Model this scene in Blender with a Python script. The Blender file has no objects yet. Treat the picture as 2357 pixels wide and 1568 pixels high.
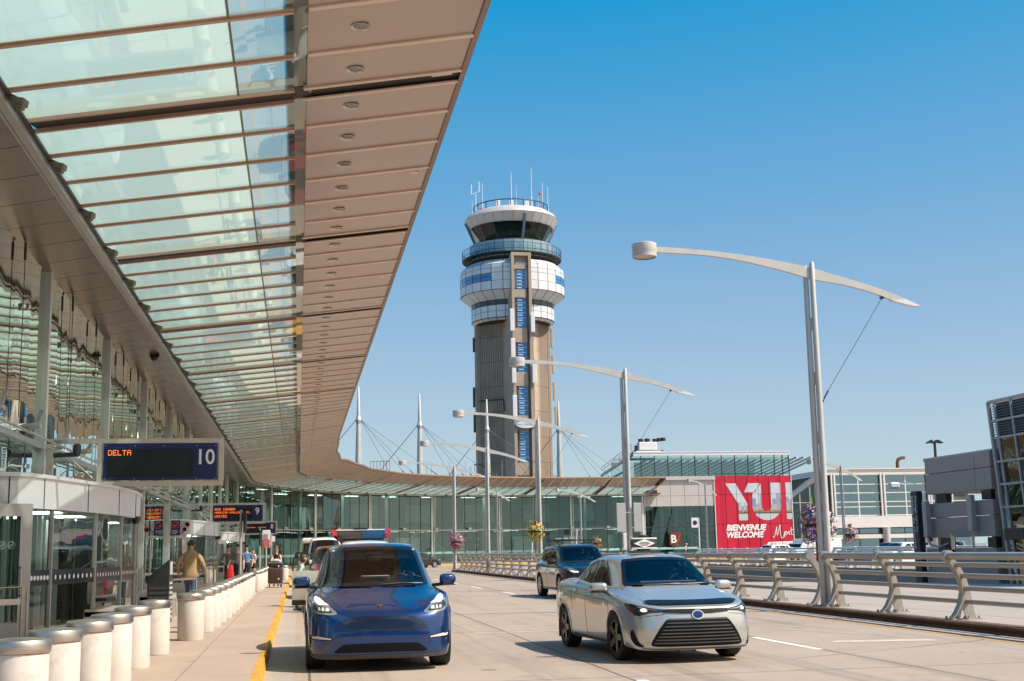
import bpy, bmesh, math, random
from mathutils import Vector, Matrix, Quaternion
from mathutils.bvhtree import BVHTree
from mathutils.geometry import delaunay_2d_cdt
random.seed(7)
scn = bpy.context.scene
col = scn.collection
R = math.radians
PI = math.pi

# ------------------------------------------------------------------ objects
def tag(o, label=None, cat=None, group=None, kind=None):
    if label: o['label'] = label
    if cat: o['category'] = cat
    if group: o['group'] = group
    if kind: o['kind'] = kind
    return o

def thing(name, label, cat, loc=(0, 0, 0), rz=0.0, group=None):
    o = bpy.data.objects.new(name, None)
    o.empty_display_size = 0.2
    col.objects.link(o)
    o.location = loc
    o.rotation_euler = (0, 0, rz)
    return tag(o, label, cat, group)

def base_of(p):
    """where a parent's origin lies in the parent chain (things built in world coordinates)"""
    v = Vector((0, 0, 0))
    while p is not None:
        v += p.location
        p = p.parent
    return v

def link(name, me, mats, parent=None):
    o = bpy.data.objects.new(name, me)
    col.objects.link(o)
    if not isinstance(mats, (list, tuple)): mats = [mats]
    for m in mats: me.materials.append(m)
    if parent is not None: o.parent = parent
    return o

def kids(o):
    return [c for c in bpy.data.objects if c.parent is o]

def copy_tree(o, parent=None, tree=None):
    if tree is None:
        tree = {}
        for c in bpy.data.objects:
            if c.parent is not None: tree.setdefault(c.parent.name, []).append(c)
    n = o.copy()
    col.objects.link(n)
    n.parent = parent
    for c in tree.get(o.name, []): copy_tree(c, n, tree)
    return n

class MB:
    """collects shapes into one mesh"""
    def __init__(s): s.v = []; s.f = []; s.m = []; s.k = 0
    def mat(s, k): s.k = k; return s
    def add(s, vs, fs):
        b = len(s.v)
        s.v.extend([tuple(p) for p in vs])
        for f in fs:
            s.f.append([b + i for i in f]); s.m.append(s.k)
        return s
    def box(s, x0, x1, y0, y1, z0, z1):
        return s.add([(x0,y0,z0),(x1,y0,z0),(x1,y1,z0),(x0,y1,z0),(x0,y0,z1),(x1,y0,z1),(x1,y1,z1),(x0,y1,z1)],
                     [(0,3,2,1),(4,5,6,7),(0,1,5,4),(1,2,6,5),(2,3,7,6),(3,0,4,7)])
    def cbox(s, c, d, rz=0.0, rx=0.0, ry=0.0):
        M = Matrix.Translation(c) @ Matrix.Rotation(rz,4,'Z') @ Matrix.Rotation(rx,4,'X') @ Matrix.Rotation(ry,4,'Y')
        h = [q/2 for q in d]
        vs = [M @ Vector((a*h[0], b*h[1], e*h[2])) for e in (-1,1) for a,b in ((-1,-1),(1,-1),(1,1),(-1,1))]
        return s.add(vs, [(0,3,2,1),(4,5,6,7),(0,1,5,4),(1,2,6,5),(2,3,7,6),(3,0,4,7)])
    def rbox(s, c, d, r=0.02, rz=0.0, n=2, rx=0.0):
        """box with rounded vertical and horizontal edges"""
        bm = bmesh.new(); bmesh.ops.create_cube(bm, size=1)
        bmesh.ops.scale(bm, vec=d, verts=bm.verts)
        bmesh.ops.bevel(bm, geom=list(bm.edges), offset=min(r, min(d)*.49), segments=n, affect='EDGES', profile=.5)
        M = Matrix.Translation(c) @ Matrix.Rotation(rz,4,'Z') @ Matrix.Rotation(rx,4,'X')
        s.add([M @ v.co for v in bm.verts], [[v.index for v in f.verts] for f in bm.faces]); bm.free()
        return s
    def quad(s, a, b, c, d): return s.add([a,b,c,d], [(0,1,2,3)])
    def beam(s, p, q, w, h, up=(0,0,1)):
        p = Vector(p); q = Vector(q); d = (q-p).normalized(); u = Vector(up)
        if abs(d.dot(u)) > .98: u = Vector((0,1,0))
        r = d.cross(u).normalized(); u = r.cross(d).normalized()
        vs = []
        for b in (p,q):
            for i,j in ((-1,-1),(1,-1),(1,1),(-1,1)): vs.append(b + r*(i*w/2) + u*(j*h/2))
        return s.add(vs, [(0,1,2,3),(7,6,5,4),(0,4,5,1),(1,5,6,2),(2,6,7,3),(3,7,4,0)])
    def tube(s, pts, r, n=8, cap=True):
        pts = [Vector(p) for p in pts]; m = len(pts)
        rs = r if isinstance(r,(list,tuple)) else [r]*m
        vs = []; prev = None
        for i,p in enumerate(pts):
            d = (pts[min(i+1,m-1)] - pts[max(i-1,0)]).normalized()
            if prev is None:
                u = Vector((0,0,1)) if abs(d.z) < .95 else Vector((1,0,0))
            else: u = prev
            a = d.cross(u).normalized(); u = a.cross(d).normalized(); prev = u
            for k in range(n):
                t = 2*PI*k/n
                vs.append(p + (a*math.cos(t) + u*math.sin(t))*rs[i])
        fs = []
        for i in range(m-1):
            for k in range(n):
                fs.append((i*n+k, i*n+(k+1)%n, (i+1)*n+(k+1)%n, (i+1)*n+k))
        if cap:
            fs.append(tuple(range(n-1,-1,-1))); fs.append(tuple((m-1)*n+k for k in range(n)))
        return s.add(vs, fs)
    def lathe(s, prof, c=(0,0,0), n=24, ax='Z', a0=0.0, a1=2*PI):
        full = abs(a1-a0) > 6.28
        st = n if full else n+1
        vs = []
        for (r,z) in prof:
            for k in range(st):
                t = a0 + (a1-a0)*k/n
                x,y = r*math.cos(t), r*math.sin(t)
                if ax == 'Z': p = (x,y,z)
                elif ax == 'X': p = (z,x,y)
                else: p = (y,z,x)
                vs.append((p[0]+c[0], p[1]+c[1], p[2]+c[2]))
        fs = []
        for i in range(len(prof)-1):
            for k in range(n):
                k2 = (k+1) % st if full else k+1
                fs.append((i*st+k, i*st+k2, (i+1)*st+k2, (i+1)*st+k))
        return s.add(vs, fs)
    def prism(s, poly, d0, d1, ax='Y'):
        """extrude a 2D polygon; ax = axis of the extrusion. poly in (x,z) for Y, (y,z) for X, (x,y) for Z"""
        def P(a,b,d): return {'Y':(a,d,b),'X':(d,a,b),'Z':(a,b,d)}[ax]
        n = len(poly)
        vs = [P(a,b,d0) for a,b in poly] + [P(a,b,d1) for a,b in poly]
        fs = [tuple(range(n)), tuple(range(2*n-1,n-1,-1))]
        for i in range(n):
            j = (i+1)%n
            fs.append((j,i,n+i,n+j))
        return s.add(vs, fs)
    def ball(s, c, r, nu=12, nv=8):
        rx,ry,rz = r if isinstance(r,(list,tuple)) else (r,r,r)
        vs = [(c[0],c[1],c[2]-rz)]
        for j in range(1,nv):
            p = -PI/2 + PI*j/nv
            for i in range(nu):
                t = 2*PI*i/nu
                vs.append((c[0]+rx*math.cos(p)*math.cos(t), c[1]+ry*math.cos(p)*math.sin(t), c[2]+rz*math.sin(p)))
        vs.append((c[0],c[1],c[2]+rz))
        fs = []
        for i in range(nu): fs.append((0, 1+(i+1)%nu, 1+i))
        for j in range(nv-2):
            for i in range(nu):
                a = 1+j*nu
                fs.append((a+i, a+(i+1)%nu, a+nu+(i+1)%nu, a+nu+i))
        a = 1+(nv-2)*nu
        for i in range(nu): fs.append((a+i, a+(i+1)%nu, len(vs)-1))
        return s.add(vs, fs)
    def mesh(s, name, off=None, smooth=None, fix=True):
        me = bpy.data.meshes.new(name)
        vs = s.v if off is None else [(p[0]-off[0], p[1]-off[1], p[2]-off[2]) for p in s.v]
        me.from_pydata(vs, [], s.f)
        me.polygons.foreach_set('material_index', s.m)
        me.update()
        if fix:
            bm = bmesh.new(); bm.from_mesh(me)
            bmesh.ops.recalc_face_normals(bm, faces=bm.faces)
            if smooth is not None:
                for f in bm.faces: f.smooth = True
                for e in bm.edges:
                    if len(e.link_faces) == 2 and e.calc_face_angle(0) > R(smooth): e.smooth = False
            bm.to_mesh(me); bm.free()
        elif smooth is not None:
            me.polygons.foreach_set('use_smooth', [True]*len(me.polygons))
        return me
    def build(s, name, mats, parent=None, smooth=None, world=True, fix=True):
        off = base_of(parent) if (parent is not None and world) else None
        return link(name, s.mesh(name, off, smooth, fix), mats, parent)

def struct(name, mb, mats, smooth=None):
    return tag(mb.build(name, mats, None, smooth), kind='structure')

# ------------------------------------------------------------------ materials
def srgb(h):
    h = h.lstrip('#'); out = []
    for i in (0,2,4):
        c = int(h[i:i+2],16)/255
        out.append(c/12.92 if c <= .04045 else ((c+.055)/1.055)**2.4)
    return tuple(out)

class NT:
    def __init__(s, name):
        s.m = bpy.data.materials.new(name); s.m.use_nodes = True
        s.t = s.m.node_tree; s.t.nodes.clear()
        s.out = s.n('ShaderNodeOutputMaterial')
    def n(s, typ, **kw):
        nd = s.t.nodes.new(typ)
        for k,v in kw.items():
            if k.startswith('i_'):
                nd.inputs[k[2:].replace('_',' ')].default_value = v
            else: setattr(nd, k, v)
        return nd
    def l(s, a, b): s.t.links.new(a, b)
    def pos(s):
        return s.n('ShaderNodeTexCoord').outputs['Object']
    def noise(s, scale, vec=None, detail=4, rough=.6, stretch=None, dist=0):
        v = vec if vec is not None else s.pos()
        if stretch:
            mp = s.n('ShaderNodeMapping'); mp.inputs['Scale'].default_value = stretch
            s.l(v, mp.inputs['Vector']); v = mp.outputs['Vector']
        t = s.n('ShaderNodeTexNoise'); t.inputs['Scale'].default_value = scale
        t.inputs['Detail'].default_value = detail; t.inputs['Roughness'].default_value = rough
        t.inputs['Distortion'].default_value = dist
        s.l(v, t.inputs['Vector']); return t.outputs['Fac']
    def ramp(s, fac, a, b, ca=(0,0,0,1), cb=(1,1,1,1)):
        r = s.n('ShaderNodeValToRGB'); e = r.color_ramp.elements
        e[0].position = a; e[1].position = b; e[0].color = ca; e[1].color = cb
        s.l(fac, r.inputs['Fac']); return r.outputs['Color']
    def mix(s, fac, a, b, mode='MIX'):
        m = s.n('ShaderNodeMix', data_type='RGBA', blend_type=mode)
        for sock,val in ((m.inputs['Factor'],fac),(m.inputs['A'],a),(m.inputs['B'],b)):
            if hasattr(val,'is_output'): s.l(val, sock)
            elif isinstance(val,(int,float)): sock.default_value = val
            else: sock.default_value = (*val[:3],1)
        return m.outputs['Result']
    def math(s, op, a, b=None, c=None):
        m = s.n('ShaderNodeMath', operation=op)
        for i,val in enumerate((a,b,c)):
            if val is None: continue
            if hasattr(val,'is_output'): s.l(val, m.inputs[i])
            else: m.inputs[i].default_value = val
        return m.outputs[0]
    def sep(s, v=None):
        x = s.n('ShaderNodeSeparateXYZ'); s.l(v if v is not None else s.pos(), x.inputs[0])
        return x.outputs
    def bump(s, h, strength=.3, dist=.02, normal=None):
        b = s.n('ShaderNodeBump'); b.inputs['Strength'].default_value = strength
        b.inputs['Distance'].default_value = dist; s.l(h, b.inputs['Height'])
        if normal is not None: s.l(normal, b.inputs['Normal'])
        return b.outputs['Normal']
    def bsdf(s, colr=None, rough=.5, metal=0, **kw):
        p = s.n('ShaderNodeBsdfPrincipled')
        for nm,val in (('Base Color',colr),('Roughness',rough),('Metallic',metal)):
            if val is None: continue
            if hasattr(val,'is_output'): s.l(val, p.inputs[nm])
            elif nm == 'Base Color': p.inputs[nm].default_value = (*val[:3],1)
            else: p.inputs[nm].default_value = val
        for k,val in kw.items():
            nm = k.replace('_',' ')
            if hasattr(val,'is_output'): s.l(val, p.inputs[nm])
            else: p.inputs[nm].default_value = val
        return p
    def done(s, shader):
        o = shader.outputs[0] if hasattr(shader,'outputs') else shader
        s.l(o, s.out.inputs['Surface']); return s.m

def M(name, c, rough=.5, metal=0.0, var=.12, scale=3.0, bump=0.0, bscale=40, stretch=None, dirt=None, coat=0.0, spec=.5):
    """plain surface with wear: colour and roughness vary with noise"""
    t = NT(name)
    if isinstance(c, str): c = srgb(c)
    f = t.noise(scale, stretch=stretch)
    lo = tuple(q*(1-var) for q in c); hi = tuple(min(1,q*(1+var)) for q in c)
    cc = t.mix(t.ramp(f,.3,.7), lo, hi)
    if dirt:
        g = t.noise(scale*.45, detail=6, rough=.7)
        cc = t.mix(t.math('MULTIPLY', t.ramp(g,.52,.75), dirt[1]), cc, dirt[0])
    rr = t.math('ADD', t.math('MULTIPLY', f, .2), max(.02, rough-.1))
    p = t.bsdf(cc, rr, metal)
    p.inputs['Specular IOR Level'].default_value = spec
    if coat: p.inputs['Coat Weight'].default_value = coat; p.inputs['Coat Roughness'].default_value = .03
    if bump: t.l(t.bump(t.noise(bscale, detail=3), bump, .01), p.inputs['Normal'])
    return t.done(p)

def emis(name, c, st, base=(0.02,.02,.02)):
    t = NT(name)
    if isinstance(c,str): c = srgb(c)
    return t.done(t.bsdf(base, .4, 0, Emission_Color=(*c,1), Emission_Strength=st))

def glass(name, tint=(.6,.75,.72), ior=1.5, rough=.0, wav=0.0, wscale=.7, body=None, bodyfac=0.0, boost=1.0, stretch=None, gt=(1,1,1)):
    """a single pane: tinted see-through plus mirror reflection by Fresnel"""
    t = NT(name)
    nrm = t.bump(t.noise(wscale, detail=1, rough=.4, stretch=stretch), wav, .06) if wav else None
    fr = t.n('ShaderNodeFresnel'); fr.inputs['IOR'].default_value = ior
    gl = t.n('ShaderNodeBsdfGlossy'); gl.inputs['Roughness'].default_value = rough; gl.inputs['Color'].default_value = (*gt,1)
    if nrm is not None: t.l(nrm, gl.inputs['Normal']); t.l(nrm, fr.inputs['Normal'])
    tr = t.n('ShaderNodeBsdfTransparent'); tr.inputs['Color'].default_value = (*tint,1)
    a = tr.outputs[0]
    if body is not None:
        mx = t.n('ShaderNodeMixShader'); mx.inputs[0].default_value = bodyfac
        t.l(a, mx.inputs[1]); t.l(body(t), mx.inputs[2]); a = mx.outputs[0]
    mx = t.n('ShaderNodeMixShader')
    f = fr.outputs[0] if boost == 1 else t.math('MINIMUM', t.math('MULTIPLY', fr.outputs[0], boost), 1.0)
    t.l(f, mx.inputs[0]); t.l(a, mx.inputs[1]); t.l(gl.outputs[0], mx.inputs[2])
    return t.done(mx)
# ------------------------------------------------------------------ camera, sky, sun
cam = bpy.data.cameras.new('camera'); cam.sensor_width = 36; cam.lens = 36*2950/2357
cam.clip_end = 6000; cam.clip_start = .2
camo = bpy.data.objects.new('camera', cam); col.objects.link(camo)
_X = (0.9865792760893458, -0.007626524533635801, -0.1631047764921689)
_Y = (-0.16217366024835217, -0.16200868195715343, -0.9733719180725104)
_Z = (-0.019000945046880244, 0.9867598609053997, -0.16107122956407102)
mw = Matrix(((*_X,0),(*_Y,0),(*_Z,1.53),(0,0,0,1)))
camo.matrix_world = mw
scn.camera = camo

SUN = Vector((.73,-.40,1.0)).normalized()
sl = bpy.data.lights.new('sun','SUN'); sl.energy = 4.9; sl.angle = R(.5); sl.color = (1,.93,.82)
so = bpy.data.objects.new('sun', sl); col.objects.link(so); so.location = (30,-30,60)
so.rotation_euler = SUN.to_track_quat('Z','Y').to_euler()
w = bpy.data.worlds.new('World'); scn.world = w; w.use_nodes = True
nt = w.node_tree; bg = nt.nodes['Background']
sk = nt.nodes.new('ShaderNodeTexSky'); sk.sky_type = 'NISHITA'; sk.sun_disc = False
sk.sun_elevation = math.asin(SUN.z); sk.sun_rotation = math.atan2(SUN.x, SUN.y)
sk.altitude = 0; sk.air_density = 1; sk.dust_density = 0; sk.ozone_density = 8
hs = nt.nodes.new('ShaderNodeHueSaturation'); hs.inputs['Saturation'].default_value = 1.2
nt.links.new(sk.outputs[0], hs.inputs['Color'])
# grade the sky: a hazy summer blue that brightens less towards the horizon
sp = nt.nodes.new('ShaderNodeSeparateColor'); cbn = nt.nodes.new('ShaderNodeCombineColor'); nt.links.new(hs.outputs[0], sp.inputs[0])
def mth(op,x,y):
    m = nt.nodes.new('ShaderNodeMath'); m.operation = op
    for k,v in enumerate((x,y)):
        if hasattr(v,'is_output'): nt.links.new(v,m.inputs[k])
        else: m.inputs[k].default_value = v
    return m.outputs[0]
for i,(A,off,k) in enumerate(((.63,.27,.76),(1.0,0,2.85),(.86,0,1.15))):
    v = mth('MAXIMUM',mth('SUBTRACT',sp.outputs[i],off),.01)
    nt.links.new(mth('MULTIPLY',mth('DIVIDE',v,mth('ADD',v,k)),A/.1781), cbn.inputs[i])
# white fill added to the unseen sky on the sun's side: it lights the shade softly and without blue
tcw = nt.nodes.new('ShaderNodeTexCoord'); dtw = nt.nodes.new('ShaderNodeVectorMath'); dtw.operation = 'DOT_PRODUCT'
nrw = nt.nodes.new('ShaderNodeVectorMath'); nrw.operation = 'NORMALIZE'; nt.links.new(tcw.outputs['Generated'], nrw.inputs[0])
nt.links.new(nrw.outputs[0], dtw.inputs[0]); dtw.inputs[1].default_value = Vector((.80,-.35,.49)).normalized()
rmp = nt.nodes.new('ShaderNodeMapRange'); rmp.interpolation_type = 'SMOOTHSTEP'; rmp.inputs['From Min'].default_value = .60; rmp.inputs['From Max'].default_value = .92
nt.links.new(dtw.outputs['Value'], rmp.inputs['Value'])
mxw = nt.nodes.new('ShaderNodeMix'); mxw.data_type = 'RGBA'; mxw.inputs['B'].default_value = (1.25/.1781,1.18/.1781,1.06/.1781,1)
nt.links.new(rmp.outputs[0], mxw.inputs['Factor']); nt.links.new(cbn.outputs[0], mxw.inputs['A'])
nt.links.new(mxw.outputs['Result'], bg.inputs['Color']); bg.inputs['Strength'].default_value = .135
scn.view_settings.view_transform = 'Standard'; scn.view_settings.look = 'None'
scn.view_settings.exposure = .40; scn.view_settings.gamma = 1
scn.cycles.max_bounces = 8; scn.cycles.transparent_max_bounces = 16
scn.cycles.caustics_reflective = False; scn.cycles.caustics_refractive = False
scn.cycles.use_denoising = True
scn.cycles.sample_clamp_indirect = 6
# ------------------------------------------------------------------ shared materials
def concrete(name, c1, c2, joints=None, streak=0.0, stain=.25, bump=.12, jw=.02, wob=.05, js_=.75):
    """cast concrete: mottling, stains, tyre streaks along y, saw-cut joints (x spacing, x offset, y spacing, y offset)"""
    t = NT(name); P = t.pos()
    f = t.noise(.35, P, 6, .65); f2 = t.noise(6, P, 5, .7); f3 = t.noise(45, P, 3, .7)
    c = t.mix(t.ramp(f,.3,.72), c1, c2)
    c = t.mix(.35, c, t.mix(f2, tuple(q*.72 for q in c1), tuple(min(1,q*1.2) for q in c2)))
    c = t.mix(t.math('MULTIPLY', t.ramp(f3,.5,.8), .22), c, tuple(q*.55 for q in c1))
    s = t.noise(.9, P, 7, .72, dist=.6)
    c = t.mix(t.math('MULTIPLY', t.ramp(s,.56,.8), stain), c, tuple(q*.45 for q in c1))
    s = t.noise(1.7, P, 3, .5)
    c = t.mix(t.math('MULTIPLY', t.ramp(s,.72,.78), stain*1.6), c, (.03,.026,.022))
    if streak:
        k = t.noise(1.1, P, 5, .7, stretch=(1,.035,1))
        c = t.mix(t.math('MULTIPLY', t.ramp(k,.5,.72), streak), c, tuple(q*.5 for q in c1))
        k = t.noise(2.6, P, 4, .7, stretch=(.06,1,1))
        c = t.mix(t.math('MULTIPLY', t.ramp(k,.58,.8), streak*.6), c, tuple(q*.55 for q in c1))
    if streak:
        vo = t.n('ShaderNodeTexVoronoi', feature='DISTANCE_TO_EDGE'); vo.inputs['Scale'].default_value = .16
        wv = t.n('ShaderNodeMix', data_type='VECTOR'); wv.inputs['Factor'].default_value = .12
        nz = t.n('ShaderNodeTexNoise'); nz.inputs['Scale'].default_value = .9; nz.inputs['Detail'].default_value = 5; t.l(P, nz.inputs['Vector'])
        t.l(P, wv.inputs['A']); t.l(nz.outputs['Color'], wv.inputs['B']); t.l(wv.outputs['Result'], vo.inputs['Vector'])
        ck = t.math('MULTIPLY', t.math('LESS_THAN', vo.outputs['Distance'], .0016), t.ramp(t.noise(.12,P,2),.5,.55))
        c = t.mix(t.math('MULTIPLY', ck, .7), c, (.07,.055,.045))
        v2 = t.n('ShaderNodeTexVoronoi'); v2.inputs['Scale'].default_value = .55; t.l(P, v2.inputs['Vector'])
        dr = t.math('LESS_THAN', t.math('ADD', v2.outputs['Distance'], t.math('MULTIPLY', f2, .05)), .085)
        c = t.mix(t.math('MULTIPLY', dr, .6), c, (.10,.085,.07))
    h = t.math('ADD', f2, t.math('MULTIPLY', f3, .6))
    if joints:
        x,y,z = t.sep(P)
        wob = t.math('MULTIPLY', t.math('SUBTRACT', t.noise(1.3, P, 3), .5), wob)
        js = []
        for a,(sp,off) in ((x,joints[0:2]),(y,joints[2:4])):
            q = t.math('ADD', t.math('DIVIDE', t.math('SUBTRACT', t.math('ADD', a, wob), off), sp), 100.0)
            d = t.math('MULTIPLY', t.math('ABSOLUTE', t.math('SUBTRACT', t.math('FRACT', t.math('ADD', q, .5)), .5)), sp)
            js.append(t.math('LESS_THAN', d, jw))
        j = t.math('MAXIMUM', js[0], js[1])
        c = t.mix(t.math('MULTIPLY', j, js_), c, (.05,.04,.034))
        h = t.math('SUBTRACT', h, t.math('MULTIPLY', j, 2))
    p = t.bsdf(c, t.math('ADD', t.math('MULTIPLY', f2, .25), .6))
    p.inputs['Specular IOR Level'].default_value = .35
    t.l(t.bump(h, bump, .012), p.inputs['Normal'])
    return t.done(p)

ROAD = concrete('road_concrete', (.33,.255,.20), (.43,.335,.27), (3.72,.15,9.3,6.1), streak=.75, stain=.55)
WALK = concrete('pavement_concrete', (.36,.262,.205), (.47,.35,.278), (2.6,-1.35,3.05,.4), stain=.36, jw=.008, wob=.02, js_=.5)
SLAB = concrete('median_concrete', (.33,.275,.235), (.43,.365,.32), (4.0,1.0,6.1,.5), stain=.4)
DECK = M('deck_concrete', (.13,.115,.10), .8, var=.25, scale=.6, dirt=((.05,.045,.04),.6))
LOWG = concrete('lower_concrete', (.2,.18,.16), (.28,.26,.23), None)
YEL = M('yellow_paint', (.62,.31,.03), .65, var=.28, scale=3.5, dirt=((.16,.115,.06),.9), bump=.3, bscale=30)
WPT = M('white_paint', (.74,.70,.64), .6, var=.12, scale=4, dirt=((.4,.34,.28),.6))
OPT = M('orange_line_paint', (.55,.30,.09), .65, var=.2, scale=3, dirt=((.36,.3,.25),.8))
BRONZE = M('soffit_metal', (.29,.21,.16), .24, .7, var=.05, scale=.8)
PANEL = M('fascia_panel', (.48,.385,.34), .30, .35, var=.08, scale=.22)
TRIM = M('canopy_trim', (.82,.66,.55), .45, .0, var=.06)
BEAM = M('canopy_beam', (.62,.42,.32), .40, .1, var=.08)
GAP = M('canopy_gap_dark', (.045,.033,.026), .6, .1, var=.2)
LIGHTM = M('light_metal', (.46,.44,.42), .38, .35, var=.06, scale=2, dirt=((.4,.37,.33),.35))
POSTM = M('post_paint', (.56,.53,.50), .42, .15, var=.06, scale=1.5, dirt=((.4,.36,.32),.4))
RAILM = M('rail_paint', (.40,.365,.32), .40, .3, var=.07, scale=3, dirt=((.33,.27,.21),.45))
RAILW = M('rail_white', (.70,.68,.66), .5, .1, var=.06, scale=3)
RUST = M('rusty_steel', (.14,.065,.035), .8, .2, var=.35, scale=5, dirt=((.06,.04,.03),.8), bump=.5)
STEEL = M('brushed_steel', (.54,.48,.43), .40, 1.0, var=.12, scale=6, stretch=(1,1,12))
DARKM = M('dark_metal', (.05,.048,.046), .45, .4, var=.15)
BLACKP = M('black_plastic', (.014,.014,.015), .42, var=.15)
WHITEP = M('white_panel', (.72,.70,.71), .45, .05, var=.04, scale=.9, dirt=((.52,.5,.5),.3))
GREYP = M('grey_panel', (.52,.48,.46), .5, .15, var=.05, scale=.5, dirt=((.4,.37,.35),.3))
TEAL = M('teal_steel', (.40,.56,.55), .45, .1, var=.06)
COLW = M('pale_column', (.62,.62,.58), .4, .15, var=.05)
INFLR = M('interior_floor', (.2,.2,.19), .35, var=.15)
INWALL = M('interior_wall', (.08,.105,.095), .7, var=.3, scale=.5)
NAVY = M('navy_sign', (.008,.018,.11), .35, var=.15, dirt=((.03,.03,.05),.4))
SCREEN = M('led_screen', (.009,.012,.011), .25, var=.2)
LED = emis('led_orange', (1,.16,.03), 1.6)
WHITEL = M('white_lettering', (.82,.82,.82), .5, var=.03)
RED = M('red_paint', (.55,.02,.03), .45, var=.1)
RUBBER = M('tyre_rubber', (.018,.017,.016), .78, var=.25, scale=9, bump=.2)
CONC = M('bollard_concrete', (.66,.60,.54), .75, var=.10, scale=3, dirt=((.30,.22,.16),.8), bump=.12, bscale=30)
TOWC = concrete('tower_concrete', (.36,.27,.20), (.46,.36,.28), None, stain=.5, bump=.1)
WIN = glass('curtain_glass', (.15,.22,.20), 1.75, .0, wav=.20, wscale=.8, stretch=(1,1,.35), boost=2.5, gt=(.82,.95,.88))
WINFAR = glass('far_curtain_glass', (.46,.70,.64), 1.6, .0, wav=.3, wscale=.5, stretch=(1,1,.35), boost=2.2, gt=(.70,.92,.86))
DOORG = glass('door_glass', (.62,.78,.73), 1.55, .0, wav=.12, wscale=1.0)
def milky(t):
    P = t.pos()
    f = t.noise(.5, P, 3)
    c = t.mix(f, (.60,.76,.64), (.68,.82,.70))
    d = t.n('ShaderNodeBsdfTranslucent'); t.l(c, d.inputs['Color'])
    e = t.n('ShaderNodeBsdfDiffuse'); e.inputs['Color'].default_value = (.46,.56,.47,1)
    m = t.n('ShaderNodeMixShader'); m.inputs[0].default_value = .35
    t.l(d.outputs[0], m.inputs[1]); t.l(e.outputs[0], m.inputs[2])
    return m.outputs[0]
FRIT = glass('fritted_canopy_glass', (.72,.90,.86), 1.75, .01, wav=.03, wscale=.8, body=milky, bodyfac=.8, boost=1.35, gt=(.74,.93,.84))
FRITC = glass('lightly_fritted_glass', (.66,.80,.80), 1.75, .005, wav=.03, wscale=.8, body=milky, bodyfac=.38, boost=1.35, gt=(.82,.95,.92))
EDGEG = glass('canopy_edge_glass', (.16,.24,.19), 1.6, .01, body=lambda t: t.bsdf((.085,.11,.075), .3).outputs[0], bodyfac=.96)
BLUEG = glass('tower_blue_glass', (.02,.05,.10), 1.6, .03, body=lambda t: t.bsdf((.02,.20,.50), .15).outputs[0], bodyfac=.85)
CABG = glass('cab_glass', (.35,.45,.42), 1.5, .0)
# ------------------------------------------------------------------ ground, road, pavements
RC = (34.6, 110.0)                      # centre of the terminal's bend
TH = R(85)
def wallpt(s, off=0.0, skew=0.0):
    """a point on the terminal front: s metres along it, off metres out over the road"""
    if s <= 110: return (-5.4+off, s - skew*(off-1.4))
    a = min((s-110)/40, TH); r = 40-off
    x = RC[0]-r*math.cos(a); y = RC[1]+r*math.sin(a)
    d = s-110-40*TH
    if d > 0: x += d*math.sin(a); y += d*math.cos(a)
    return (x, y)
def strip(mb, off0, off1, ss, z0, z1=None, skew=0):
    z1 = z0 if z1 is None else z1
    a = [(*wallpt(s,off0,skew), z0) for s in ss]; b = [(*wallpt(s,off1,skew), z1) for s in ss]
    n = len(ss)
    mb.add(a+b, [(i,i+1,n+i+1,n+i) for i in range(n-1)])
SS = [-30,0,30,60,90,100,105]+[110+2.5*i for i in range(0,24)]+[175,182,190,200,260]

g = MB(); g.add([(-1500,-200,-6.2),(2500,-200,-6.2),(2500,4000,-6.2),(-1500,4000,-6.2)],[(0,1,2,3)])
struct('ground', g, LOWG)
# elevated road deck, bounded on the right by the ragged edge of the opening
rd = MB()
rd.add([(-9,-30,0),(11.35,-30,0),(11.35,97,0),(14.2,100.5,0),(45,102,0),(130,106,0),(130,165,0),(-9,165,0)],[tuple(range(8))])
road = struct('road', rd, ROAD)
md = MB()
md.prism([(11.62,-30),(25.5,-30),(24.5,30),(22.8,39.9),(20.6,45),(18.7,47),(17.0,48.8),(16.4,56),(15.6,80),(14.2,97.2),(11.62,97)], -.9, .12, 'Z')
struct('median', md, SLAB)
eb = MB()
eb.box(11.37,11.60,-30,97,-.4,.11); eb.box(11.33,11.62,-30,97,.10,.135)
eb.box(11.30,11.37,-30,97,.004,.05)
struct('kerb_beam', eb, RUST)
pv = MB()
strip(pv, -.3, 4.875, SS, .15)
pavement = struct('pavement', pv, WALK)
kb = MB()
strip(kb, 4.875, 4.96, SS, .153); strip(kb, 4.96, 4.985, SS, .153, .004)
struct('kerb', kb, YEL)
gt = MB(); strip(gt, 4.985, 5.35, SS, .004)
gut = struct('gutter', gt, SLAB)
lm = MB()
for x,y0,y1,wd in ((7.55,18.3,21.1,.13),(7.5,40.0,42.6,.13),(7.45,44.8,47.5,.13),(7.35,52.4,55.9,.13),(7.4,61,63.8,.13),(7.4,69.5,72.3,.13),
                   (3.95,12.2,14.95,.13),(3.95,-3,0,.13)):
    lm.box(x-wd/2,x+wd/2,y0,y1,.001,.004)
mk = lm.build('lane_marking', WPT, road)
l2 = MB()
l2.box(10.62,10.74,-30,96,.001,.004)
l2.build('edge_line', OPT, road)
l3 = MB(); l3.add([(8.2,19.5,.004),(9.9,19.15,.004),(9.86,19.55,.004),(8.5,19.82,.004)],[(0,1,2,3)])
l3.add([(3.2,24.25,.004),(3.2,24.38,.004),(6.6,24.38,.004),(6.6,24.25,.004)],[(0,1,2,3)])
l3.build('worn_marking', M('worn_paint',(.55,.48,.41),.7,var=.2,scale=4,dirt=((.42,.34,.28),.7)), road)
l4 = MB(); l4.box(10.9,11.28,-30,96,.001,.006)
l4.build('gutter_strip', SLAB, road)
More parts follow.
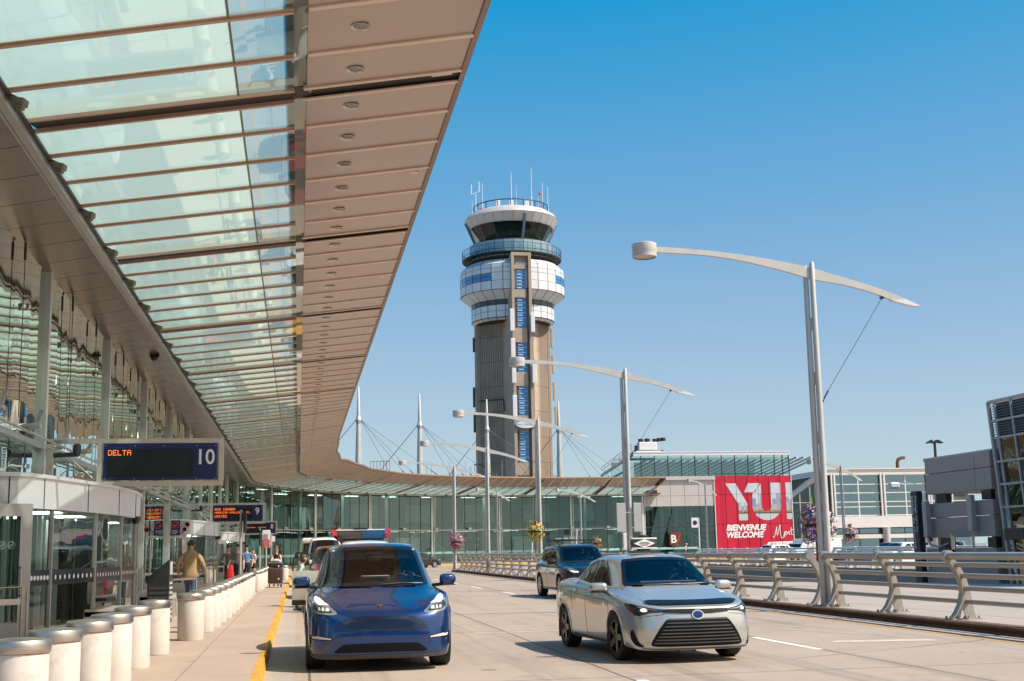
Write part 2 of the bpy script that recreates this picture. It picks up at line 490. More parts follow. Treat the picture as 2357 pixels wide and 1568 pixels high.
# the far viaduct on the other side of the opening
fd = MB()
fd.prism([(32.4,-20),(130,-20),(130,178),(62,178),(62,103),(45,101.6),(32.4,101)], -1.5, -.12, 'Z')
fd.box(32.2,32.5,-20,101,-1.5,.12)
struct('far_road', fd, M('far_road_asphalt',(.30,.26,.22),.85,var=.15,scale=.4,dirt=((.2,.17,.15),.5)))
fw = MB()
fw.box(32.25,32.39,-20,101,-3.2,-.02)
for y in range(-15,100,11): fw.box(34,35.4,y,y+1.4,-6.2,-1.5)
fw.box(40,40.5,-20,101,-6.2,-1.4)
struct('far_road_girder', fw, DECK)
# ------------------------------------------------------------------ terminal building with its glass front
term = thing('terminal_building', 'long glass fronted terminal with pale columns curving round to the right', 'terminal building', (-5.4,28.3,0))
STR = [28.3+9*k for k in range(-2,9)]                    # straight columns
CUR = [113.5]+[125+9*i for i in range(7)]                # columns round the bend
STN = STR+CUR
ZT = 7.62
def wp(s,off,z): return (*wallpt(s,off),z)
def sub(a,b,step):
    n = max(1,round((b-a)/step)); return [a+(b-a)*i/n for i in range(n+1)]
for s in STN:
    m = MB()
    m.beam(wp(s,.05,.15), wp(s,.05,ZT+.1), .20,.13, up=(*(Vector(wp(s,1,0))-Vector(wp(s,0,0))),))
    m.beam(wp(s+.30,.0,.15), wp(s+.30,.0,ZT), .07,.09, up=(*(Vector(wp(s,1,0))-Vector(wp(s,0,0))),))
    m.build('column', COLW, term)
DARKJ = M('glazing_joint', (.03,.045,.04), .4, var=.1)
far_t = MB()
bays = [(a,b) for a,b in zip(STN[:-1],STN[1:])]
for a,b in bays:
    ss = sub(a,b,1.5)
    g = MB()
    for p,q in zip(ss[:-1],ss[1:]):
        for z0,z1 in ((.35,3.83),(3.87,ZT)):
            jit = random.uniform(-.012,.012) if a < 100 else random.uniform(-.03,.03)             # panes never lie quite true to each other
            g.add([wp(p+.012,jit,z0),wp(q-.012,-jit,z0),wp(q-.012,-jit*.4,z1),wp(p+.012,jit*.6,z1)],[(0,1,2,3)])
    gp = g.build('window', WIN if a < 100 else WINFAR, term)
    m = MB()
    for p in ss[1:-1]:
        m.beam(wp(p,-.012,.3), wp(p,-.012,ZT), .022 if a < 100 else .05,.022 if a < 100 else .06, up=(*(Vector(wp(p,1,0))-Vector(wp(p,0,0))),))
    m.build('mullion', DARKJ, gp)
    m = MB()
    for p,q in zip(ss[:-1],ss[1:]):
        m.beam(wp(p,.05,3.85), wp(q,.05,3.85), .09,.10)
    m.build('transom', LIGHTM, term)
    m = MB()
    for p,q in zip(ss[:-1],ss[1:]): m.beam(wp(p,.01,.25), wp(q,.01,.25), .12,.2)
    m.build('sill', LIGHTM, term)
    if a > 90:
        m = MB()
        for p,q in zip(ss[:-1],ss[1:]): m.quad(wp(p+.06,.02,1.22),wp(q-.06,.02,1.22),wp(q-.06,.02,1.46),wp(p+.06,.02,1.46))
        m.build('safety_band', M('safety_film',(.38,.62,.60),.4,var=.08) if 'safety_film' not in bpy.data.materials else bpy.data.materials['safety_film'], gp, fix=False)
# rods hanging in front of the near glass
for a,b in bays[:9]:
    m = MB()
    for d in (2.6,6.2):
        m.tube([wp(a+d,.12,4.2),wp(a+d,.12,ZT-.3)],.009,5); m.tube([wp(a+d,.12,ZT-.36),wp(a+d,.12,ZT)],.028,6)
    m.build('tension_rod', DARKM, term)
# rail with small tail-finned spotlights along the near wall
m = MB(); m.tube([wp(8,.45,3.86),wp(109,.45,3.86)],.028,8); m.tube([wp(8,.40,3.76),wp(109,.40,3.76)],.018,6)
for s in STR: m.beam(wp(s,.1,3.8),wp(s,.45,3.84),.05,.07)
m.build('lighting_rail', LIGHTM, term, 40)
def spot_mesh():
    m = MB()
    m.tube([(.0,-.42,.12),(0,-.25,.13),(0,.25,.15),(0,.36,.15)],[.055,.09,.10,.07],10)
    m.prism([(.0,.2),(.30,.24),(.46,.62),(.30,.62),(.16,.3)],-.03,.03,'X')
    m.beam((0,0,0),(0,0,.12),.06,.06)
    return m.mesh('wall_spotlight',None,40)
sme = spot_mesh(); sme.materials.append(LIGHTM)
k = 0
for s in [y for c in STR[:-1] for y in (c-.6,c+2.4,c+5.4)]:
    o = bpy.data.objects.new('wall_spotlight', sme); col.objects.link(o); o.parent = term
    o.location = Vector(wp(s,.52,3.86)) - base_of(term); o.rotation_euler = (0,0,R(-100)); o.scale = (.6,.5,.62)
# small boxes of lights on the far transom
m = MB()
for s in [119,122,128,133,138,143,148,152.5,157,161,165.5,170,174.5]:
    p = wp(s,.25,3.98); m.rbox(p,(.34,.3,.26),.03)
m.build('transom_lights', WHITEP, term)
# soffit between the wall and the canopy glass
SO = sub(8,110,1.5)+sub(110,181,1.5)[1:]
m = MB()
for p,q in zip(SO[:-1],SO[1:]):
    m.add([wp(p+.012,-.05,ZT-.02),wp(q-.012,-.05,ZT-.02),wp(q-.012,1.22,7.84),wp(p+.012,1.22,7.84)],[(0,1,2,3)])
m.build('soffit', BRONZE, term, fix=False)
m = MB()
for p,q in zip(SO[:-1],SO[1:]):
    m.add([wp(p,-.3,ZT+.05),wp(q,-.3,ZT+.05),wp(q,1.25,7.92),wp(p,1.25,7.92)],[(0,1,2,3)])
    m.add([wp(p,-.06,ZT),wp(q,-.06,ZT),wp(q,-.06,8.3),wp(p,-.06,8.3)],[(0,1,2,3)])
    m.add([wp(p,-.06,8.3),wp(q,-.06,8.3),wp(q,-26,8.3),wp(p,-26,8.3)],[(0,1,2,3)])
m.build('roof', DARKM, term, fix=False)
m = MB()
for s in (41,):
    c = wp(s,.9,7.68); m.ball(c,(.12,.12,.10),10,6); m.lathe([(.15,.0),(.15,.12)],(c[0],c[1],c[2]+.04),12)
m.build('dome_camera', BLACKP, term, 40)
m = MB()
for s in sub(12,178,4.5):
    for o_,z in ((-3,7.9),(-8,7.9),(-7.5,3.85),(-11,3.85)): m.add([wp(s,o_,z),wp(s+1.6,o_,z),wp(s+1.6,o_-.5,z),wp(s,o_-.5,z)],[(0,1,2,3)])
CEIL = emis('added_ceiling_lamp',(1,.97,.90),7,(.8,.8,.8))  # glowing strips added overhead to brighten the interior behind the glass
m.build('added_ceiling_lamp', CEIL, term, fix=False)
# inside: floor, mezzanine, back wall with pale panels, columns and braces
m = MB(); strip(m,-.3,-14,SO,.14); strip(m,-5.5,-14,SO,4.3); strip(m,-5.5,-5.6,SO,4.3,3.9); strip(m,-.2,-14,SO,8.0)
m.build('interior_floor', INFLR, term, fix=False)
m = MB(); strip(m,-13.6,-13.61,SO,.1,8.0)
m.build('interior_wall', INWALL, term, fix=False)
m = MB(); m2 = MB()
for s in sub(11,179,6):
    m.tube([wp(s,-4.2,.1),wp(s,-4.2,8)],.22,10)
    m2.add([wp(s,-13.3,.5),wp(s+2.6,-13.3,.5),wp(s+2.6,-13.3,3.2),wp(s,-13.3,3.2)],[(0,1,2,3)])
    m2.add([wp(s+1,-13.3,5.0),wp(s+4.2,-13.3,5.0),wp(s+4.2,-13.3,7.2),wp(s+1,-13.3,7.2)],[(0,1,2,3)])
m.build('interior_column', COLW, term, 40)
m2.build('interior_panel', M('interior_pale_wall',(.42,.45,.42),.6,var=.25,scale=.8), term, fix=False)
m = MB()
for s0,s1 in ((146.5,150.6),(155.5,151.4)): m.beam(wp(s0,-.6,.2),wp(s1,-.6,3.85),.22,.22)
m.build('brace', TEAL, term)
m = MB()
for s,r in ((158.6,1.0),(167.5,1.15),(163,.8)):
    c = wp(s,-2.0,2.2)
    for i in range(26):
        d = Vector((random.gauss(0,1),random.gauss(0,1),random.gauss(0,1))).normalized()*r*.8
        m.ball((c[0]+d.x,c[1]+d.y,c[2]+d.z*.9),.26*r,5,4)
    m.tube([(c[0],c[1],.15),c],.08,6)
m.build('indoor_plant', M('dark_leaf',(.02,.045,.02),.6,var=.4), term)

# ------------------------------------------------------------------ the canopy
cn = thing('glass_canopy', 'sweeping canopy of milky glass strips with a brown panelled outer edge', 'canopy', (-4,28.3,7.9))
def lerp_tab(tab, s):
    if s <= tab[0][0]: return tab[0][1:]
    for a,b in zip(tab[:-1],tab[1:]):
        if s <= b[0]:
            u = (s-a[0])/(b[0]-a[0]); u = u*u*(3-2*u)
            return tuple(p+(q-p)*u for p,q in zip(a[1:],b[1:]))
    return tab[-1][1:]
T_IN = [(60,5.47,8.19),(110,5.47,8.45),(135,5.45,8.55),(200,5.4,8.55)]
T_OUT = [(52,7.69,8.36),(80,7.8,8.62),(95,8.1,8.98),(110,8.75,9.38),(117,9.3,9.55),(124,9.2,9.5),(131,8.4,9.42),(141,7.85,9.3),(200,7.7,9.28)]
def skw(s): return .25*max(0,min(1,(112-s)/26))
def GL(s): return Vector((*wallpt(s,1.4,skw(s)), 7.9 if s<100 else 7.9-.1*min(1,(s-100)/40)))
def IN(s): o,z = lerp_tab(T_IN,s); return Vector((*wallpt(s,o,skw(s)), z))
def OUT(s): o,z = lerp_tab(T_OUT,s); return Vector((*wallpt(s,o,skw(s)), z))
def at(s,u): return GL(s).lerp(IN(s),u)                 # across the glass
def bt(s,u): return IN(s).lerp(OUT(s),u)                # across the fascia
E_ = 179.2
def gs(k): return 19.2+9.02*k
mods = [gs(k) for k in range(-2,18)]
stations = []
for k,s0 in enumerate(mods[:-1]):
    for i in range(6): stations.append((s0+9.02*i/6, i == 0))
stations = [q for q in stations if q[0] <= E_]
UP = Vector((0,0,1))
seam_u = .76
for k,s0 in enumerate(mods):
    ps = [s0+9.02*i/6 for i in range(7)]
    ps = [p for p in ps if p <= E_+.1]
    if len(ps) < 2: continue
    g = MB(); f = MB(); d = MB(); b = MB(); tr = MB(); dk = MB()
    gapw = .27
    gc = MB()
    for i,(p,q) in enumerate(zip(ps[:-1],ps[1:])):
        a0 = p + (gapw if i == 0 else .03); a1 = q - (gapw if i == 5 else .03)
        for u0,u1 in ((0,seam_u-.003),(seam_u+.003,.955)):
            (g if u0 == 0 else gc).add([at(a0,u0),at(a1,u0),at(a1,u1),at(a0,u1)],[(0,1,2,3)])
        d.add([at(p,.93)+UP*.03,at(q,.93)+UP*.03,bt(q,.03)+UP*.03,bt(p,.03)+UP*.03],[(0,1,2,3)])
        e0 = p + (gapw if i == 0 else .05); e1 = q - (gapw if i == 5 else .05)
        f.add([bt(e0,.0),bt(e1,.0),bt(e1,.985),bt(e0,.985)],[(0,1,2,3)])
    g.build('glass_pane', FRIT, cn, fix=False); gc.build('clear_pane', FRITC, cn, fix=False)
    d.build('edge_glass', EDGEG, cn, fix=False)
    f.build('fascia_panel', PANEL, cn, fix=False)
    for i,p in enumerate(ps[:-1]):
        if i:
            b.beam(at(p,0)-UP*.02, at(p,.955)-UP*.02, .055,.055); b.beam(at(p-.05,0)+UP*.0, at(p-.05,.955), .03,.03)
            tr.beam(bt(p,.005)-UP*.014, bt(p,.985)-UP*.014, .10,.024)
        else:
            for dd in (-.25,.25):
                b.beam(at(p+dd,0)-UP*.02, at(p+dd,.955)-UP*.02, .06,.06)
                tr.beam(bt(p+dd*.9,-.02)-UP*.014, bt(p+dd*.9,.985)-UP*.014, .08,.024)
            dk.beam(at(p,0)+UP*.10, at(p,1)+UP*.10, .46,.16); dk.beam(bt(p,0)+UP*.12, bt(p,.99)+UP*.12, .52,.16)
    sm_ = MB()
    for i,(p,q) in enumerate(zip(ps[:-1],ps[1:])): sm_.beam(at(p+(gapw if i == 0 else .03),seam_u)-UP*.004,at(q-(gapw if i == 5 else .03),seam_u)-UP*.004,.028,.03)
    sm_.build('glass_seam', M('seam_grey_green',(.20,.23,.15),.5) if 'seam_grey_green' not in bpy.data.materials else bpy.data.materials['seam_grey_green'], cn)
    b.build('beam', BEAM, cn); tr.build('panel_trim', TRIM, cn); dk.build('main_beam', GAP, cn)
    m = MB(); m.beam(bt(s0-.08,.80)+UP*.025, bt(s0-.08,.93)+UP*.025,.14,.02)
    m.build('drain_plate', WHITEP, cn)
# top skin, outer lip and gutter
m = MB(); lip = MB(); gu = MB(); gd = MB(); sk_ = MB()
ss = [s for s,_ in stations]+[E_]
for p,q in zip(ss[:-1],ss[1:]):
    m.add([bt(p,0)+UP*.3,bt(q,0)+UP*.3,bt(q,.99)+UP*.12,bt(p,.99)+UP*.12],[(0,1,2,3)])
    m.add([bt(p,-.0)+UP*.02,bt(q,-.0)+UP*.02,bt(q,0)+UP*.3,bt(p,0)+UP*.3],[(0,1,2,3)])
    lip.add([bt(p,.985)-UP*.02,bt(q,.985)-UP*.02,bt(q,1.03)+UP*.03,bt(p,1.03)+UP*.03],[(0,1,2,3)])
    lip.add([bt(p,1.03)+UP*.03,bt(q,1.03)+UP*.03,bt(q,1.02)+UP*.17,bt(p,1.02)+UP*.17],[(0,1,2,3)])
    lip.add([bt(p,1.02)+UP*.17,bt(q,1.02)+UP*.17,bt(q,.97)+UP*.13,bt(p,.97)+UP*.13],[(0,1,2,3)])
    gu.beam(at(p,-.02)-UP*.10, at(q,-.02)-UP*.10,.13,.16); gu.beam(at(p,-.05)-UP*.02, at(q,-.05)-UP*.02,.05,.24)
    gd.beam(at(p,.005)-UP*.06, at(q,.005)-UP*.06,.05,.05)
m.build('top_skin', DARKM, cn, fix=False); lip.build('outer_lip', M('canopy_lip',(.30,.19,.13),.4,.4,var=.08), cn, fix=False)
gu.build('gutter', LIGHTM, cn); gd.build('gutter_lip', DARKM, cn)
e = MB(); e.beam(at(E_,0),OUT(E_),.1,.3); e.build('end_beam', BEAM, cn)
CHROMY = M('downlight_ring',(.75,.70,.64),.25,.6,var=.1)
# recessed downlights, floodlights on the gutter
dl = MB(); dl.lathe([(.0,.012),(.085,.012),(.10,-.004),(.125,-.012),(.125,.0)],n=16); 
dme = dl.mesh('downlight',None,50); dme.materials.append(CHROMY)
d2 = MB(); d2.lathe([(.0,.0),(.095,.0)],n=16); d2me = d2.mesh('lamp_recess',fix=False); d2me.materials.append(M('lamp_reflector',(.20,.19,.17),.2,.9,var=.4,scale=9))
cb = base_of(cn)
for s,_ in stations:
    if s < 13 or s > 168: continue
    p = bt(s+.75,.30)
    if s < 90:
        o = bpy.data.objects.new('downlight', dme); col.objects.link(o); o.parent = cn; o.location = p-cb-UP*.012
        q = bpy.data.objects.new('lamp_recess', d2me); col.objects.link(q); q.parent = o; q.location = (0,0,-.003)
fm = MB(); fm.rbox((.02,0,-.05),(.20,.17,.11),.02); fm.beam((-.2,-.05,.03),(.05,-.05,-.04),.03,.07); fm.beam((-.2,.05,.03),(.05,.05,-.04),.03,.07); fm.rbox((.06,-.03,-.13),(.12,.09,.07),.015)
fme = fm.mesh('floodlight'); fme.materials.append(M('flood_metal',(.20,.17,.125),.5,.3,var=.25,scale=8))
for k in range(-2,18):
    for i in range(3):
        s = gs(k)+1.6+3.0*i
        if 12 < s < 176:
            o = bpy.data.objects.new('floodlight', fme); col.objects.link(o); o.parent = cn
            a = GL(s); n = (IN(s)-a).normalized()
            o.location = a+n*.16-UP*.12-cb; o.rotation_euler = (0,R(12),math.atan2(n.y,n.x))
hat = MB()
for s in (24,33,48,66):
    c = bt(s,.88); hat.cbox(c-UP*.004,(.13,.17,.012),R(8)); 
hat.build('access_hatch', TRIM, cn)
# ------------------------------------------------------------------ text helper
def text(name, s, size, loc, rot, mat_, parent=None, ext=.004, shear=0, off=0, align='LEFT', sx=1, space=1):
    c = bpy.data.curves.new(name, 'FONT'); c.body = s; c.size = size; c.extrude = ext; c.shear = shear; c.offset = off
    c.align_x = align; c.space_character = space; c.resolution_u = 3
    tmp = bpy.data.objects.new(name, c); col.objects.link(tmp)
    dg = bpy.context.evaluated_depsgraph_get(); dg.update()
    me = bpy.data.meshes.new_from_object(tmp.evaluated_get(dg)); bpy.data.objects.remove(tmp); bpy.data.curves.remove(c)
    me.materials.clear()
    o = link(name, me, mat_, parent)
    o.location = Vector(loc) - (base_of(parent) if parent is not None else Vector()); o.rotation_euler = rot; o.scale = (sx,1,1)
    return o
FACE_S = (R(90),0,0)                     # faces -y
# ------------------------------------------------------------------ control tower
tw = thing('control_tower', 'tall concrete airport control tower with a glass cab and white ring pods', 'control tower', (38.95,231,-6))
AX = (38.95, 231.0)
def ngon(r, n, a0=0): return [(AX[0]+r*math.cos(a0+2*PI*k/n), AX[1]+r*math.sin(a0+2*PI*k/n)) for k in range(n)]
RIB = NT('ribbed_concrete'); _P = RIB.pos(); _x,_y,_z = RIB.sep(_P)
_w = RIB.n('ShaderNodeTexWave', wave_type='BANDS', bands_direction='DIAGONAL'); _w.inputs['Scale'].default_value = 1.15; _w.inputs['Distortion'].default_value = .35
_w.inputs['Detail'].default_value = 1
_mp = RIB.n('ShaderNodeMapping'); _mp.inputs['Scale'].default_value = (1,-1,0); RIB.l(_P,_mp.inputs['Vector']); RIB.l(_mp.outputs[0],_w.inputs['Vector'])
_c = RIB.mix(RIB.ramp(_w.outputs['Fac'],.2,.7), (.22,.165,.125), (.44,.34,.265))
_c = RIB.mix(RIB.math('MULTIPLY',RIB.ramp(RIB.noise(.25,_P,6,.7),.45,.75),.6), _c, (.12,.10,.085))
_q = RIB.math('LESS_THAN', RIB.math('FRACT', RIB.math('DIVIDE',_z,4.6)), .03)
_c = RIB.mix(RIB.math('MULTIPLY',_q,.6), _c, (.08,.065,.05))
_p = RIB.bsdf(_c,.85); RIB.l(RIB.bump(_w.outputs['Fac'],.8,.15),_p.inputs['Normal']); RIBM = RIB.done(_p)
m = MB()
m.prism([(36.9,227.4),(32.35,231.3),(32.1,234),(36,238),(41,238),(45.6,234.0),(45.5,230.6),(41.9,226.6)], -6, 43, 'Z')
m.build('shaft', RIBM, tw)
m = MB(); m.box(31.95,32.6,231.0,232.0,-6,43); m.box(45.25,45.7,230.2,231,-6,43)
m.build('shaft_edge', TOWC, tw)
m = MB()                                   # the lift core standing proud of the shaft: two fins and a recessed back
m.prism([(36.55,227.8),(37.1,220.6),(37.6,220.6),(37.6,221.6),(40.2,221.6),(40.2,220.6),(40.7,220.6),(41.3,227.4),(41.9,236),(36.95,236)], -6, 53.5, 'Z')
m.box(37.1,40.7,220.6,222.2,53.5,54.1)
m.build('lift_core', TOWC, tw)
wz = [(47.4,51.1),(40.4,45.9),(32.5,37.8),(24.8,30.0),(16.5,22.1),(8.8,14.3)]
m = MB(); b = MB(); pn = MB()
for z0,z1 in wz:
    m.box(38.05,39.75,221.2,221.5,z0,z1)
    n = 6
    for i in range(n):
        z = z0+(z1-z0)*(i+.5)/n
        b.box(38.2,39.0,221.1,221.19,z-.05,z+.05)
        b.box(38.05,39.75,221.17,221.21,z+.40,z+.44)
for (a,z0),(z1,bb) in zip(wz[1:],[(wz[i+1][1],wz[i][0]) for i in range(5)]): pass
zz = sorted(wz); zz = [(-6,)]+zz
for lo,hi in zip([-6]+[q[1] for q in sorted(wz)], [q[0] for q in sorted(wz)]+[51.9]): pn.box(37.62,39.8,220.95,221.55,lo+.02,hi-.02)
m.build('window', BLUEG, tw); b.build('window_bars', WHITEL, tw); pn.build('spandrel', TOWC, tw)
def rings(mb, prof, n, gap, a0=0, segs=None, skip=()):
    """panel cladding: one shrunken quad per cell so dark joints show"""
    for j,((r0,z0),(r1,z1)) in enumerate(zip(prof[:-1],prof[1:])):
        for k in range(n):
            if segs is not None and k not in segs: continue
            if (j,k) in skip: continue
            t0 = a0+2*PI*k/n; t1 = a0+2*PI*(k+1)/n
            g = gap/max(r0,1); h = gap/2/max(.2,math.hypot(r1-r0,z1-z0))
            def p(t,u): 
                r = r0+(r1-r0)*u; return (AX[0]+r*math.cos(t), AX[1]+r*math.sin(t), z0+(z1-z0)*u)
            mb.add([p(t0+g,h),p(t1-g,h),p(t1-g,1-h),p(t0+g,1-h)],[(0,1,2,3)])
def cyl(mb, prof, n=32): mb.lathe(prof,(AX[0],AX[1],0),n)
core = MB()
cyl(core,[(0,42.4),(6.9,42.5),(7.5,42.9),(7.62,44.4),(7.62,46.1),(9.55,47.6),(9.6,52.3),(8.2,53.5),(7.9,53.9),(7.9,57.3),(6.2,57.9),(0,58)],36)
core.build('pod_core', DARKM, tw, 30)
NS = 28; A0 = PI/NS
def seg_at(deg): return int(((R(deg)-A0) % (2*PI))/(2*PI/NS))
blue = MB(); white = MB()
prof = [(9.72,47.65),(9.72,49.3),(9.72,50.75),(9.72,51.6),(9.65,52.4),(8.4,53.45)]
skip = set()
for k in range(NS):
    a = math.degrees(A0+2*PI*(k+.5)/NS) % 360
    if 178 < a < 232 or 318 < a < 352:
        for j in (1,): skip.add((j,k))
        rings(blue,[(9.66,49.35),(9.66,50.1)],NS,.07,A0,[k]); rings(blue,[(9.66,50.1),(9.66,50.78)],NS,.07,A0,[k])
rings(white, prof, NS, .06, A0, skip=skip)
rings(white,[(7.74,46.15),(9.62,47.6)],NS,.05,A0)
rings(white,[(7.74,42.95),(7.74,44.1),(7.74,45.2)],NS,.06,A0)
rings(white,[(7.0,42.5),(7.68,42.85)],NS,.05,A0)
dk = MB(); rings(dk,[(7.72,45.25),(7.72,46.1)],NS,.08,A0)
white.build('pod_cladding', M('tower_cladding',(.64,.64,.66),.4,.2,var=.05,scale=.5,dirt=((.45,.45,.46),.35)), tw, fix=False)
blue.build('pod_window', BLUEG, tw, fix=False); dk.build('pod_strip_window', M('dark_window',(.05,.06,.07),.1), tw, fix=False)
m = MB(); rings(m,[(7.98,54.2),(7.98,55.5),(7.98,57.2)],NS,.05,A0)
m.build('drum_cladding', M('drum_glass',(.30,.40,.46),.2,.3,var=.1), tw, fix=False)
m = MB(); cyl(m,[(7.9,54.4),(9.3,54.55),(9.3,54.75),(7.9,54.75)],40); m.build('catwalk', DARKM, tw)
m = MB(); 
for k in range(40):
    t = 2*PI*k/40; c,s_ = math.cos(t),math.sin(t)
    m.beam((AX[0]+9.25*c,AX[1]+9.25*s_,54.7),(AX[0]+9.25*c,AX[1]+9.25*s_,56.3),.06,.06)
    m.beam((AX[0]+9.2*c,AX[1]+9.2*s_,54.6),(AX[0]+8*c,AX[1]+8*s_,53.8),.1,.12)
for z in (55.2,56.3): m.tube([(AX[0]+9.25*math.cos(2*PI*k/40),AX[1]+9.25*math.sin(2*PI*k/40),z) for k in range(41)],.05,5)
m.build('catwalk_railing', DARKM, tw)
m = MB(); cyl(m,[(9.2,54.9),(9.2,56.2)],40); m.build('catwalk_glass', glass('railing_glass',(.75,.87,.9),1.45), tw, fix=False)
m = MB(); rings(m,[(6.0,57.7),(7.75,60.75)],16,.05,PI/16); m.build('cab_glass', CABG, tw, fix=False)
m = MB(); cyl(m,[(0,57.6),(6.0,57.62),(6.0,57.9)],24); cyl(m,[(1.2,57.8),(1.2,59),(2.6,59.0),(2.6,58.2)],16); m.build('cab_interior', INWALL, tw)
m = MB(); cyl(m,[(0,60.6),(7.7,60.65)],24); m.build('cab_ceiling', DARKM, tw)
m = MB(); cyl(m,[(7.7,60.6),(7.85,60.65),(8.72,62.3),(8.3,63.0),(7.2,63.7),(0,63.9)],36); m.build('cab_roof', GREYP, tw, 30)
m = MB(); rings(m,[(7.93,60.75),(8.78,62.25)],NS,.04,A0); rings(m,[(8.78,62.3),(7.3,63.68)],NS,.04,A0)
m.build('parapet_cladding', M('parapet_panel',(.58,.55,.54),.4,.2,var=.05), tw, fix=False)
m = MB()
for k in range(18):
    t = 2*PI*k/18; c,s_ = math.cos(t)*7.0,math.sin(t)*7.0
    m.beam((AX[0]+c,AX[1]+s_,63.6),(AX[0]+c,AX[1]+s_,64.9),.14,.14)
m.tube([(AX[0]+7.0*math.cos(2*PI*k/36),AX[1]+7.0*math.sin(2*PI*k/36),64.9) for k in range(37)],.10,6)
m.build('roof_railing', DARKM, tw)
for deg in (-90+8,178,2):                     # raking struts of the cab
    c,s_ = math.cos(R(deg)),math.sin(R(deg)); m = MB()
    m.beam((AX[0]+6.6*c,AX[1]+6.6*s_,57.4),(AX[0]+8.6*c,AX[1]+8.6*s_,61.9),.42,.5); m.build('cab_strut', M('strut_blue_grey',(.13,.19,.27),.45) if deg<0 else bpy.data.materials['strut_blue_grey'], tw)
for x,z1,z0,r in ((31.63,66.3,63.4,.06),(33.6,69.8,63.4,.09),(38.78,71.4,63.6,.11),(39.72,69.1,63.6,.06),(42.61,72.5,63.6,.11),(44.22,67.4,63.6,.06),(45.08,70.1,63.5,.10),(46.1,69.4,63.4,.09)):
    m = MB(); y = AX[1]-2.0 if abs(x-AX[0])<5 else AX[1]
    m.tube([(x,y,z0),(x,y,z0+(z1-z0)*.35),(x,y,z0+(z1-z0)*.36),(x,y,z1)],[r*1.2,r*1.2,r*.7,r*.5],6); m.build('antenna', WHITEP, tw)
m = MB(); m.tube([(32.3,AX[1],63.4),(32.3,AX[1],67.6)],.09,6); m.tube([(31.5,AX[1],67.5),(33.0,AX[1],68.1)],.07,5)
m.tube([(31.5,AX[1],67.5),(31.5,AX[1],69.4)],.1,5); m.tube([(33.0,AX[1],68.0),(33.0,AX[1],70)],.1,5); m.build('wind_sensor', WHITEP, tw)
m = MB()
for x in (35.8,38.3,41.2): m.rbox((x,AX[1]-4.2,64.5),(.85,.8,1.5),.08)
m.build('roof_unit', WHITEP, tw)
m = MB()
for x in (44.22,33.0): m.ball((x,AX[1]-2,67.4 if x>40 else 64.2),.26,8,6)
m.build('beacon', RED, tw)
m = MB()                                    # panel aerials strapped to the shaft
for x,y,z0,z1 in ((37.0,220.3,39.7,43.7),(37.05,220.3,35,38.4),(37.15,220.3,30.4,34.2),(37.2,220.3,24.4,28.3),(40.7,220.3,39.5,43),(40.8,220.3,30.4,33.9)): m.rbox((x,y,(z0+z1)/2),(.75,.35,z1-z0),.08)
m.build('panel_aerial', WHITEP, tw)
m = MB()
for x,y,z0,z1 in ((46.1,230.3,38.3,42),(46.2,230.3,33.5,37),(46.3,230.3,28.5,32),(46.5,230.3,23.8,27.5)): m.rbox((x,y,(z0+z1)/2),(.45,.4,z1-z0),.08); m.box(45.4,x,y-.05,y+.05,z1-.6,z1-.5)
m.build('panel_aerial', M('tan_aerial',(.45,.34,.22),.6), tw)
m = MB()
for x,y,z0,z1 in ((31.55,230.9,37.5,40.2),(31.45,230.9,27.3,31),(31.5,230.9,22.7,26.2)): m.rbox((x,y,(z0+z1)/2),(.4,.4,z1-z0),.08); m.box(x,32.1,y-.05,y+.05,z1-.6,z1-.5)
m.tube([(32.4,230.6,28.4),(36.3,227.4,28.4),(36.35,227.2,27.8),(36.4,227,26.2)],.12,5)
m.build('panel_aerial', DARKM, tw)
# oval name plate
pl = [(39.1+1.75*math.cos(2*PI*k/28), 23.1+.62*math.sin(2*PI*k/28)) for k in range(28)]
m = MB(); m.prism(pl,220.2,220.5,'Y'); pm = m.build('name_plate', WHITEP, tw)
m = MB(); m.prism([(39.1+1.85*math.cos(2*PI*k/28), 23.1+.70*math.sin(2*PI*k/28)) for k in range(28)],220.26,220.56,'Y'); m.build('plate_rim', M('plate_blue',(.06,.18,.42),.4), tw)
text('lettering','NAV CANADA',.5,(39.1,220.19,22.93),FACE_S,M('plate_ink',(.12,.2,.35),.5),tw,align='CENTER')

# ------------------------------------------------------------------ masts with stays on the terminal roof
def mast(x,y,ztop,label):
    t = thing('roof_mast', label, 'mast', (x,y,8.3), group='white masts along the terminal roof')
    m = MB(); m.tube([(x,y,8.3),(x,y,12),(x,y,16.2),(x,y,ztop-.1),(x,y,ztop)],[.36,.36,.24,.10,.03],10); m.build('pole', POSTM, t, 40)
    a = Vector((x,y,16.3)); m = MB(); m.lathe([(.24,-.5),(.36,.0),(.22,.45)],a,8); m.build('collar', LIGHTM, t)
    # stays run out over the road and back over the roof
    d = (Vector((RC[0],RC[1],0))-Vector((x,y,0))); d.z = 0; d.normalize(); s = Vector((-d.y,d.x,0))
    for k,(dx,r) in enumerate(((-7.0,.04),(4.2,.02),(6.2,.02),(7.4,.02),(10.5,.02))):
        e = Vector((x+dx,y-3.2+.1*k,8.5+(0 if k else -.3))); st = a+Vector((.25 if dx>0 else -.25,0,0))
        c = MB(); c.tube([st,e],r,5); p = st.lerp(e,.75); q = st.lerp(e,.82); c.tube([p,q],r*2.6,6)
        c.build('stay_cable', DARKM, t)
for i,(x,y,zt) in enumerate(((-4.6,141,19.6),(6.56,145,20.1),(14.07,151.5,20.1),(22.94,157,20.1),(32.33,158.5,20.0))):
    if i == 0: continue
    mast(x,y,zt,['','white roof mast farthest left, beside the canopy edge','white roof mast second from left, in open sky','white roof mast standing in front of the control tower','white roof mast farthest right, just right of the control tower'][i])
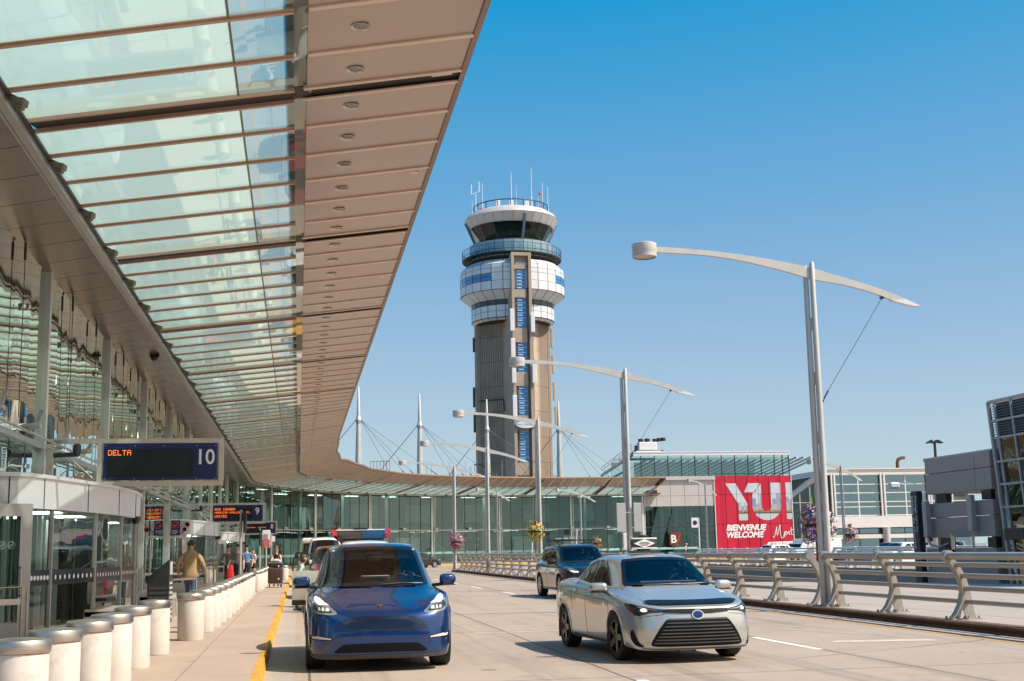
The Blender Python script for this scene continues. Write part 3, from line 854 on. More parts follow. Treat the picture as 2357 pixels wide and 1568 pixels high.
# clutter on the roof left of the tower
t = thing('rooftop_aerial_frame', 'distant cluster of thin aerials and red lamps on the terminal roof', 'aerials', (22,175,8.3))
m = MB()
for i in range(22):
    x = 17.2+i*.52+random.uniform(-.2,.2); h = random.choice((.7,.9,1.2,1.6,2.6,3.4)); m.tube([(x,175,8.3),(x,175,10.3+h)],.035,5)
m.beam((17,175,10.3),(29,175,10.2),.2,.4); m.beam((18.2,175,11.6),(24,175,11.5),.1,.12)
m.build('aerial', M('aerial_grey',(.35,.38,.42),.5), t)
m = MB(); m.prism([(23.6,13.2),(26.2,13.5),(26.4,13.2),(25,12.6)],174.7,175.0,'Y'); m.build('radar_bar', DARKM, t)
m = MB()
for x in (18.4,24.5,25.3): m.rbox((x,174.8,11.2),(.5,.3,.5),.08); m.tube([(x,174.8,10.3),(x+.3,174.8,11.2)],.08,5)
m.build('red_lamp', RED, t)
t = thing('rooftop_ladder_cage', 'small grey ladder cage with a red plate on the canopy roof', 'ladder cage', (9,150,8.3))
m = MB()
for i in range(7): m.tube([(8.2+i*.37,150,8.3),(8.2+i*.37,150,12.0)],.04,5)
m.tube([(8.2,150,12),(10.42,150,12)],.05,5); m.tube([(8.2,150,10.6),(10.42,150,10.6)],.04,5); m.build('bars', M('cage_grey',(.22,.26,.3),.5), t)
m = MB(); m.rbox((9.4,149.9,9.9),(1.3,.1,.35),.03); m.build('plate', RED, t)

# ------------------------------------------------------------------ street lamps on the median
def lamp(x,y,sc=1.0):
    t = thing('street_lamp','', 'street lamp', (x,y,.12))
    m = MB()
    for dx,dy,h in ((.07,-.05,8.04),(-.05,.06,7.97)):
        m.tube([(dx,dy,0),(dx,dy,5),(dx,dy,h-.05),(dx,dy,h)],[.078,.07,.062,.045],12)
    for z in (.9,2.3,3.7,5.1,6.4): m.box(-.03,.05,-.02,.03,z,z+.3)
    m.build('pole', POSTM, t, 40, world=False)
    m = MB(); top = [(-3.75,8.345),(-3.53,8.34),(-2.95,8.315),(-2.36,8.27),(-1.8,8.215),(-1.24,8.14),(-.6,8.04),(.02,7.92),(.86,7.69),(1.4,7.54),(1.84,7.40),(2.49,7.16)]
    bot = [(2.12,7.13),(1.8,7.25),(1.4,7.38),(.85,7.51),(.13,7.62),(-.03,7.66),(-.7,7.84),(-1.41,8.0),(-1.9,8.09),(-2.36,8.15),(-2.95,8.19),(-3.53,8.21),(-3.75,8.215)]
    m.prism(top+bot,-.045,.045,'Y'); m.build('arm', POSTM, t, world=False)
    m = MB(); m.prism([(2.05,7.14),(2.35,7.06),(2.61,7.005),(2.78,7.01),(2.45,7.155)],-.075,.075,'Y'); m.build('fin_tip', WHITEP, t, world=False)
    m = MB(); m.lathe([(0,8.43),(.25,8.43),(.29,8.41),(.29,8.22),(.285,8.21),(.285,8.10),(.26,8.09)],(-4.02,0,0),24); m.beam((-3.78,0,8.28),(-3.66,0,8.28),.05,.09); h = m.build('lamp_head', POSTM, t, 40, world=False)
    m = MB(); m.lathe([(0,8.11),(.255,8.11)],(-4.02,0,0),24); m.build('lens', M('lamp_lens',(.5,.42,.33),.3) if 'lamp_lens' not in bpy.data.materials else bpy.data.materials['lamp_lens'], h, world=False, fix=False)
    m = MB(); m.tube([(1.82,0,7.2),(.2,0,4.78)],.007,5); m.tube([(.32,0,4.96),(.2,0,4.76)],.018,6); m.ball((.17,0,4.73),.04,6,5); m.lathe([(.015,0),(.07,.05)],(1.82,0,7.17),8); m.build('stay', DARKM, t, world=False)
    m = MB(); m.box(-.28,.28,-.2,.2,0,.03); m.build('base_plate', DARKM, t, world=False)
    return t
LY = [28.35,46.3,64.2,82.2,100.2]
lp = lamp(11.95,LY[0])
labs = ['tall twin pole street lamp nearest the camera, beside the right railing','twin pole street lamp second from the camera, its post behind the silver taxi','street lamp third from the camera, its arm crossing the foot of the control tower',
        'street lamp fourth from the camera, its arm reaching just left of the tower foot','smallest median street lamp, standing at the far end of the railing']
G1 = 'arched street lamps along the median railing'
for i,y in enumerate(LY):
    o = lp if i == 0 else copy_tree(lp)
    o.location = (11.95,y,.12); tag(o,labs[i],None,G1)
lab2 = ['far road street lamp right of the big flower basket','far road street lamp in front of the glass hall by the red banner','far road street lamp right of the second median lamp','farthest road street lamp behind the third median lamp']
for i,(x,y) in enumerate(((33.4,76),(33.4,103.4),(33.4,149.9),(33.4,215))):
    if i == 3: x,y = 20.2,132
    if i == 2: x,y = 28.8,131
    o = copy_tree(lp); o.location = (x,y,(-1.65,-1.35,-.75,-.5)[i]); o.scale = ((.5,.36,.6,.5)[i],1,1); tag(o,lab2[i],None,'arched street lamps along the far road')

# ------------------------------------------------------------------ guard railings
def post_shape():
    m = MB()
    fr = [(-.20,1.15),(-.155,1.06),(-.06,.93),(.03,.78),(.075,.62),(.08,.47),(.03,.28),(-.06,.12),(-.15,.02)]
    bk = [(.02,.02),(.085,.20),(.15,.02),(.33,.02),(.27,.45),(.20,.74),(.08,.98),(-.05,1.13)]
    m.prism(fr+bk,-.012,.012,'Y')
    for (a,b) in zip(fr[:-1],fr[1:]): m.beam((a[0],0,a[1]),(b[0],0,b[1]),.15,.016,up=(0,1,0) if False else (1,0,.3))
    m.tube([(-.135,-.08,1.145),(-.135,.08,1.145)],.105,14)
    m.box(-.24,.0,-.11,.11,0,.022); m.box(.12,.40,-.11,.11,0,.022)
    for x in (-.2,-.04,.16,.36):
        for y in (-.075,.075): m.tube([(x,y,.02),(x,y,.065)],.022,6)
    me = m.mesh('post',None,35); me.materials.append(RAILM); return me
PME = post_shape()
RAILS = [(-.135,1.145,.068),(.03,.985,.045),(.115,.785,.045),(.165,.555,.045),(.18,.315,.045)]
def railing(x,y0,y1,label,group,mat_=None,posts=7,flip=1,z=.12):
    t = thing('guard_railing',label,'railing',(x,y0,z),group=group)
    L = y1-y0
    m = MB()
    for rx,rz,r in RAILS: m.tube([(rx*flip,.05,rz),(rx*flip,L-.05,rz)],r,12)
    m.build('rail', mat_ or RAILM, t, 40, world=False)
    for i in range(posts):
        o = bpy.data.objects.new('post',PME); col.objects.link(o); o.parent = t; o.location = (0,L*i/(posts-1),0)
        if flip < 0: o.rotation_euler = (0,0,PI)
    return t
gl_ = 'grey tube railings along the median'
ends = [(-26.0-.0,-8.0),(-7.0,9.9),(10.85,27.92),(28.78,45.87),(46.73,63.77),(64.63,81.77),(82.63,96.2)]
rl = ['','','nearest grey tube railing, running off the right edge of the picture','grey tube railing between the nearest street lamp and the second','grey tube railing behind the black car, past the second street lamp','grey tube railing between the third and fourth street lamps','last grey tube railing, ending where the median tapers']
for i,(a,b) in enumerate(ends):
    if i >= 2: railing(11.88,a,b,rl[i],gl_,posts=7 if i<6 else 6)
for i,(a,b) in enumerate(((38,53.5),(54.5,75.3),(76.5,102.7))):
    t = railing(32.3,a,b,['white railing on the far road right of the big flower basket','white railing on the far road in front of the white cars','white railing on the far road in front of the red banner'][i],'white railings along the far road',RAILW,posts=[7,8,10][i],flip=-1,z=.10)
    for c in kids(t):
        if c.name.startswith('post'):
            c.data = c.data if 'post_white' not in bpy.data.meshes else bpy.data.meshes['post_white']
            if c.data.name != 'post_white':
                d = PME.copy(); d.name = 'post_white'; d.materials.clear(); d.materials.append(RAILW); c.data = d

# ------------------------------------------------------------------ glass hall with the red banner
hall = thing('glass_hall','glass hall beyond the canopy with a grey band and slanted trusses upstairs','terminal hall',(45,151,0))
HY = 151.2
m = MB()
m.box(41.1,49.95,HY,HY+.4,6.35,9.5); m.box(41.1,50.1,HY-.25,HY+.5,9.5,9.95)
m.build('grey_band', GREYP, hall)
m = MB()
for i in range(1,6): m.box(40.9+1.78*i-.012,40.9+1.78*i+.012,HY-.01,HY,6.4,9.5)
m.box(41.1,49.95,HY-.01,HY,7.6,7.62); m.build('panel_joint', DARKM, hall)
g = MB(); mm = MB()
for i in range(5):
    x0 = 41.05+1.76*i; g.add([(x0,HY,.4),(x0+1.72,HY+random.uniform(-.02,.02),.4),(x0+1.72,HY,6.3),(x0,HY+random.uniform(-.02,.02),6.3)],[(0,1,2,3)])
    mm.box(x0-.05,x0-.0,HY-.04,HY+.1,.2,6.35)
gp = g.build('window', glass('hall_glass',(.62,.76,.72),1.6,wav=.15,wscale=.5,boost=2.4,gt=(.72,.92,.87)), hall, fix=False); mm.box(41,50,HY-.05,HY+.1,3.80,3.92); mm.box(49.85,49.98,HY-.06,HY+.1,.1,6.35); mm.build('mullion', DARKJ, gp)
m = MB(); m.box(40.75,41.05,HY-.15,HY+.2,.1,6.6); m.box(40.5,40.66,HY-.15,HY+.2,.1,6.6); m.build('column', COLW, hall)
up = MB(); um = MB(); HG = glass('truss_hall_glass',(.70,.88,.83),1.5,wav=.1,boost=2.5,gt=(.75,.95,.9))
xs = [40.05,40.9]+[40.9+1.695*i for i in range(1,11)]+[58.9,59.75]
for a,b in zip(xs[:-1],xs[1:]):
    up.add([(a+.03,HY+.02,9.95 if a<50 else 10.0),(b-.03,HY+.02,9.95 if a<50 else 10.0),(b-.03,HY+.02,12.5),(a+.03,HY+.02,12.5)],[(0,1,2,3)]); um.box(b-.04,b+.04,HY-.08,HY+.08,9.95,12.5)
um.box(50.1,59.75,HY-.05,HY+.06,10.18,10.26)
up.build('upper_window', HG, hall, fix=False); um.build('upper_mullion', DARKM, hall)
m = MB(); m.box(39.95,59.85,HY-.15,HY+.1,12.48,12.83); m.box(39.95,59.85,HY-.2,HY+1.5,12.83,12.95); m.build('roof', WHITEP, hall)
m = MB(); m.add([(40,HY,9.95),(40,HY,12.5),(40.3,HY+18,10.9),(40.3,HY+18,8.4)],[(0,1,2,3)]); m.build('side_window', HG, hall, fix=False)
m = MB(); m.beam((40,HY-.05,12.7),(40.3,HY+18,11.2),.3,.3); m.tube([(39.9,HY+.4,13.1),(39.9,HY+.4,13.9)],.04,5); m.tube([(39.9,HY+.4,13.9),(40.2,HY+18,12.2)],.04,5); m.tube([(39.9,HY+.4,13.5),(40.2,HY+18,11.8)],.03,5)
for i in range(8): m.tube([(39.9+.3*i/8,HY+.4+17.6*i/8,12.9-1.7*i/8),(39.9+.3*i/8,HY+.4+17.6*i/8,13.9-1.7*i/8)],.03,5)
m.build('edge_railing', LIGHTM, hall)
m = MB()
for i in range(24):
    x = 38.5+i*.95; m.beam((x,HY+8.5,9.9),(x+4.2,HY+2.2,12.35),.16,.22)
m.beam((38,HY+2,12.2),(60,HY+2,12.2),.25,.3); m.beam((38,HY+8,10),(60,HY+8,10),.3,.3)
m.build('truss', M('truss_grey',(.42,.48,.47),.5), hall)
m = MB(); m.box(40.2,59.7,HY+.1,HY+12,9.6,9.9); m.box(40.2,59.7,HY+.1,HY+12,3.3,3.5); m.box(40.2,59.7,HY+12,HY+12.2,0,12.5); m.box(40.2,59.7,HY+.1,HY+12,.0,.12)
m.build('interior_floor', INFLR, hall)
m = MB()
for x in (42.3,44.1,45.9,47.8): m.box(x,x+.2,HY+3,HY+3.2,.1,9.6)
m.beam((44.5,HY+2.5,4.8),(49.4,HY+2.5,2.0),.4,.2); m.beam((44.5,HY+2.4,5.6),(49.4,HY+2.4,2.8),.06,.06); m.beam((45.5,HY+2.5,4.0),(49.6,HY+2.5,1.2),.5,.15)
m.build('stair', TEAL, hall)
m = MB()
for i in range(8):
    x = 41.2+i*1.1; m.box(x,x+.28,HY+5.0,HY+5.05,.4 if i%2 else 4.6,3.0 if i%2 else 7.4)
m.build('interior_panel', M('hall_pale_panel',(.55,.58,.55),.6,var=.2), hall)
m = MB(); m.quad((41.1,HY-.03,1.22),(47.6,HY-.03,1.22),(47.6,HY-.03,1.46),(41.1,HY-.03,1.46)); m.build('safety_band', bpy.data.materials['safety_film'], hall, fix=False)
# letter board B inside the glass
t = thing('letter_sign','dark red board with a large white letter B behind the hall window','sign',(45.2,HY-.05,1.6))
m = MB(); m.box(44.1,45.5,HY-.16,HY-.1,1.72,3.25); m.build('board', M('sign_dark_red',(.17,.03,.015),.4,var=.25,scale=1.2), t)
m = MB(); m.prism([(44.8,1.73),(45.35,3.2),(45.49,3.2),(45.49,2.85),(45.05,1.73)],HY-.17,HY-.165,'Y'); m.build('stripe', M('stripe_red',(.30,.06,.03),.4), t)
text('letter','B',1.3,(44.22,HY-.18,2.0),FACE_S,WHITEL,t,off=.035)
# the red banner
bn = thing('banner_wall','huge red welcome banner covering the end of the glass hall','banner',(55,HY,.3))
REDB = NT('banner_red'); _P = REDB.pos(); _x,_y,_z = REDB.sep(_P)
_n = REDB.noise(.8,_P,2,.5,stretch=(1,1,.12)); _c = REDB.mix(REDB.ramp(_n,.46,.58),(.50,.004,.030),(.57,.014,.042))
_p = REDB.bsdf(_c,.38); REDB.m  # printed film behind glass
BANM = REDB.done(_p)
BX0,BX1 = 50.05,59.85
m = MB(); m.box(BX0,BX1,HY-.02,HY+.2,.3,9.93); m.build('panel', BANM, bn)
m = MB()
for i in range(0,7):
    x = 50.05+1.62*i if i else 50.0
    if i == 0: m.box(BX0-.09,BX0,HY-.08,HY+.1,.2,9.95)
m.box(BX1,BX1+.09,HY-.08,HY+.1,.2,9.95); m.build('edge_trim', WHITEP, bn)
m = MB()
for i in range(1,7): m.box(50.0+1.4*i-.012,50.0+1.4*i+.012,HY-.055,HY-.03,.3,9.93)
for z in (4.1,7.7): m.box(BX0,BX1,HY-.052,HY-.032,z,z+.02)
m.build('panel_joint', M('joint_red',(.16,.01,.02),.4), bn)
PR = NT('skyline_print'); _P = PR.pos(); _x,_y,_z = PR.sep(_P)
def block(t, x, sc, seed):
    q = t.math('FLOOR', t.math('MULTIPLY', t.math('ADD',x,seed), sc)); w_ = t.n('ShaderNodeTexWhiteNoise', noise_dimensions='1D'); t.l(q, w_.inputs['W']); return w_.outputs
_sky = PR.mix(PR.ramp(_z,6.3,9.0), (.52,.56,.58), (.56,.60,.64))
b1 = block(PR,_x,1.9,.3); h1 = PR.math('ADD', PR.math('MULTIPLY', b1['Value'], 1.7), 5.9)
_c = PR.mix(PR.math('LESS_THAN',_z,h1), (.54,.58,.62), PR.mix(b1['Color'],(.17,.25,.36),(.40,.40,.46)))
b2 = block(PR,_x,3.3,7.1); h2 = PR.math('ADD', PR.math('MULTIPLY', b2['Value'], .9), 5.6)
_c = PR.mix(PR.math('LESS_THAN',_z,h2), _c, PR.mix(b2['Value'],(.42,.30,.32),(.45,.45,.5)))
_tr = PR.noise(5,_P,3); h3 = PR.math('ADD', PR.math('MULTIPLY', PR.noise(2.2,_P,2), .6), 5.12)
_c = PR.mix(PR.math('LESS_THAN',_z,h3), _c, PR.mix(PR.ramp(_tr,.4,.62),(.10,.12,.05),(.48,.36,.06)))
_c = PR.mix(PR.math('LESS_THAN',_z,5.18), _c, (.12,.08,.06)); _c = PR.mix(PR.math('LESS_THAN',_z,5.02), _c, (.5,.53,.55))
PRM = PR.done(PR.bsdf(_c,.3))
def arcpts(cx_,cz_,r,a0,a1,n=10): return [(cx_+r*math.cos(R(a0+(a1-a0)*i/n)), cz_+r*math.sin(R(a0+(a1-a0)*i/n))) for i in range(n+1)]
Yl = [(51.42,9.03),(52.7,9.03),(54.13,6.55),(54.13,4.6),(54.05,4.52),(53.06,4.52),(52.98,4.6),(52.98,6.5)]
Ys = [(53.78,7.92),(54.30,9.03),(55.78,9.03),(55.20,7.92)]
U = [(54.82,7.7),(55.95,8.95),(55.95,6.2)]+arcpts(56.55,6.2,.62,180,360,10)[1:]+[(57.2,9.0),(57.3,9.06),(58.38,9.06),(58.47,8.98),(58.47,6.05)]+arcpts(56.6,6.35,1.86,350,182,14)
Lp = [(59.12,9.08),(59.83,9.08),(59.83,4.58),(59.24,4.58),(59.12,4.72)]
for nm,pg in (('letter',Yl),('letter',Ys),('letter',U),('letter',Lp)):
    m = MB(); m.prism(pg,HY-.045,HY-.03,'Y')
    if pg is Yl: pass
    m.build(nm, PRM, bn)
text('lettering','BIENVENUE',.98,(51.27,HY-.04,3.33),FACE_S,WHITEL,bn,shear=.25,off=.045,sx=.985)
text('lettering','WELCOME',.98,(51.2,HY-.04,2.47),FACE_S,WHITEL,bn,shear=.25,off=.045,sx=.99)
scr = [[(57.16,2.48),(57.28,2.42),(57.42,2.62),(57.62,3.3),(57.72,3.72),(57.70,3.2),(57.75,2.62),(57.95,3.2),(58.16,3.98),(58.14,3.3),(58.2,2.6),(58.34,2.3),(58.5,2.42),(58.62,2.7),(58.74,3.1)],
       [(58.72,3.12),(58.68,2.4),(58.72,2.75),(58.86,3.08),(58.98,2.95),(58.95,2.75),(58.8,2.66)],[(59.1,3.05),(59.08,2.72),(59.2,3.0),(59.32,3.06),(59.33,2.72),(59.44,2.72)],[(59.58,3.6),(59.56,3.0),(59.6,2.72),(59.75,2.72)],[(59.42,3.2),(59.80,3.3)]]
m = MB()
for st in scr:
    pts = [Vector((a,HY-.035,b)) for a,b in st]; sm = []
    for i in range(len(pts)-1):
        p0,p1,p2,p3 = pts[max(i-1,0)],pts[i],pts[i+1],pts[min(i+2,len(pts)-1)]
        for k in range(4):
            u = k/4; sm.append(.5*((2*p1)+(-p0+p2)*u+(2*p0-5*p1+4*p2-p3)*u*u+(-p0+3*p1-3*p2+p3)*u**3))
    sm.append(pts[-1]); m.tube(sm,.045,6)
m.build('script_lettering', WHITEL, bn, 60)
m = MB(); m.prism([(55.9,.95),(56.6,1.86),(59.83,1.92),(59.83,1.25),(57,1.2)],HY-.045,HY-.03,'Y'); m.build('white_tag', WHITEL, bn)
text('lettering','YUL',.52,(56.78,HY-.05,1.36),FACE_S,RED,bn,off=.01)
text('lettering','Aeroport international',.13,(57.75,HY-.05,1.68),FACE_S,M('tag_grey',(.4,.42,.45),.5),bn); text('lettering','Montreal-Trudeau airport',.13,(57.75,HY-.05,1.5),FACE_S,bpy.data.materials['tag_grey'],bn)
# camera unit on the hall roof
t = thing('roof_floodlights','pale box with dark floodlights on the corner of the hall roof','floodlights',(42,HY+.5,12.9))
m = MB(); m.rbox((42,HY+1,13.7),(2.3,1.2,1.0),.08); m.box(40.5,43.6,HY+.4,HY+1.6,12.95,13.12); m.build('box', WHITEP, t)
m = MB()
for x,z in ((41.2,14.4),(42.0,14.45),(43.0,14.4),(43.5,14.5),(44.0,14.55)): m.rbox((x,HY+.8,z),(.5,.5,.42),.06,rz=.4)
m.box(40.6,44.0,HY+.7,HY+.9,13.1,13.2); m.box(40.4,40.7,HY+.6,HY+1,13,13.8); m.build('lamp', BLACKP, t)

# ------------------------------------------------------------------ second glass building on the right
b2 = thing('glass_pavilion','glass and white framed pavilion with a sloping left roof beyond the far road','building',(64,136,0))
BY = 136
m = MB(); m.box(58.2,75,BY+.15,BY+14,-6,9.3); m.build('body', INWALL, b2)
g = MB(); fr = MB()
zl = [4.5,5.45,6.0,7.0,7.95,9.0]; xl = [58.9+2.82*i for i in range(6)]
for a,b in zip(xl[:-1],xl[1:]):
    for c,d in zip(zl[:-1],zl[1:]): g.add([(a+.05,BY,c+.04),(b-.05,BY+random.uniform(-.012,.012),c+.04),(b-.05,BY,d-.04),(a+.05,BY+random.uniform(-.012,.012),d-.04)],[(0,1,2,3)])
for a,b,c,d in ((58.9,75,2.5,3.05),(58.9,75,.9,1.9),(58.9,75,-.1,.85)): 
    for i in range(6): g.add([(a+2.7*i+.06,BY+.05,c),(a+2.7*i+2.64,BY+.05,c),(a+2.7*i+2.64,BY+.05,d),(a+2.7*i+.06,BY+.05,d)],[(0,1,2,3)])
g.build('window', glass('pavilion_glass',(.22,.36,.42),1.9,wav=.12,wscale=.4,boost=3.5,gt=(.75,.9,.95)), b2, fix=False)
for x in xl: fr.box(x-.07,x+.07,BY-.06,BY+.1,4.4,9.1)
for x in (58.5,58.85,64.35,64.75,70,70.3): fr.box(x-.09,x+.09,BY-.35,BY-.1,4.3,9.2)
for z in zl: fr.box(58.4,75,BY-.05,BY+.08,z-.05,z+.05)
fr.build('frame', M('pavilion_white',(.74,.70,.66),.5,var=.04,dirt=((.5,.47,.44),.3)), b2)
m = MB(); m.box(57.9,75,BY-.3,BY+14,9.0,9.62); m.box(57.9,75,BY-.45,BY+.1,9.62,9.72); m.box(58.2,75,BY-.4,BY+.2,3.15,4.4); m.box(58.0,75,BY-.6,BY+.2,1.95,2.4); m.box(57.8,58.6,BY-.3,BY+.2,-.5,3.2)
m.build('fascia', bpy.data.materials['pavilion_white'], b2)
m = MB()
for x in (64.55,70.4): m.tube([(x,BY-.5,-.2),(x,BY-.5,3.15)],.42,14)
m.build('column', GREYP, b2, 40)
m = MB(); m.prism([(53.2,6.55),(55.6,8.3),(57.9,9.55),(58.2,9.55),(58.2,9.15),(55.8,7.8),(53.4,6.2)],BY-.2,BY+.5,'Y'); m.build('sloping_roof', M('slope_metal',(.22,.23,.25),.4,.4), b2)
m = MB(); m.add([(53.6,BY,-.1),(58.1,BY,-.1),(58.1,BY,9.1),(55.8,BY,7.8),(53.6,BY,6.3)],[(0,1,2,3,4)]); m.build('end_window', glass('pavilion_end_glass',(.5,.62,.55),1.7,wav=.1), b2, fix=False)
m = MB()
for x,z in ((54.8,7.0),(56.0,7.8),(57.2,8.5)): m.box(x-.06,x+.06,BY-.06,BY+.06,-.1,z)
for z in (2.0,6.0): m.box(53.6,58.1,BY-.05,BY+.05,z-.05,z+.05)
m.box(54.0,55.8,BY-.1,BY-.06,-.1,1.7); m.build('end_mullion', LIGHTM, b2)
m = MB(); m.box(60.6,66,BY+12,BY+24,3,8.2); m.build('rear_block', M('rear_block_blue_grey',(.33,.36,.41),.6), b2)
m = MB(); m.tube([(67.6,BY+2,9.6),(67.6,BY+2,10.5),(67.75,BY+2,10.85),(68.1,BY+2,11.0),(68.5,BY+2,11.05)],.2,10); m.build('exhaust_pipe', RUST, b2, 40)
b2.scale = (1.18,1.18,1.18); b2.location = (64*1.18,160.5,-.2)
# tall light mast behind
t = thing('high_mast_light','thin dark mast with three floodlights far behind the grey building','light mast',(99.6,190,-6))
m = MB(); m.tube([(99.6,190,-6),(99.6,190,17.2)],[.3,.22],8); m.build('pole', DARKM, t)
m = MB()
for dx in (-.9,.0,.9): m.prism([(99.6+dx-.55,17.0),(99.6+dx+.35,17.5),(99.6+dx+.45,17.2),(99.6+dx-.2,16.9)] if dx<=0 else [(99.6+dx-.4,17.5),(99.6+dx+.5,17.0),(99.6+dx+.1,16.9),(99.6+dx-.5,17.2)],189.6,190.4,'Y')
m.beam((98.6,190,17.1),(100.6,190,17.1),.2,.2); m.build('floodlight', BLACKP, t)

# ------------------------------------------------------------------ grey panelled stair block with sign, and the leaning glass tower
gb = thing('grey_link_building','grey panelled block with open window slots in front of the far road','building',(26.2,46,-6))
GP = M('warm_grey_panel',(.42,.33,.285),.6,.0,var=.05,scale=.5,dirt=((.24,.21,.2),.3))
m = MB()
for z0,z1,y1 in ((3.47,4.92,50.6),(1.69,3.08,50.7),(-6,1.25,50.9)):
    zm = z0+(z1-z0)*.58
    for ya,yb in ((45.4,46.55),(46.58,y1)):
        if z0 < -1: m.box(26,26.3,ya,yb,-6,z1); continue
        m.box(26,26.3,ya,yb,z0,zm-.012); m.box(26,26.3,ya,yb,zm+.012,z1)
m.build('panel', GP, gb)
m = MB(); m.box(26.25,26.55,49.9,50.4,-6,4.8); m.box(26.25,26.55,45.5,46.1,-6,4.8); m.box(26.1,31.6,45.4,50.9,4.86,5.0); m.box(26.35,31.5,50.6,50.8,3.5,4.85)
m.build('pier', GREYP, gb)
m = MB(); m.box(26.06,26.3,49.1,49.9,3.1,3.45); m.box(26.06,26.3,45.6,46.3,3.1,3.45); m.box(26.06,26.3,49.0,49.8,1.27,1.66); m.box(25.8,26.0,48.6,49.5,1.05,1.3); m.box(26.06,26.3,45.5,46.1,1.27,1.66); m.build('dark_bracket', BLACKP, gb)
m = MB(); m.rbox((25.75,50.25,2.45),(.25,.3,1.5),.05); m.rbox((25.75,46.6,2.6),(.25,.3,1.4),.05)
m.tube([(25.75,50.25,1.75),(25.75,50.1,1.4),(25.9,49.6,1.3),(26.1,49.2,1.45)],.05,6); m.tube([(25.75,46.6,1.95),(25.75,46.6,1.0)],.05,6); m.build('lamp_tube', LIGHTM, gb)
m = MB(); m.tube([(25.7,48.2,1.2),(25.7,48.2,1.85)],.04,6); m.tube([(25.7,48.05,1.2),(25.7,48.05,1.75)],.04,6); m.ball((25.7,48.2,1.87),.06,6,5); m.build('roof_pipe', STEEL, gb)
sg = thing('vertical_sign','tall narrow navy sign with white vertical lettering beside the grey block','sign',(25.9,51.5,-6))
m = MB(); m.box(25.75,26.0,51.0,51.55,-6,3.65); m.build('board', M('dark_navy_board',(.012,.014,.035),.4), sg)
text('lettering','postes de sécurité',.30,(25.74,51.47,3.45),(R(90),R(90),R(-90)),WHITEL,sg)
text('lettering','Passage vers les',.24,(25.74,51.2,3.45),(R(90),R(90),R(-90)),WHITEL,sg)
m = MB(); m.beam((25.9,51.3,4.0),(25.2,51.5,4.02),.06,.05); m.rbox((25.0,51.5,3.92),(.42,.3,.26),.06); m.build('sign_lamp', WHITEP, sg)
gt_ = thing('leaning_glass_tower','leaning glass tower with grey louvres on top at the right edge','building',(26,42,-6))
lean = .045
def lx(z): return 26 - 0.0*z
def gy(z): return 45.05 + (6.76-z)*-.145 + .97
m = MB(); gm = MB(); lo = MB()
yr = 30.0
zb = [-6,-2.4,-1.5,-.6,.2,1.05,1.9,2.75,3.6,4.45,5.35,6.0,6.72]
def yl(z): return 45.1 - (6.76-z)*.105
def pt(v,z,x=26.0): return (x, v - (6.76-z)*.105, z)
vs = [45.1,44.72]+[43.6-1.12*i for i in range(0,9)]
for a,b in zip(zb[:-1],zb[1:]):
    for p,q in zip(vs[:-1],vs[1:]):
        if a >= 5.3:
            n = 7
            for i in range(n):
                z = a+(b-a)*(i+.25)/n; lo.quad(pt(p-.03,z,26.0),pt(q+.03,z,26.0),pt(q+.03,z+.05,26.06),pt(p-.03,z+.05,26.06)) 
        else: gm.add([pt(p-.03,a+.03),pt(q+.03,a+.03),pt(q+.03,b-.03,26+random.uniform(-.006,.006)),pt(p-.03,b-.03,26+random.uniform(-.006,.006))],[(0,1,2,3)])
    for v in vs: m.beam(pt(v,a,25.98),pt(v,b,25.98),.07,.08)
for z in zb[1:]:
    if z < 6.7: m.beam(pt(45.1,z,25.97),pt(34.6,z,25.97),.07,.075)
m.beam(pt(45.12,6.74,25.97),pt(34.6,6.74,25.97),.12,.1); m.beam(pt(45.14,-6,25.97),pt(45.14,6.74,25.97),.12,.12)
m.build('frame', M('tower_frame',(.42,.40,.40),.4,.3), gt_); lo.build('louvre', M('louvre_grey',(.35,.31,.29),.5,.2), gt_, fix=False)
gm.build('window', glass('tower_glass',(.10,.16,.18),1.8,wav=.25,wscale=.6,boost=1.4), gt_, fix=False)
m = MB(); m.prism([(45.05,6.7),(34.6,6.7),(34.6-1.35,-6),(45.05-1.34,-6)],26.1,30,'X'); m.build('core', M('tower_core_dark',(.06,.075,.08),.6), gt_)
# lettering box on the tower
m = MB(); m.rbox((25.7,43.2,1.75),(.5,1.35,.42),.04); m.build('projecting_box', BLACKP, gt_)

# ------------------------------------------------------------------ the car park across the forecourt, behind the photographer: the glass fronts mirror it
pg = thing('parking_garage','long dark parking garage that the far glass front mirrors','parking garage',(40,-125,-6))
m = MB()
for k,(x0,x1,z1) in enumerate(((-70,-22,13.5),(-22,10,15.8),(10,38,14.2),(38,64,17.5),(64,120,14.8))): m.box(x0,x1-.05,-150,-125,-6,z1)
m.build('block',M('garage_dark',(.07,.075,.07),.85,var=.3,scale=.1),pg)
m = MB()
for z in (1,4.2,7.4,10.6): m.box(-70,120,-124.98,-124.7,z,z+1.1)
m.build('parapet',M('garage_parapet',(.20,.21,.20),.8,var=.15,scale=.1),pg)
m = MB()
for x in (-12,4,22,30,47,52,80): m.box(x,x+random.uniform(1.5,5),-140,-136,13,19+random.uniform(0,3))
m.build('stair_head',DARKM,pg)
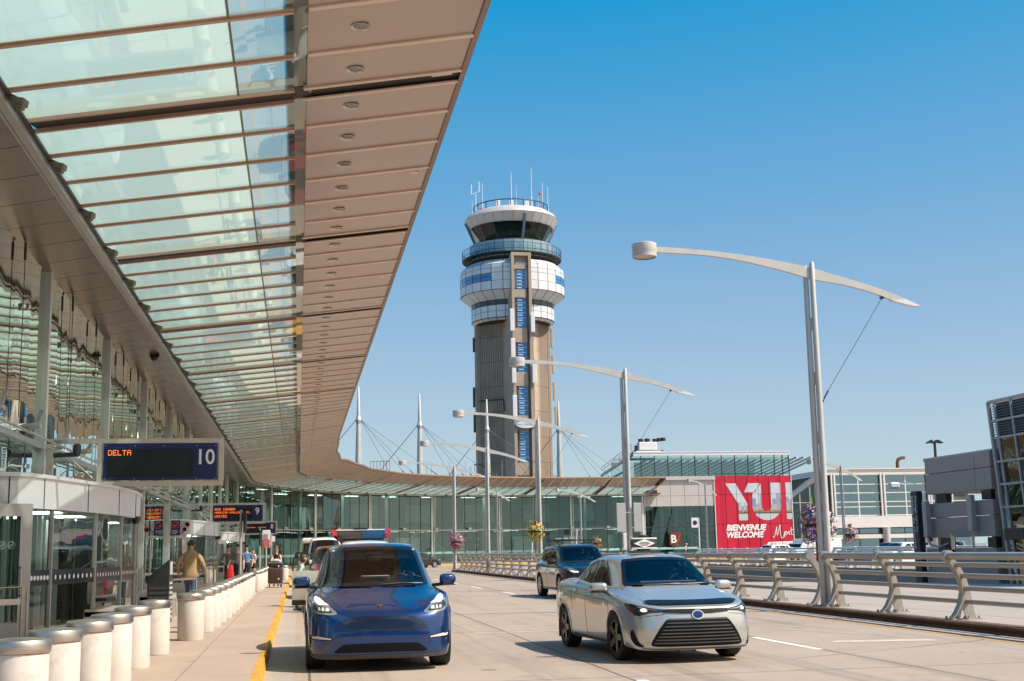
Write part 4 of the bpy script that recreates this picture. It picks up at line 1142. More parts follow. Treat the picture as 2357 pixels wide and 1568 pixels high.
# ------------------------------------------------------------------ vehicles
def pchip(ys, n):
    """monotone cubic through equally spaced samples, n steps per interval"""
    m = len(ys); d = [ys[i+1]-ys[i] for i in range(m-1)]
    t = [0.0]*m
    for i in range(1,m-1):
        if d[i-1]*d[i] > 0: t[i] = 2*d[i-1]*d[i]/(d[i-1]+d[i])
    t[0] = (3*d[0]-t[1])/2 if m > 2 else d[0]; t[-1] = (3*d[-1]-t[-2])/2 if m > 2 else d[-1]
    if t[0]*d[0] <= 0: t[0] = 0
    if t[-1]*d[-1] <= 0: t[-1] = 0
    out = []
    for i in range(m-1):
        for k in range(n):
            u = k/n; u2 = u*u; u3 = u2*u
            out.append((2*u3-3*u2+1)*ys[i]+(u3-2*u2+u)*t[i]+(-2*u3+3*u2)*ys[i+1]+(u3-u2)*t[i+1])
    out.append(ys[-1]); return out

def ring_body(rings, nt=6, nr=5):
    """rings: list of (x[], y[], z[]) half contours, bottom to top. returns (verts, faces) of the full closed skin"""
    ex = []
    for rg in rings: ex.append([pchip(list(rg[c]), nt) for c in range(3)])
    M_ = len(ex[0][0]); grid = [[None]*M_ for _ in range((len(ex)-1)*nr+1)]
    for j in range(M_):
        cs = [pchip([e[c][j] for e in ex], nr) for c in range(3)]
        for i in range(len(cs[0])): grid[i][j] = (max(0,cs[0][i]), cs[1][i], cs[2][i])
    for row in grid: row[0] = (0,row[0][1],row[0][2]); row[-1] = (0,row[-1][1],row[-1][2])
    vs = []; idx = {}
    def V(i,j,s):
        p = grid[i][j]
        if p[0] < 1e-6: s = 1
        k = (i,j,s)
        if k not in idx: idx[k] = len(vs); vs.append((p[0]*s,p[1],p[2]))
        return idx[k]
    fs = []
    for i in range(len(grid)-1):
        for j in range(M_-1):
            fs.append([V(i,j,1),V(i+1,j,1),V(i+1,j+1,1),V(i,j+1,1)])
            fs.append([V(i,j,-1),V(i,j+1,-1),V(i+1,j+1,-1),V(i+1,j,-1)])
    for j in range(M_-1): fs.append([V(0,j,1),V(0,j+1,1),V(0,j+1,-1),V(0,j,-1)])
    fs = [list(dict.fromkeys(f)) for f in fs]
    return vs, [f for f in fs if len(f) > 2]

def bm_from(vs, fs):
    bm = bmesh.new(); bv = [bm.verts.new(v) for v in vs]
    for f in fs:
        try: bm.faces.new([bv[i] for i in f])
        except ValueError: pass
    bmesh.ops.remove_doubles(bm, verts=bm.verts, dist=1e-4)
    bmesh.ops.recalc_face_normals(bm, faces=bm.faces)
    return bm

DIRS = {'F':(Vector((0,1,0)),lambda a,b:Vector((a,-6,b))), 'B':(Vector((0,-1,0)),lambda a,b:Vector((a,12,b))),
        'L':(Vector((-1,0,0)),lambda a,b:Vector((6,a,b))), 'Q':(Vector((1,0,0)),lambda a,b:Vector((-6,a,b))), 'T':(Vector((0,0,-1)),lambda a,b:Vector((a,b,6)))}
def hit(bvh, view, a, b, off):
    d,o = DIRS[view]; p,n,_,_ = bvh.ray_cast(o(a,b), d)
    if p is None: return None
    if n.dot(d) > 0: n = -n
    return p + n*off
def densify(poly, res, closed=True):
    out = []
    n = len(poly)
    for i in range(n if closed else n-1):
        a = Vector(poly[i]); b = Vector(poly[(i+1)%n]); k = max(1, int((b-a).length/res))
        out += [tuple(a.lerp(b,j/k)) for j in range(k)]
    if not closed: out.append(tuple(poly[-1]))
    return out
def smooth_poly(poly, it=2):
    for _ in range(it):
        o = []
        for i in range(len(poly)):
            a = Vector(poly[i]); b = Vector(poly[(i+1)%len(poly)])
            o += [tuple(a.lerp(b,.25)), tuple(a.lerp(b,.75))]
        poly = o
    return poly
def inside(poly, x, y):
    r = False; j = len(poly)-1
    for i in range(len(poly)):
        xi,yi = poly[i][:2]; xj,yj = poly[j][:2]
        if (yi > y) != (yj > y) and x < (xj-xi)*(y-yi)/(yj-yi)+xi: r = not r
        j = i
    return r
def patch(mb, bvh, poly, view, off=.004, res=.05):
    """a sheet of the given outline (2D, seen along view) lying on the body, off above it"""
    b = densify(poly, res); n = len(b)
    xs = [p[0] for p in b]; ys = [p[1] for p in b]
    pts = [Vector(p) for p in b]
    x = min(xs)+res*.5
    while x < max(xs):
        y = min(ys)+res*.5
        while y < max(ys):
            if inside(b,x,y) and min((Vector((x,y))-q).length for q in pts[:n]) > res*.45: pts.append(Vector((x,y)))
            y += res
        x += res
    v,e,f,_,_,_ = delaunay_2d_cdt(pts, [(i,(i+1)%n) for i in range(n)], [], 1, 1e-5)
    H = [hit(bvh,view,p.x,p.y,off) for p in v]
    good = [i for i,h in enumerate(H) if h is not None]; mp = {g:i for i,g in enumerate(good)}
    mb.add([H[i] for i in good], [[mp[i] for i in t] for t in f if all(i in mp for i in t)])
def inset(poly, d):
    n = len(poly); out = []
    area = sum(poly[i][0]*poly[(i+1)%n][1]-poly[(i+1)%n][0]*poly[i][1] for i in range(n))
    sg = 1 if area > 0 else -1
    for i in range(n):
        a,b,c = Vector(poly[i-1]),Vector(poly[i]),Vector(poly[(i+1)%n])
        n1 = Vector((-(b-a).y,(b-a).x)).normalized()*sg; n2 = Vector((-(c-b).y,(c-b).x)).normalized()*sg
        k = (n1+n2); k = k.normalized()*min(d/max(.35,math.sqrt(max(0,(1+n1.dot(n2))/2))),d*2) if k.length > 1e-6 else n1*d
        out.append(tuple(b+k))
    return out
def ringpatch(mb, bvh, outer, inner, view, off=.005, n=2):
    m = len(outer); vs = []; ok = True
    for k in range(n+1):
        for i in range(m):
            p = Vector(outer[i]).lerp(Vector(inner[i]),k/n); h = hit(bvh,view,p.x,p.y,off)
            if h is None: h = Vector((0,0,0)); ok = False
            vs.append(h)
    fs = [(k*m+i,k*m+(i+1)%m,(k+1)*m+(i+1)%m,(k+1)*m+i) for k in range(n) for i in range(m)]
    fs = [f for f in fs if all(vs[i].length > 1e-6 for i in f)]
    mb.add(vs, fs)
def seam(mb, bvh, pts, view, r=.004, off=.0, closed=False, res=.06):
    P = [hit(bvh,view,a,b,off) for a,b in densify(pts,res,closed)]; P = [p for p in P if p is not None]
    if closed: P.append(P[0])
    run = [P[0]]
    for p in P[1:]:
        if (p-run[-1]).length > .35:
            if len(run) > 1: mb.tube(run,r,5)
            run = []
        run.append(p)
    if len(run) > 1: mb.tube(run,r,5)
def mir(poly): return [(-a,b) for a,b in poly]

def paint(name, c, flake=.5, rough=.28, coat=1.0):
    t = NT(name)
    if isinstance(c,str): c = srgb(c)
    geo = t.n('ShaderNodeNewGeometry')
    f = t.noise(2.0, detail=5, rough=.7)
    dust = t.math('MULTIPLY', t.ramp(f,.5,.85), .10)
    cc = t.mix(dust, c, (.35,.31,.27))
    cc = t.mix(geo.outputs['Backfacing'], cc, (.012,.012,.013))
    mt = t.math('MULTIPLY', t.math('SUBTRACT', 1.0, geo.outputs['Backfacing']), flake)
    p = t.bsdf(cc, rough, mt)
    ct = t.math('MULTIPLY', t.math('SUBTRACT', 1.0, geo.outputs['Backfacing']), coat)
    t.l(ct, p.inputs['Coat Weight']); p.inputs['Coat Roughness'].default_value = .02
    return t.done(p)
WSH = glass('windscreen_glass',(.82,.87,.85),1.5,.0)
TINT = glass('tinted_glass',(.10,.12,.12),1.55,.0)
FRITB = M('windscreen_border',(.008,.008,.009),.12,var=.05)
CHROME = M('chrome',(.75,.75,.76),.09,1.0,var=.03)
WELL = M('wheel_well_black',(.01,.01,.01),.85,var=.1)
LAMPC = M('headlamp_clear',(.30,.30,.31),.10,.5,var=.25,scale=18)
LAMPD = M('headlamp_dark',(.025,.026,.03),.08,var=.2)
DRL = emis('daytime_lamp',(1,.95,.80),.55,(.6,.6,.55))
SEATM = M('seat_fabric',(.025,.024,.024),.7,var=.2)
SEATL = M('visor_pale',(.62,.60,.55),.6)
SKIN = M('skin',(.50,.29,.20),.5,var=.08)
REDL = M('tail_lamp_red',(.40,.008,.012),.12,var=.15,coat=.6)
AMB = M('amber_lens',(.6,.3,.05),.15)

def wheel(r, w, rimcol, style, parent, loc, rz=0, name='wheel'):
    t = bpy.data.objects.new(name,None); col.objects.link(t); t.parent = parent; t.location = loc; t.rotation_euler = (0,0,rz)
    k = (r,w,style,rimcol.name)
    if k not in wheel.cache:
        m = MB(); ri = r*.70
        m.lathe([(ri,-w*.46),(r*.93,-w*.5),(r*.985,-w*.40),(r,-w*.22),(r,w*.22),(r*.985,w*.40),(r*.93,w*.5),(ri,w*.46)],n=36,ax='X')
        for dz in (-.16,0,.16): m.lathe([(r+.001,w*dz-.006),(r-.012,w*dz),(r+.001,w*dz+.006)],n=36,ax='X')
        ty = m.mesh('tyre',None,40); ty.materials.append(RUBBER)
        m = MB(); m.lathe([(ri,w*.46),(ri*.97,w*.40),(ri*.95,-w*.3)],n=32,ax='X'); m.lathe([(ri*1.0,w*.46),(ri*.93,w*.44)],n=32,ax='X')
        nsp = {'five':5,'twin':5,'fan':10}[style]
        for i in range(nsp):
            a = 2*PI*i/nsp
            for da in ((-.16,.16) if style == 'twin' else (0,)):
                c0 = (w*.36,.055*math.cos(a+da),.055*math.sin(a+da)); c1 = (w*.40,ri*.95*math.cos(a+da*1.6),ri*.95*math.sin(a+da*1.6))
                m.beam(c0,c1,{'five':.085,'twin':.045,'fan':.04}[style],.035,up=(1,0,0))
        m.lathe([(0,w*.42),(.05,w*.42),(.065,w*.36),(.065,w*.2)],n=16,ax='X')
        rm = m.mesh('rim',None,35); rm.materials.append(rimcol)
        m = MB(); m.lathe([(0,w*.05),(ri*.93,w*.05)],n=24,ax='X'); m.lathe([(0,w*.12),(ri*.6,w*.12)],n=24,ax='X')
        hb = m.mesh('brake_disc',fix=False); hb.materials.append(DARKM)
        wheel.cache[k] = (ty,rm,hb)
    s = 1 if loc[0] > 0 else -1
    for nm,me in zip(('tyre','rim','brake_disc'),wheel.cache[k]):
        o = bpy.data.objects.new(nm,me); col.objects.link(o); o.parent = t
        if s < 0: o.rotation_euler = (0,0,PI)
    return t
wheel.cache = {}

def carve(bm, axles, R_, hw, depth=.34):
    """cut the four wheel wells out of the closed body with a boolean, return a mesh (slot 1 = well)"""
    me = bpy.data.meshes.new('b'); bm.to_mesh(me)
    for p in me.polygons: p.use_smooth = True
    me.materials.append(None); me.materials.append(None)
    ob = bpy.data.objects.new('b',me); col.objects.link(ob)
    c = MB().mat(1)
    for ya,za in axles:
        for s in (-1,1):
            x0,x1 = (hw-depth, hw+.3) if s > 0 else (-hw-.3, -hw+depth)
            n = 40; vs = []
            for x in (x0,x1):
                for k in range(n): vs.append((x, ya+R_*math.cos(2*PI*k/n), za+R_*math.sin(2*PI*k/n)))
            c.add(vs, [tuple(range(n)), tuple(range(2*n-1,n-1,-1))]+[(k,n+k,n+(k+1)%n,(k+1)%n) for k in range(n)])
    cm = c.mesh('c'); cm.materials.append(None); cm.materials.append(None)
    co = bpy.data.objects.new('c',cm); col.objects.link(co)
    md_ = ob.modifiers.new('x','BOOLEAN'); md_.operation = 'DIFFERENCE'; md_.object = co; md_.solver = 'EXACT'
    dg = bpy.context.evaluated_depsgraph_get(); dg.update()
    out = bpy.data.meshes.new_from_object(ob.evaluated_get(dg))
    bpy.data.objects.remove(ob); bpy.data.objects.remove(co)
    return out

def car(spec, name, label, cat, loc, rz, group=None):
    """spec: rings, axles [(y,z)], wheel radius r, arch radius, half width hw, and outlines of glass and lamps"""
    t = thing(name,label,cat,loc,rz,group)
    S = spec; vs,fs = ring_body(S['rings'])
    bm = bm_from(vs,fs)
    bvh = BVHTree.FromBMesh(bm)
    me = carve(bm, S['axles'], S['arch'], S['hw'], S.get('depth',.34)); bm.free()
    bm = bmesh.new(); bm.from_mesh(me)
    ws = S.get('wind'); sides = S.get('side',[])
    kill = []
    for f in bm.faces:
        c = f.calc_center_median(); n = f.normal
        if ws and S.get('open',True) and n.y < -.15 and inside(inset(ws,.025), c.x, c.z) and c.z > S['cowl']: kill.append(f)
        elif S.get('open_side',True) and abs(n.x) > .35:
            for w_ in sides:
                if inside(inset(w_,.02), c.y, c.z): kill.append(f); break
    bmesh.ops.delete(bm, geom=kill, context='FACES')
    for f in bm.faces: f.smooth = True
    for e in bm.edges:
        if len(e.link_faces) == 2 and e.calc_face_angle(0) > R(38): e.smooth = False
    bm.to_mesh(me); bm.free(); me.materials.clear()
    body = link('body', me, [S['paint'], WELL], t)
    def part(nm, mb, mats, parent=t, smooth=30): 
        if mb.v: return mb.build(nm, mats, parent, smooth, world=False)
    if ws:
        o_ = densify(ws,.08)
        m = MB(); ringpatch(m,bvh,o_,inset(o_,S.get('frit',.055)),'F',.006,3); fr = part('windscreen_border',m,FRITB)
        m = MB(); patch(m,bvh,inset(ws,.01),'F',.003,.07); part('windscreen',m,S.get('wglass',WSH))
    for w_ in sides:
        for v in ('L','Q'):
            o_ = densify(w_,.08)
            m = MB(); ringpatch(m,bvh,o_,inset(o_,.035),v,.005,2); part('window_frame',m,S.get('wframe',FRITB))
            m = MB(); patch(m,bvh,inset(w_,.005),v,.003,.09); part('side_window',m,S.get('sglass',TINT))
    for nm,mat_,view,polys,off,mirror in S.get('patches',[]):
        for sg in ((1,-1) if mirror else (1,)):
            m = MB()
            for pg in polys:
                q = pg if sg > 0 else (mir(pg) if view in 'FBT' else pg)
                v = view if sg > 0 or view in 'FBT' else {'L':'Q','Q':'L'}[view]
                patch(m,bvh,q,v,off,S.get('res',.045))
            part(nm,m,mat_)
    m = MB()
    for view,pts,mirror in S.get('seams',[]):
        for sg in ((1,-1) if mirror else (1,)):
            q = pts if sg > 0 else (mir(pts) if view in 'FBT' else pts); v = view if sg > 0 or view in 'FBT' else {'L':'Q','Q':'L'}[view]
            seam(m,bvh,q,v,.0045,-.001)
    part('panel_gap',m,WELL)
    for (ya,za),st in zip(S['axles'],(S.get('steer',0),0)):
        for s in (-1,1): wheel(S['r'],S.get('tw',.235),S['rim'],S['style'],t,(s*(S['hw']-.12-S.get('win',0)),ya,za),st)
    # arch lips
    m = MB()
    for ya,za in S['axles']:
        for v in ('L','Q'):
            P = []
            for k in range(0,25):
                a = R(-12+204*k/24); h = hit(bvh,v,ya+(S['arch']+.012)*math.cos(a),za+(S['arch']+.012)*math.sin(a),.0)
                if h is not None: P.append(h)
            if len(P) > 3: m.tube(P,S.get('lip',.014),6)
    part('wheel_arch',m,S.get('lipmat',S['paint']))
    # mirrors
    if 'mirror' in S:
        mx,my,mz,sx,sy,sz = S['mirror']
        for s in (-1,1):
            m = MB(); bmx = bmesh.new(); bmesh.ops.create_icosphere(bmx,subdivisions=3,radius=1)
            vv = []
            for q in bmx.verts:
                p = q.co; sq = lambda a,e=.62: math.copysign(abs(a)**e,a)
                x = sq(p.x)*sx*(1.0 if p.x*s > 0 else 1.05); y = sq(p.y)*sy; z = sq(p.z)*sz*(1-.22*(p.x*s+1)/2)
                if y > 0: y *= .35
                vv.append((s*mx+x, my+y+.10*abs(p.x*s+1)/2*.6, mz+z))
            m.add(vv,[[q.index for q in f.verts] for f in bmx.faces]); bmx.free()
            mo = part('wing_mirror',m,S.get('mpaint',S['paint']),smooth=80)
            m = MB(); m.beam((s*(mx-sx*.6),my+.02,mz-sz*.72),(s*(mx-sx-.17),my+.06,mz-sz*1.05),.09,.045,up=(0,0,1)); part('mirror_arm',m,BLACKP,mo)
            m = MB(); m.rbox((s*mx,my-sy*.0,mz-sz*.86),(sx*1.75,sy*.9,sz*.22),.015); part('mirror_base',m,BLACKP,mo)
    # inside
    if S.get('inside',True):
        c = S['cowl']; y0 = S['cowly']
        m = MB(); m.prism([(y0+.05,c-.12),(y0+.12,c+.0),(y0+.5,c-.02),(y0+.62,c-.12),(y0+.55,c-.45),(y0+.2,c-.5)],-S['hw']+.2,S['hw']-.2,'X'); part('dashboard',m,SEATM)
        m = MB(); m.box(-S['hw']+.14,S['hw']-.14,y0+.3,S['axles'][1][0]+.3,.30,.34); part('cabin_floor',m,SEATM)
        for s in (-1,1):
            ys = y0+1.12; m = MB()
            m.rbox((s*.37,ys,.58),(.50,.52,.2),.07); m.rbox((s*.37,ys+.34,.90),(.50,.16,.66),.07,rx=-.25); m.rbox((s*.37,ys+.45,1.30 if S['H']>1.5 else 1.20),(.27,.11,.19),.05,rx=-.2)
            part('seat',m,S.get('seat',SEATM))
        m = MB(); m.rbox((0,y0+2.05,.60),(1.2,.5,.2),.07); m.rbox((0,y0+2.4,.92),(1.2,.16,.62),.07,rx=-.25); part('rear_seat',m,S.get('seat',SEATM))
        m = MB(); ring = [(.37+.185*math.cos(2*PI*k/24),y0+.66+.06*math.sin(2*PI*k/24),c-.0+.175*math.sin(2*PI*k/24)) for k in range(25)]
        m.tube(ring,.016,6); m.beam((.2,y0+.66,c),(.54,y0+.66,c),.04,.03); m.beam((.37,y0+.66,c),(.37,y0+.5,c-.08),.07,.07); part('steering_wheel',m,BLACKP)
    for fn in S.get('extra',[]): fn(t,part,bvh)
    return t

def rings_of(Z): return [(r[0],r[1],r[2]) for r in Z]
EVR = rings_of([
 ([0,.4,.66,.76,.78,.78,.78,.78,.78,.66,0],[.14,.15,.24,.40,.87,1.5,2.5,3.3,3.76,4.48,4.6],[.20]*11),
 ([0,.42,.755,.875,.90,.89,.89,.89,.90,.80,0],[.04,.06,.14,.36,.87,1.5,2.5,3.3,3.76,4.55,4.70],[.165,.165,.17,.19,.21,.22,.22,.22,.22,.28,.30]),
 ([0,.42,.76,.92,.955,.945,.94,.945,.955,.84,0],[0,.02,.125,.40,.87,1.5,2.5,3.3,3.76,4.6,4.75],[.42,.42,.43,.45,.48,.48,.48,.5,.52,.5,.5]),
 ([0,.42,.755,.915,.96,.955,.955,.96,.965,.84,0],[.02,.045,.145,.41,.87,1.5,2.5,3.3,3.76,4.6,4.73],[.62,.62,.63,.65,.70,.70,.70,.72,.74,.75,.78]),
 ([0,.42,.73,.875,.92,.905,.905,.91,.905,.76,0],[.10,.125,.22,.46,.90,1.45,2.5,3.35,3.8,4.55,4.70],[.735,.74,.785,.87,.94,.965,.985,1.005,1.02,1.02,1.04]),
 ([0,.40,.60,.735,.80,.835,.845,.84,.78,.58,0],[.36,.38,.46,.62,.98,1.42,2.5,3.35,3.85,4.42,4.50],[.835,.835,.865,.915,.965,.995,1.02,1.04,1.06,1.08,1.10]),
 ([0,.4,.61,.725,.77,.80,.825,.81,.73,.52,0],[.98,1.0,1.06,1.18,1.32,1.50,2.5,3.3,3.7,4.2,4.3],[1.015,1.015,1.012,1.005,1.01,1.02,1.045,1.06,1.085,1.13,1.15]),
 ([0,.35,.53,.605,.625,.64,.645,.62,.57,.42,0],[1.95,1.96,2.0,2.05,2.15,2.4,2.75,3.2,3.45,3.62,3.66],[1.565,1.562,1.55,1.525,1.532,1.545,1.545,1.505,1.47,1.475,1.49]),
 ([0,.28,.42,.48,.50,.51,.51,.48,.42,.3,0],[2.12,2.12,2.14,2.18,2.28,2.45,2.75,3.1,3.3,3.42,3.45],[1.603,1.60,1.595,1.588,1.594,1.602,1.602,1.577,1.552,1.542,1.547]),
 ([0]*11,[2.25,2.26,2.28,2.3,2.4,2.5,2.75,3.0,3.15,3.25,3.3],[1.618,1.618,1.619,1.62,1.623,1.624,1.62,1.606,1.594,1.583,1.577])])
SDR = rings_of([
 ([0,.4,.6,.70,.72,.72,.72,.72,.72,.62,0],[.16,.17,.26,.42,.96,1.6,2.4,3.1,3.66,4.35,4.5],[.21]*11),
 ([0,.42,.70,.82,.84,.83,.83,.83,.84,.74,0],[.05,.07,.16,.37,.96,1.6,2.4,3.1,3.66,4.45,4.6],[.175,.175,.18,.2,.21,.2,.2,.2,.22,.3,.32]),
 ([0,.42,.71,.845,.89,.872,.868,.875,.89,.78,0],[0,.03,.14,.40,.96,1.6,2.4,3.1,3.66,4.5,4.63],[.42,.42,.43,.45,.5,.46,.46,.48,.5,.52,.54]),
 ([0,.42,.70,.835,.89,.88,.882,.885,.885,.77,0],[.03,.06,.18,.43,.96,1.6,2.4,3.1,3.66,4.5,4.62],[.63,.63,.64,.66,.72,.72,.74,.76,.78,.80,.82]),
 ([0,.42,.68,.795,.845,.835,.835,.835,.825,.70,0],[.09,.12,.24,.49,.98,1.55,2.4,3.15,3.7,4.42,4.58],[.735,.735,.755,.80,.875,.92,.945,.97,.99,1.01,1.03]),
 ([0,.40,.59,.69,.745,.765,.78,.775,.72,.6,0],[.28,.31,.42,.60,1.0,1.5,2.4,3.15,3.75,4.3,4.45],[.80,.80,.82,.85,.905,.945,.97,.995,1.02,1.05,1.07]),
 ([0,.38,.59,.685,.72,.74,.765,.755,.69,.52,0],[.98,1.0,1.06,1.16,1.28,1.45,2.4,3.1,3.55,3.85,3.95],[.985,.985,.98,.962,.955,.965,.99,1.015,1.04,1.07,1.085]),
 ([0,.33,.48,.545,.565,.58,.585,.57,.53,.4,0],[1.70,1.71,1.76,1.82,1.92,2.1,2.45,2.9,3.1,3.2,3.22],[1.385,1.383,1.37,1.345,1.355,1.365,1.365,1.345,1.325,1.33,1.34]),
 ([0,.26,.38,.43,.45,.46,.46,.44,.40,.28,0],[1.85,1.86,1.88,1.94,2.02,2.15,2.45,2.8,2.95,3.03,3.05],[1.415,1.413,1.408,1.40,1.407,1.415,1.415,1.397,1.382,1.378,1.382]),
 ([0]*11,[1.98,1.99,2.0,2.05,2.12,2.2,2.4,2.65,2.8,2.88,2.9],[1.428,1.428,1.43,1.431,1.433,1.435,1.434,1.424,1.415,1.408,1.405])])
SUR = rings_of([
 ([0,.4,.62,.72,.74,.74,.74,.74,.74,.64,0],[.16,.17,.26,.42,.92,1.6,2.5,3.2,3.66,4.4,4.5],[.24]*11),
 ([0,.42,.72,.84,.875,.87,.87,.87,.875,.78,0],[.05,.07,.16,.36,.92,1.6,2.5,3.2,3.66,4.5,4.6],[.22,.22,.22,.24,.25,.25,.25,.25,.27,.34,.36]),
 ([0,.42,.74,.87,.92,.905,.90,.905,.92,.83,0],[0,.03,.12,.38,.92,1.6,2.5,3.2,3.66,4.55,4.66],[.46,.46,.47,.5,.54,.52,.52,.54,.55,.56,.58]),
 ([0,.42,.73,.865,.92,.915,.915,.918,.92,.82,0],[.02,.05,.15,.40,.92,1.6,2.5,3.2,3.66,4.54,4.66],[.72,.72,.73,.75,.80,.80,.80,.82,.84,.84,.86]),
 ([0,.42,.71,.83,.885,.88,.88,.88,.87,.78,0],[.06,.09,.20,.44,.94,1.5,2.5,3.25,3.7,4.5,4.64],[.90,.90,.91,.94,.99,1.02,1.035,1.06,1.08,1.08,1.10]),
 ([0,.40,.62,.74,.80,.825,.83,.825,.80,.70,0],[.22,.25,.34,.54,.98,1.45,2.5,3.25,3.75,4.42,4.56],[.965,.965,.975,.995,1.03,1.05,1.07,1.095,1.12,1.14,1.16]),
 ([0,.4,.62,.73,.775,.80,.815,.81,.77,.66,0],[1.02,1.04,1.10,1.2,1.34,1.5,2.5,3.25,3.8,4.36,4.48],[1.085,1.085,1.08,1.07,1.06,1.07,1.09,1.12,1.15,1.18,1.20]),
 ([0,.36,.54,.62,.64,.655,.66,.655,.635,.54,0],[1.82,1.83,1.88,1.94,2.05,2.3,2.8,3.4,3.85,4.12,4.18],[1.60,1.598,1.585,1.565,1.575,1.59,1.595,1.585,1.565,1.555,1.56]),
 ([0,.28,.43,.5,.52,.53,.53,.53,.5,.4,0],[1.98,1.98,2.0,2.06,2.16,2.4,2.8,3.35,3.7,3.95,4.0],[1.64,1.638,1.635,1.63,1.64,1.65,1.655,1.645,1.63,1.62,1.62]),
 ([0]*11,[2.1,2.11,2.13,2.18,2.26,2.45,2.8,3.25,3.55,3.78,3.85],[1.655,1.655,1.657,1.66,1.668,1.678,1.68,1.672,1.66,1.65,1.648])])
def sym(half):
    """close a half outline (x>=0, from the bottom centre out and up to the top centre) by mirroring"""
    return half + [(-a,b) for a,b in reversed(half) if a > 1e-6]
RIMD = M('rim_dark',(.010,.010,.011),.3,.3,var=.2,spec=.35)
GRL = M('grille_black',(.006,.006,.0065),.55,var=.2,spec=.15); RIMS = M('rim_silver',(.5,.5,.51),.25,.9,var=.1); RIMG = M('rim_grey',(.16,.16,.17),.3,.8,var=.1)
BLUEP = paint('blue_paint',(.0006,.036,.15),.5,.24)
BLUED = paint('blue_recess_shade',(.004,.012,.05),.4,.25)  # darker copy of the body blue: paints the shade of the grille recess
SILVER = paint('silver_paint',(.50,.50,.49),.6,.28)
BLACKC = paint('black_paint',(.004,.006,.013),.1,.2)
WHITEC = paint('white_paint_car',(.74,.73,.70),.0,.25)
REDC = paint('red_paint_car',(.30,.012,.02),.3,.3)
NAVYC = paint('navy_paint',(.01,.03,.10),.4,.25)
GREYC = paint('grey_paint',(.28,.29,.30),.6,.3)
LEDSTRIP = M('lamp_white_lens',(.62,.62,.60),.08,.2,var=.1)
SATIN = M('satin_grey',(.10,.10,.10),.32,.5,var=.1)
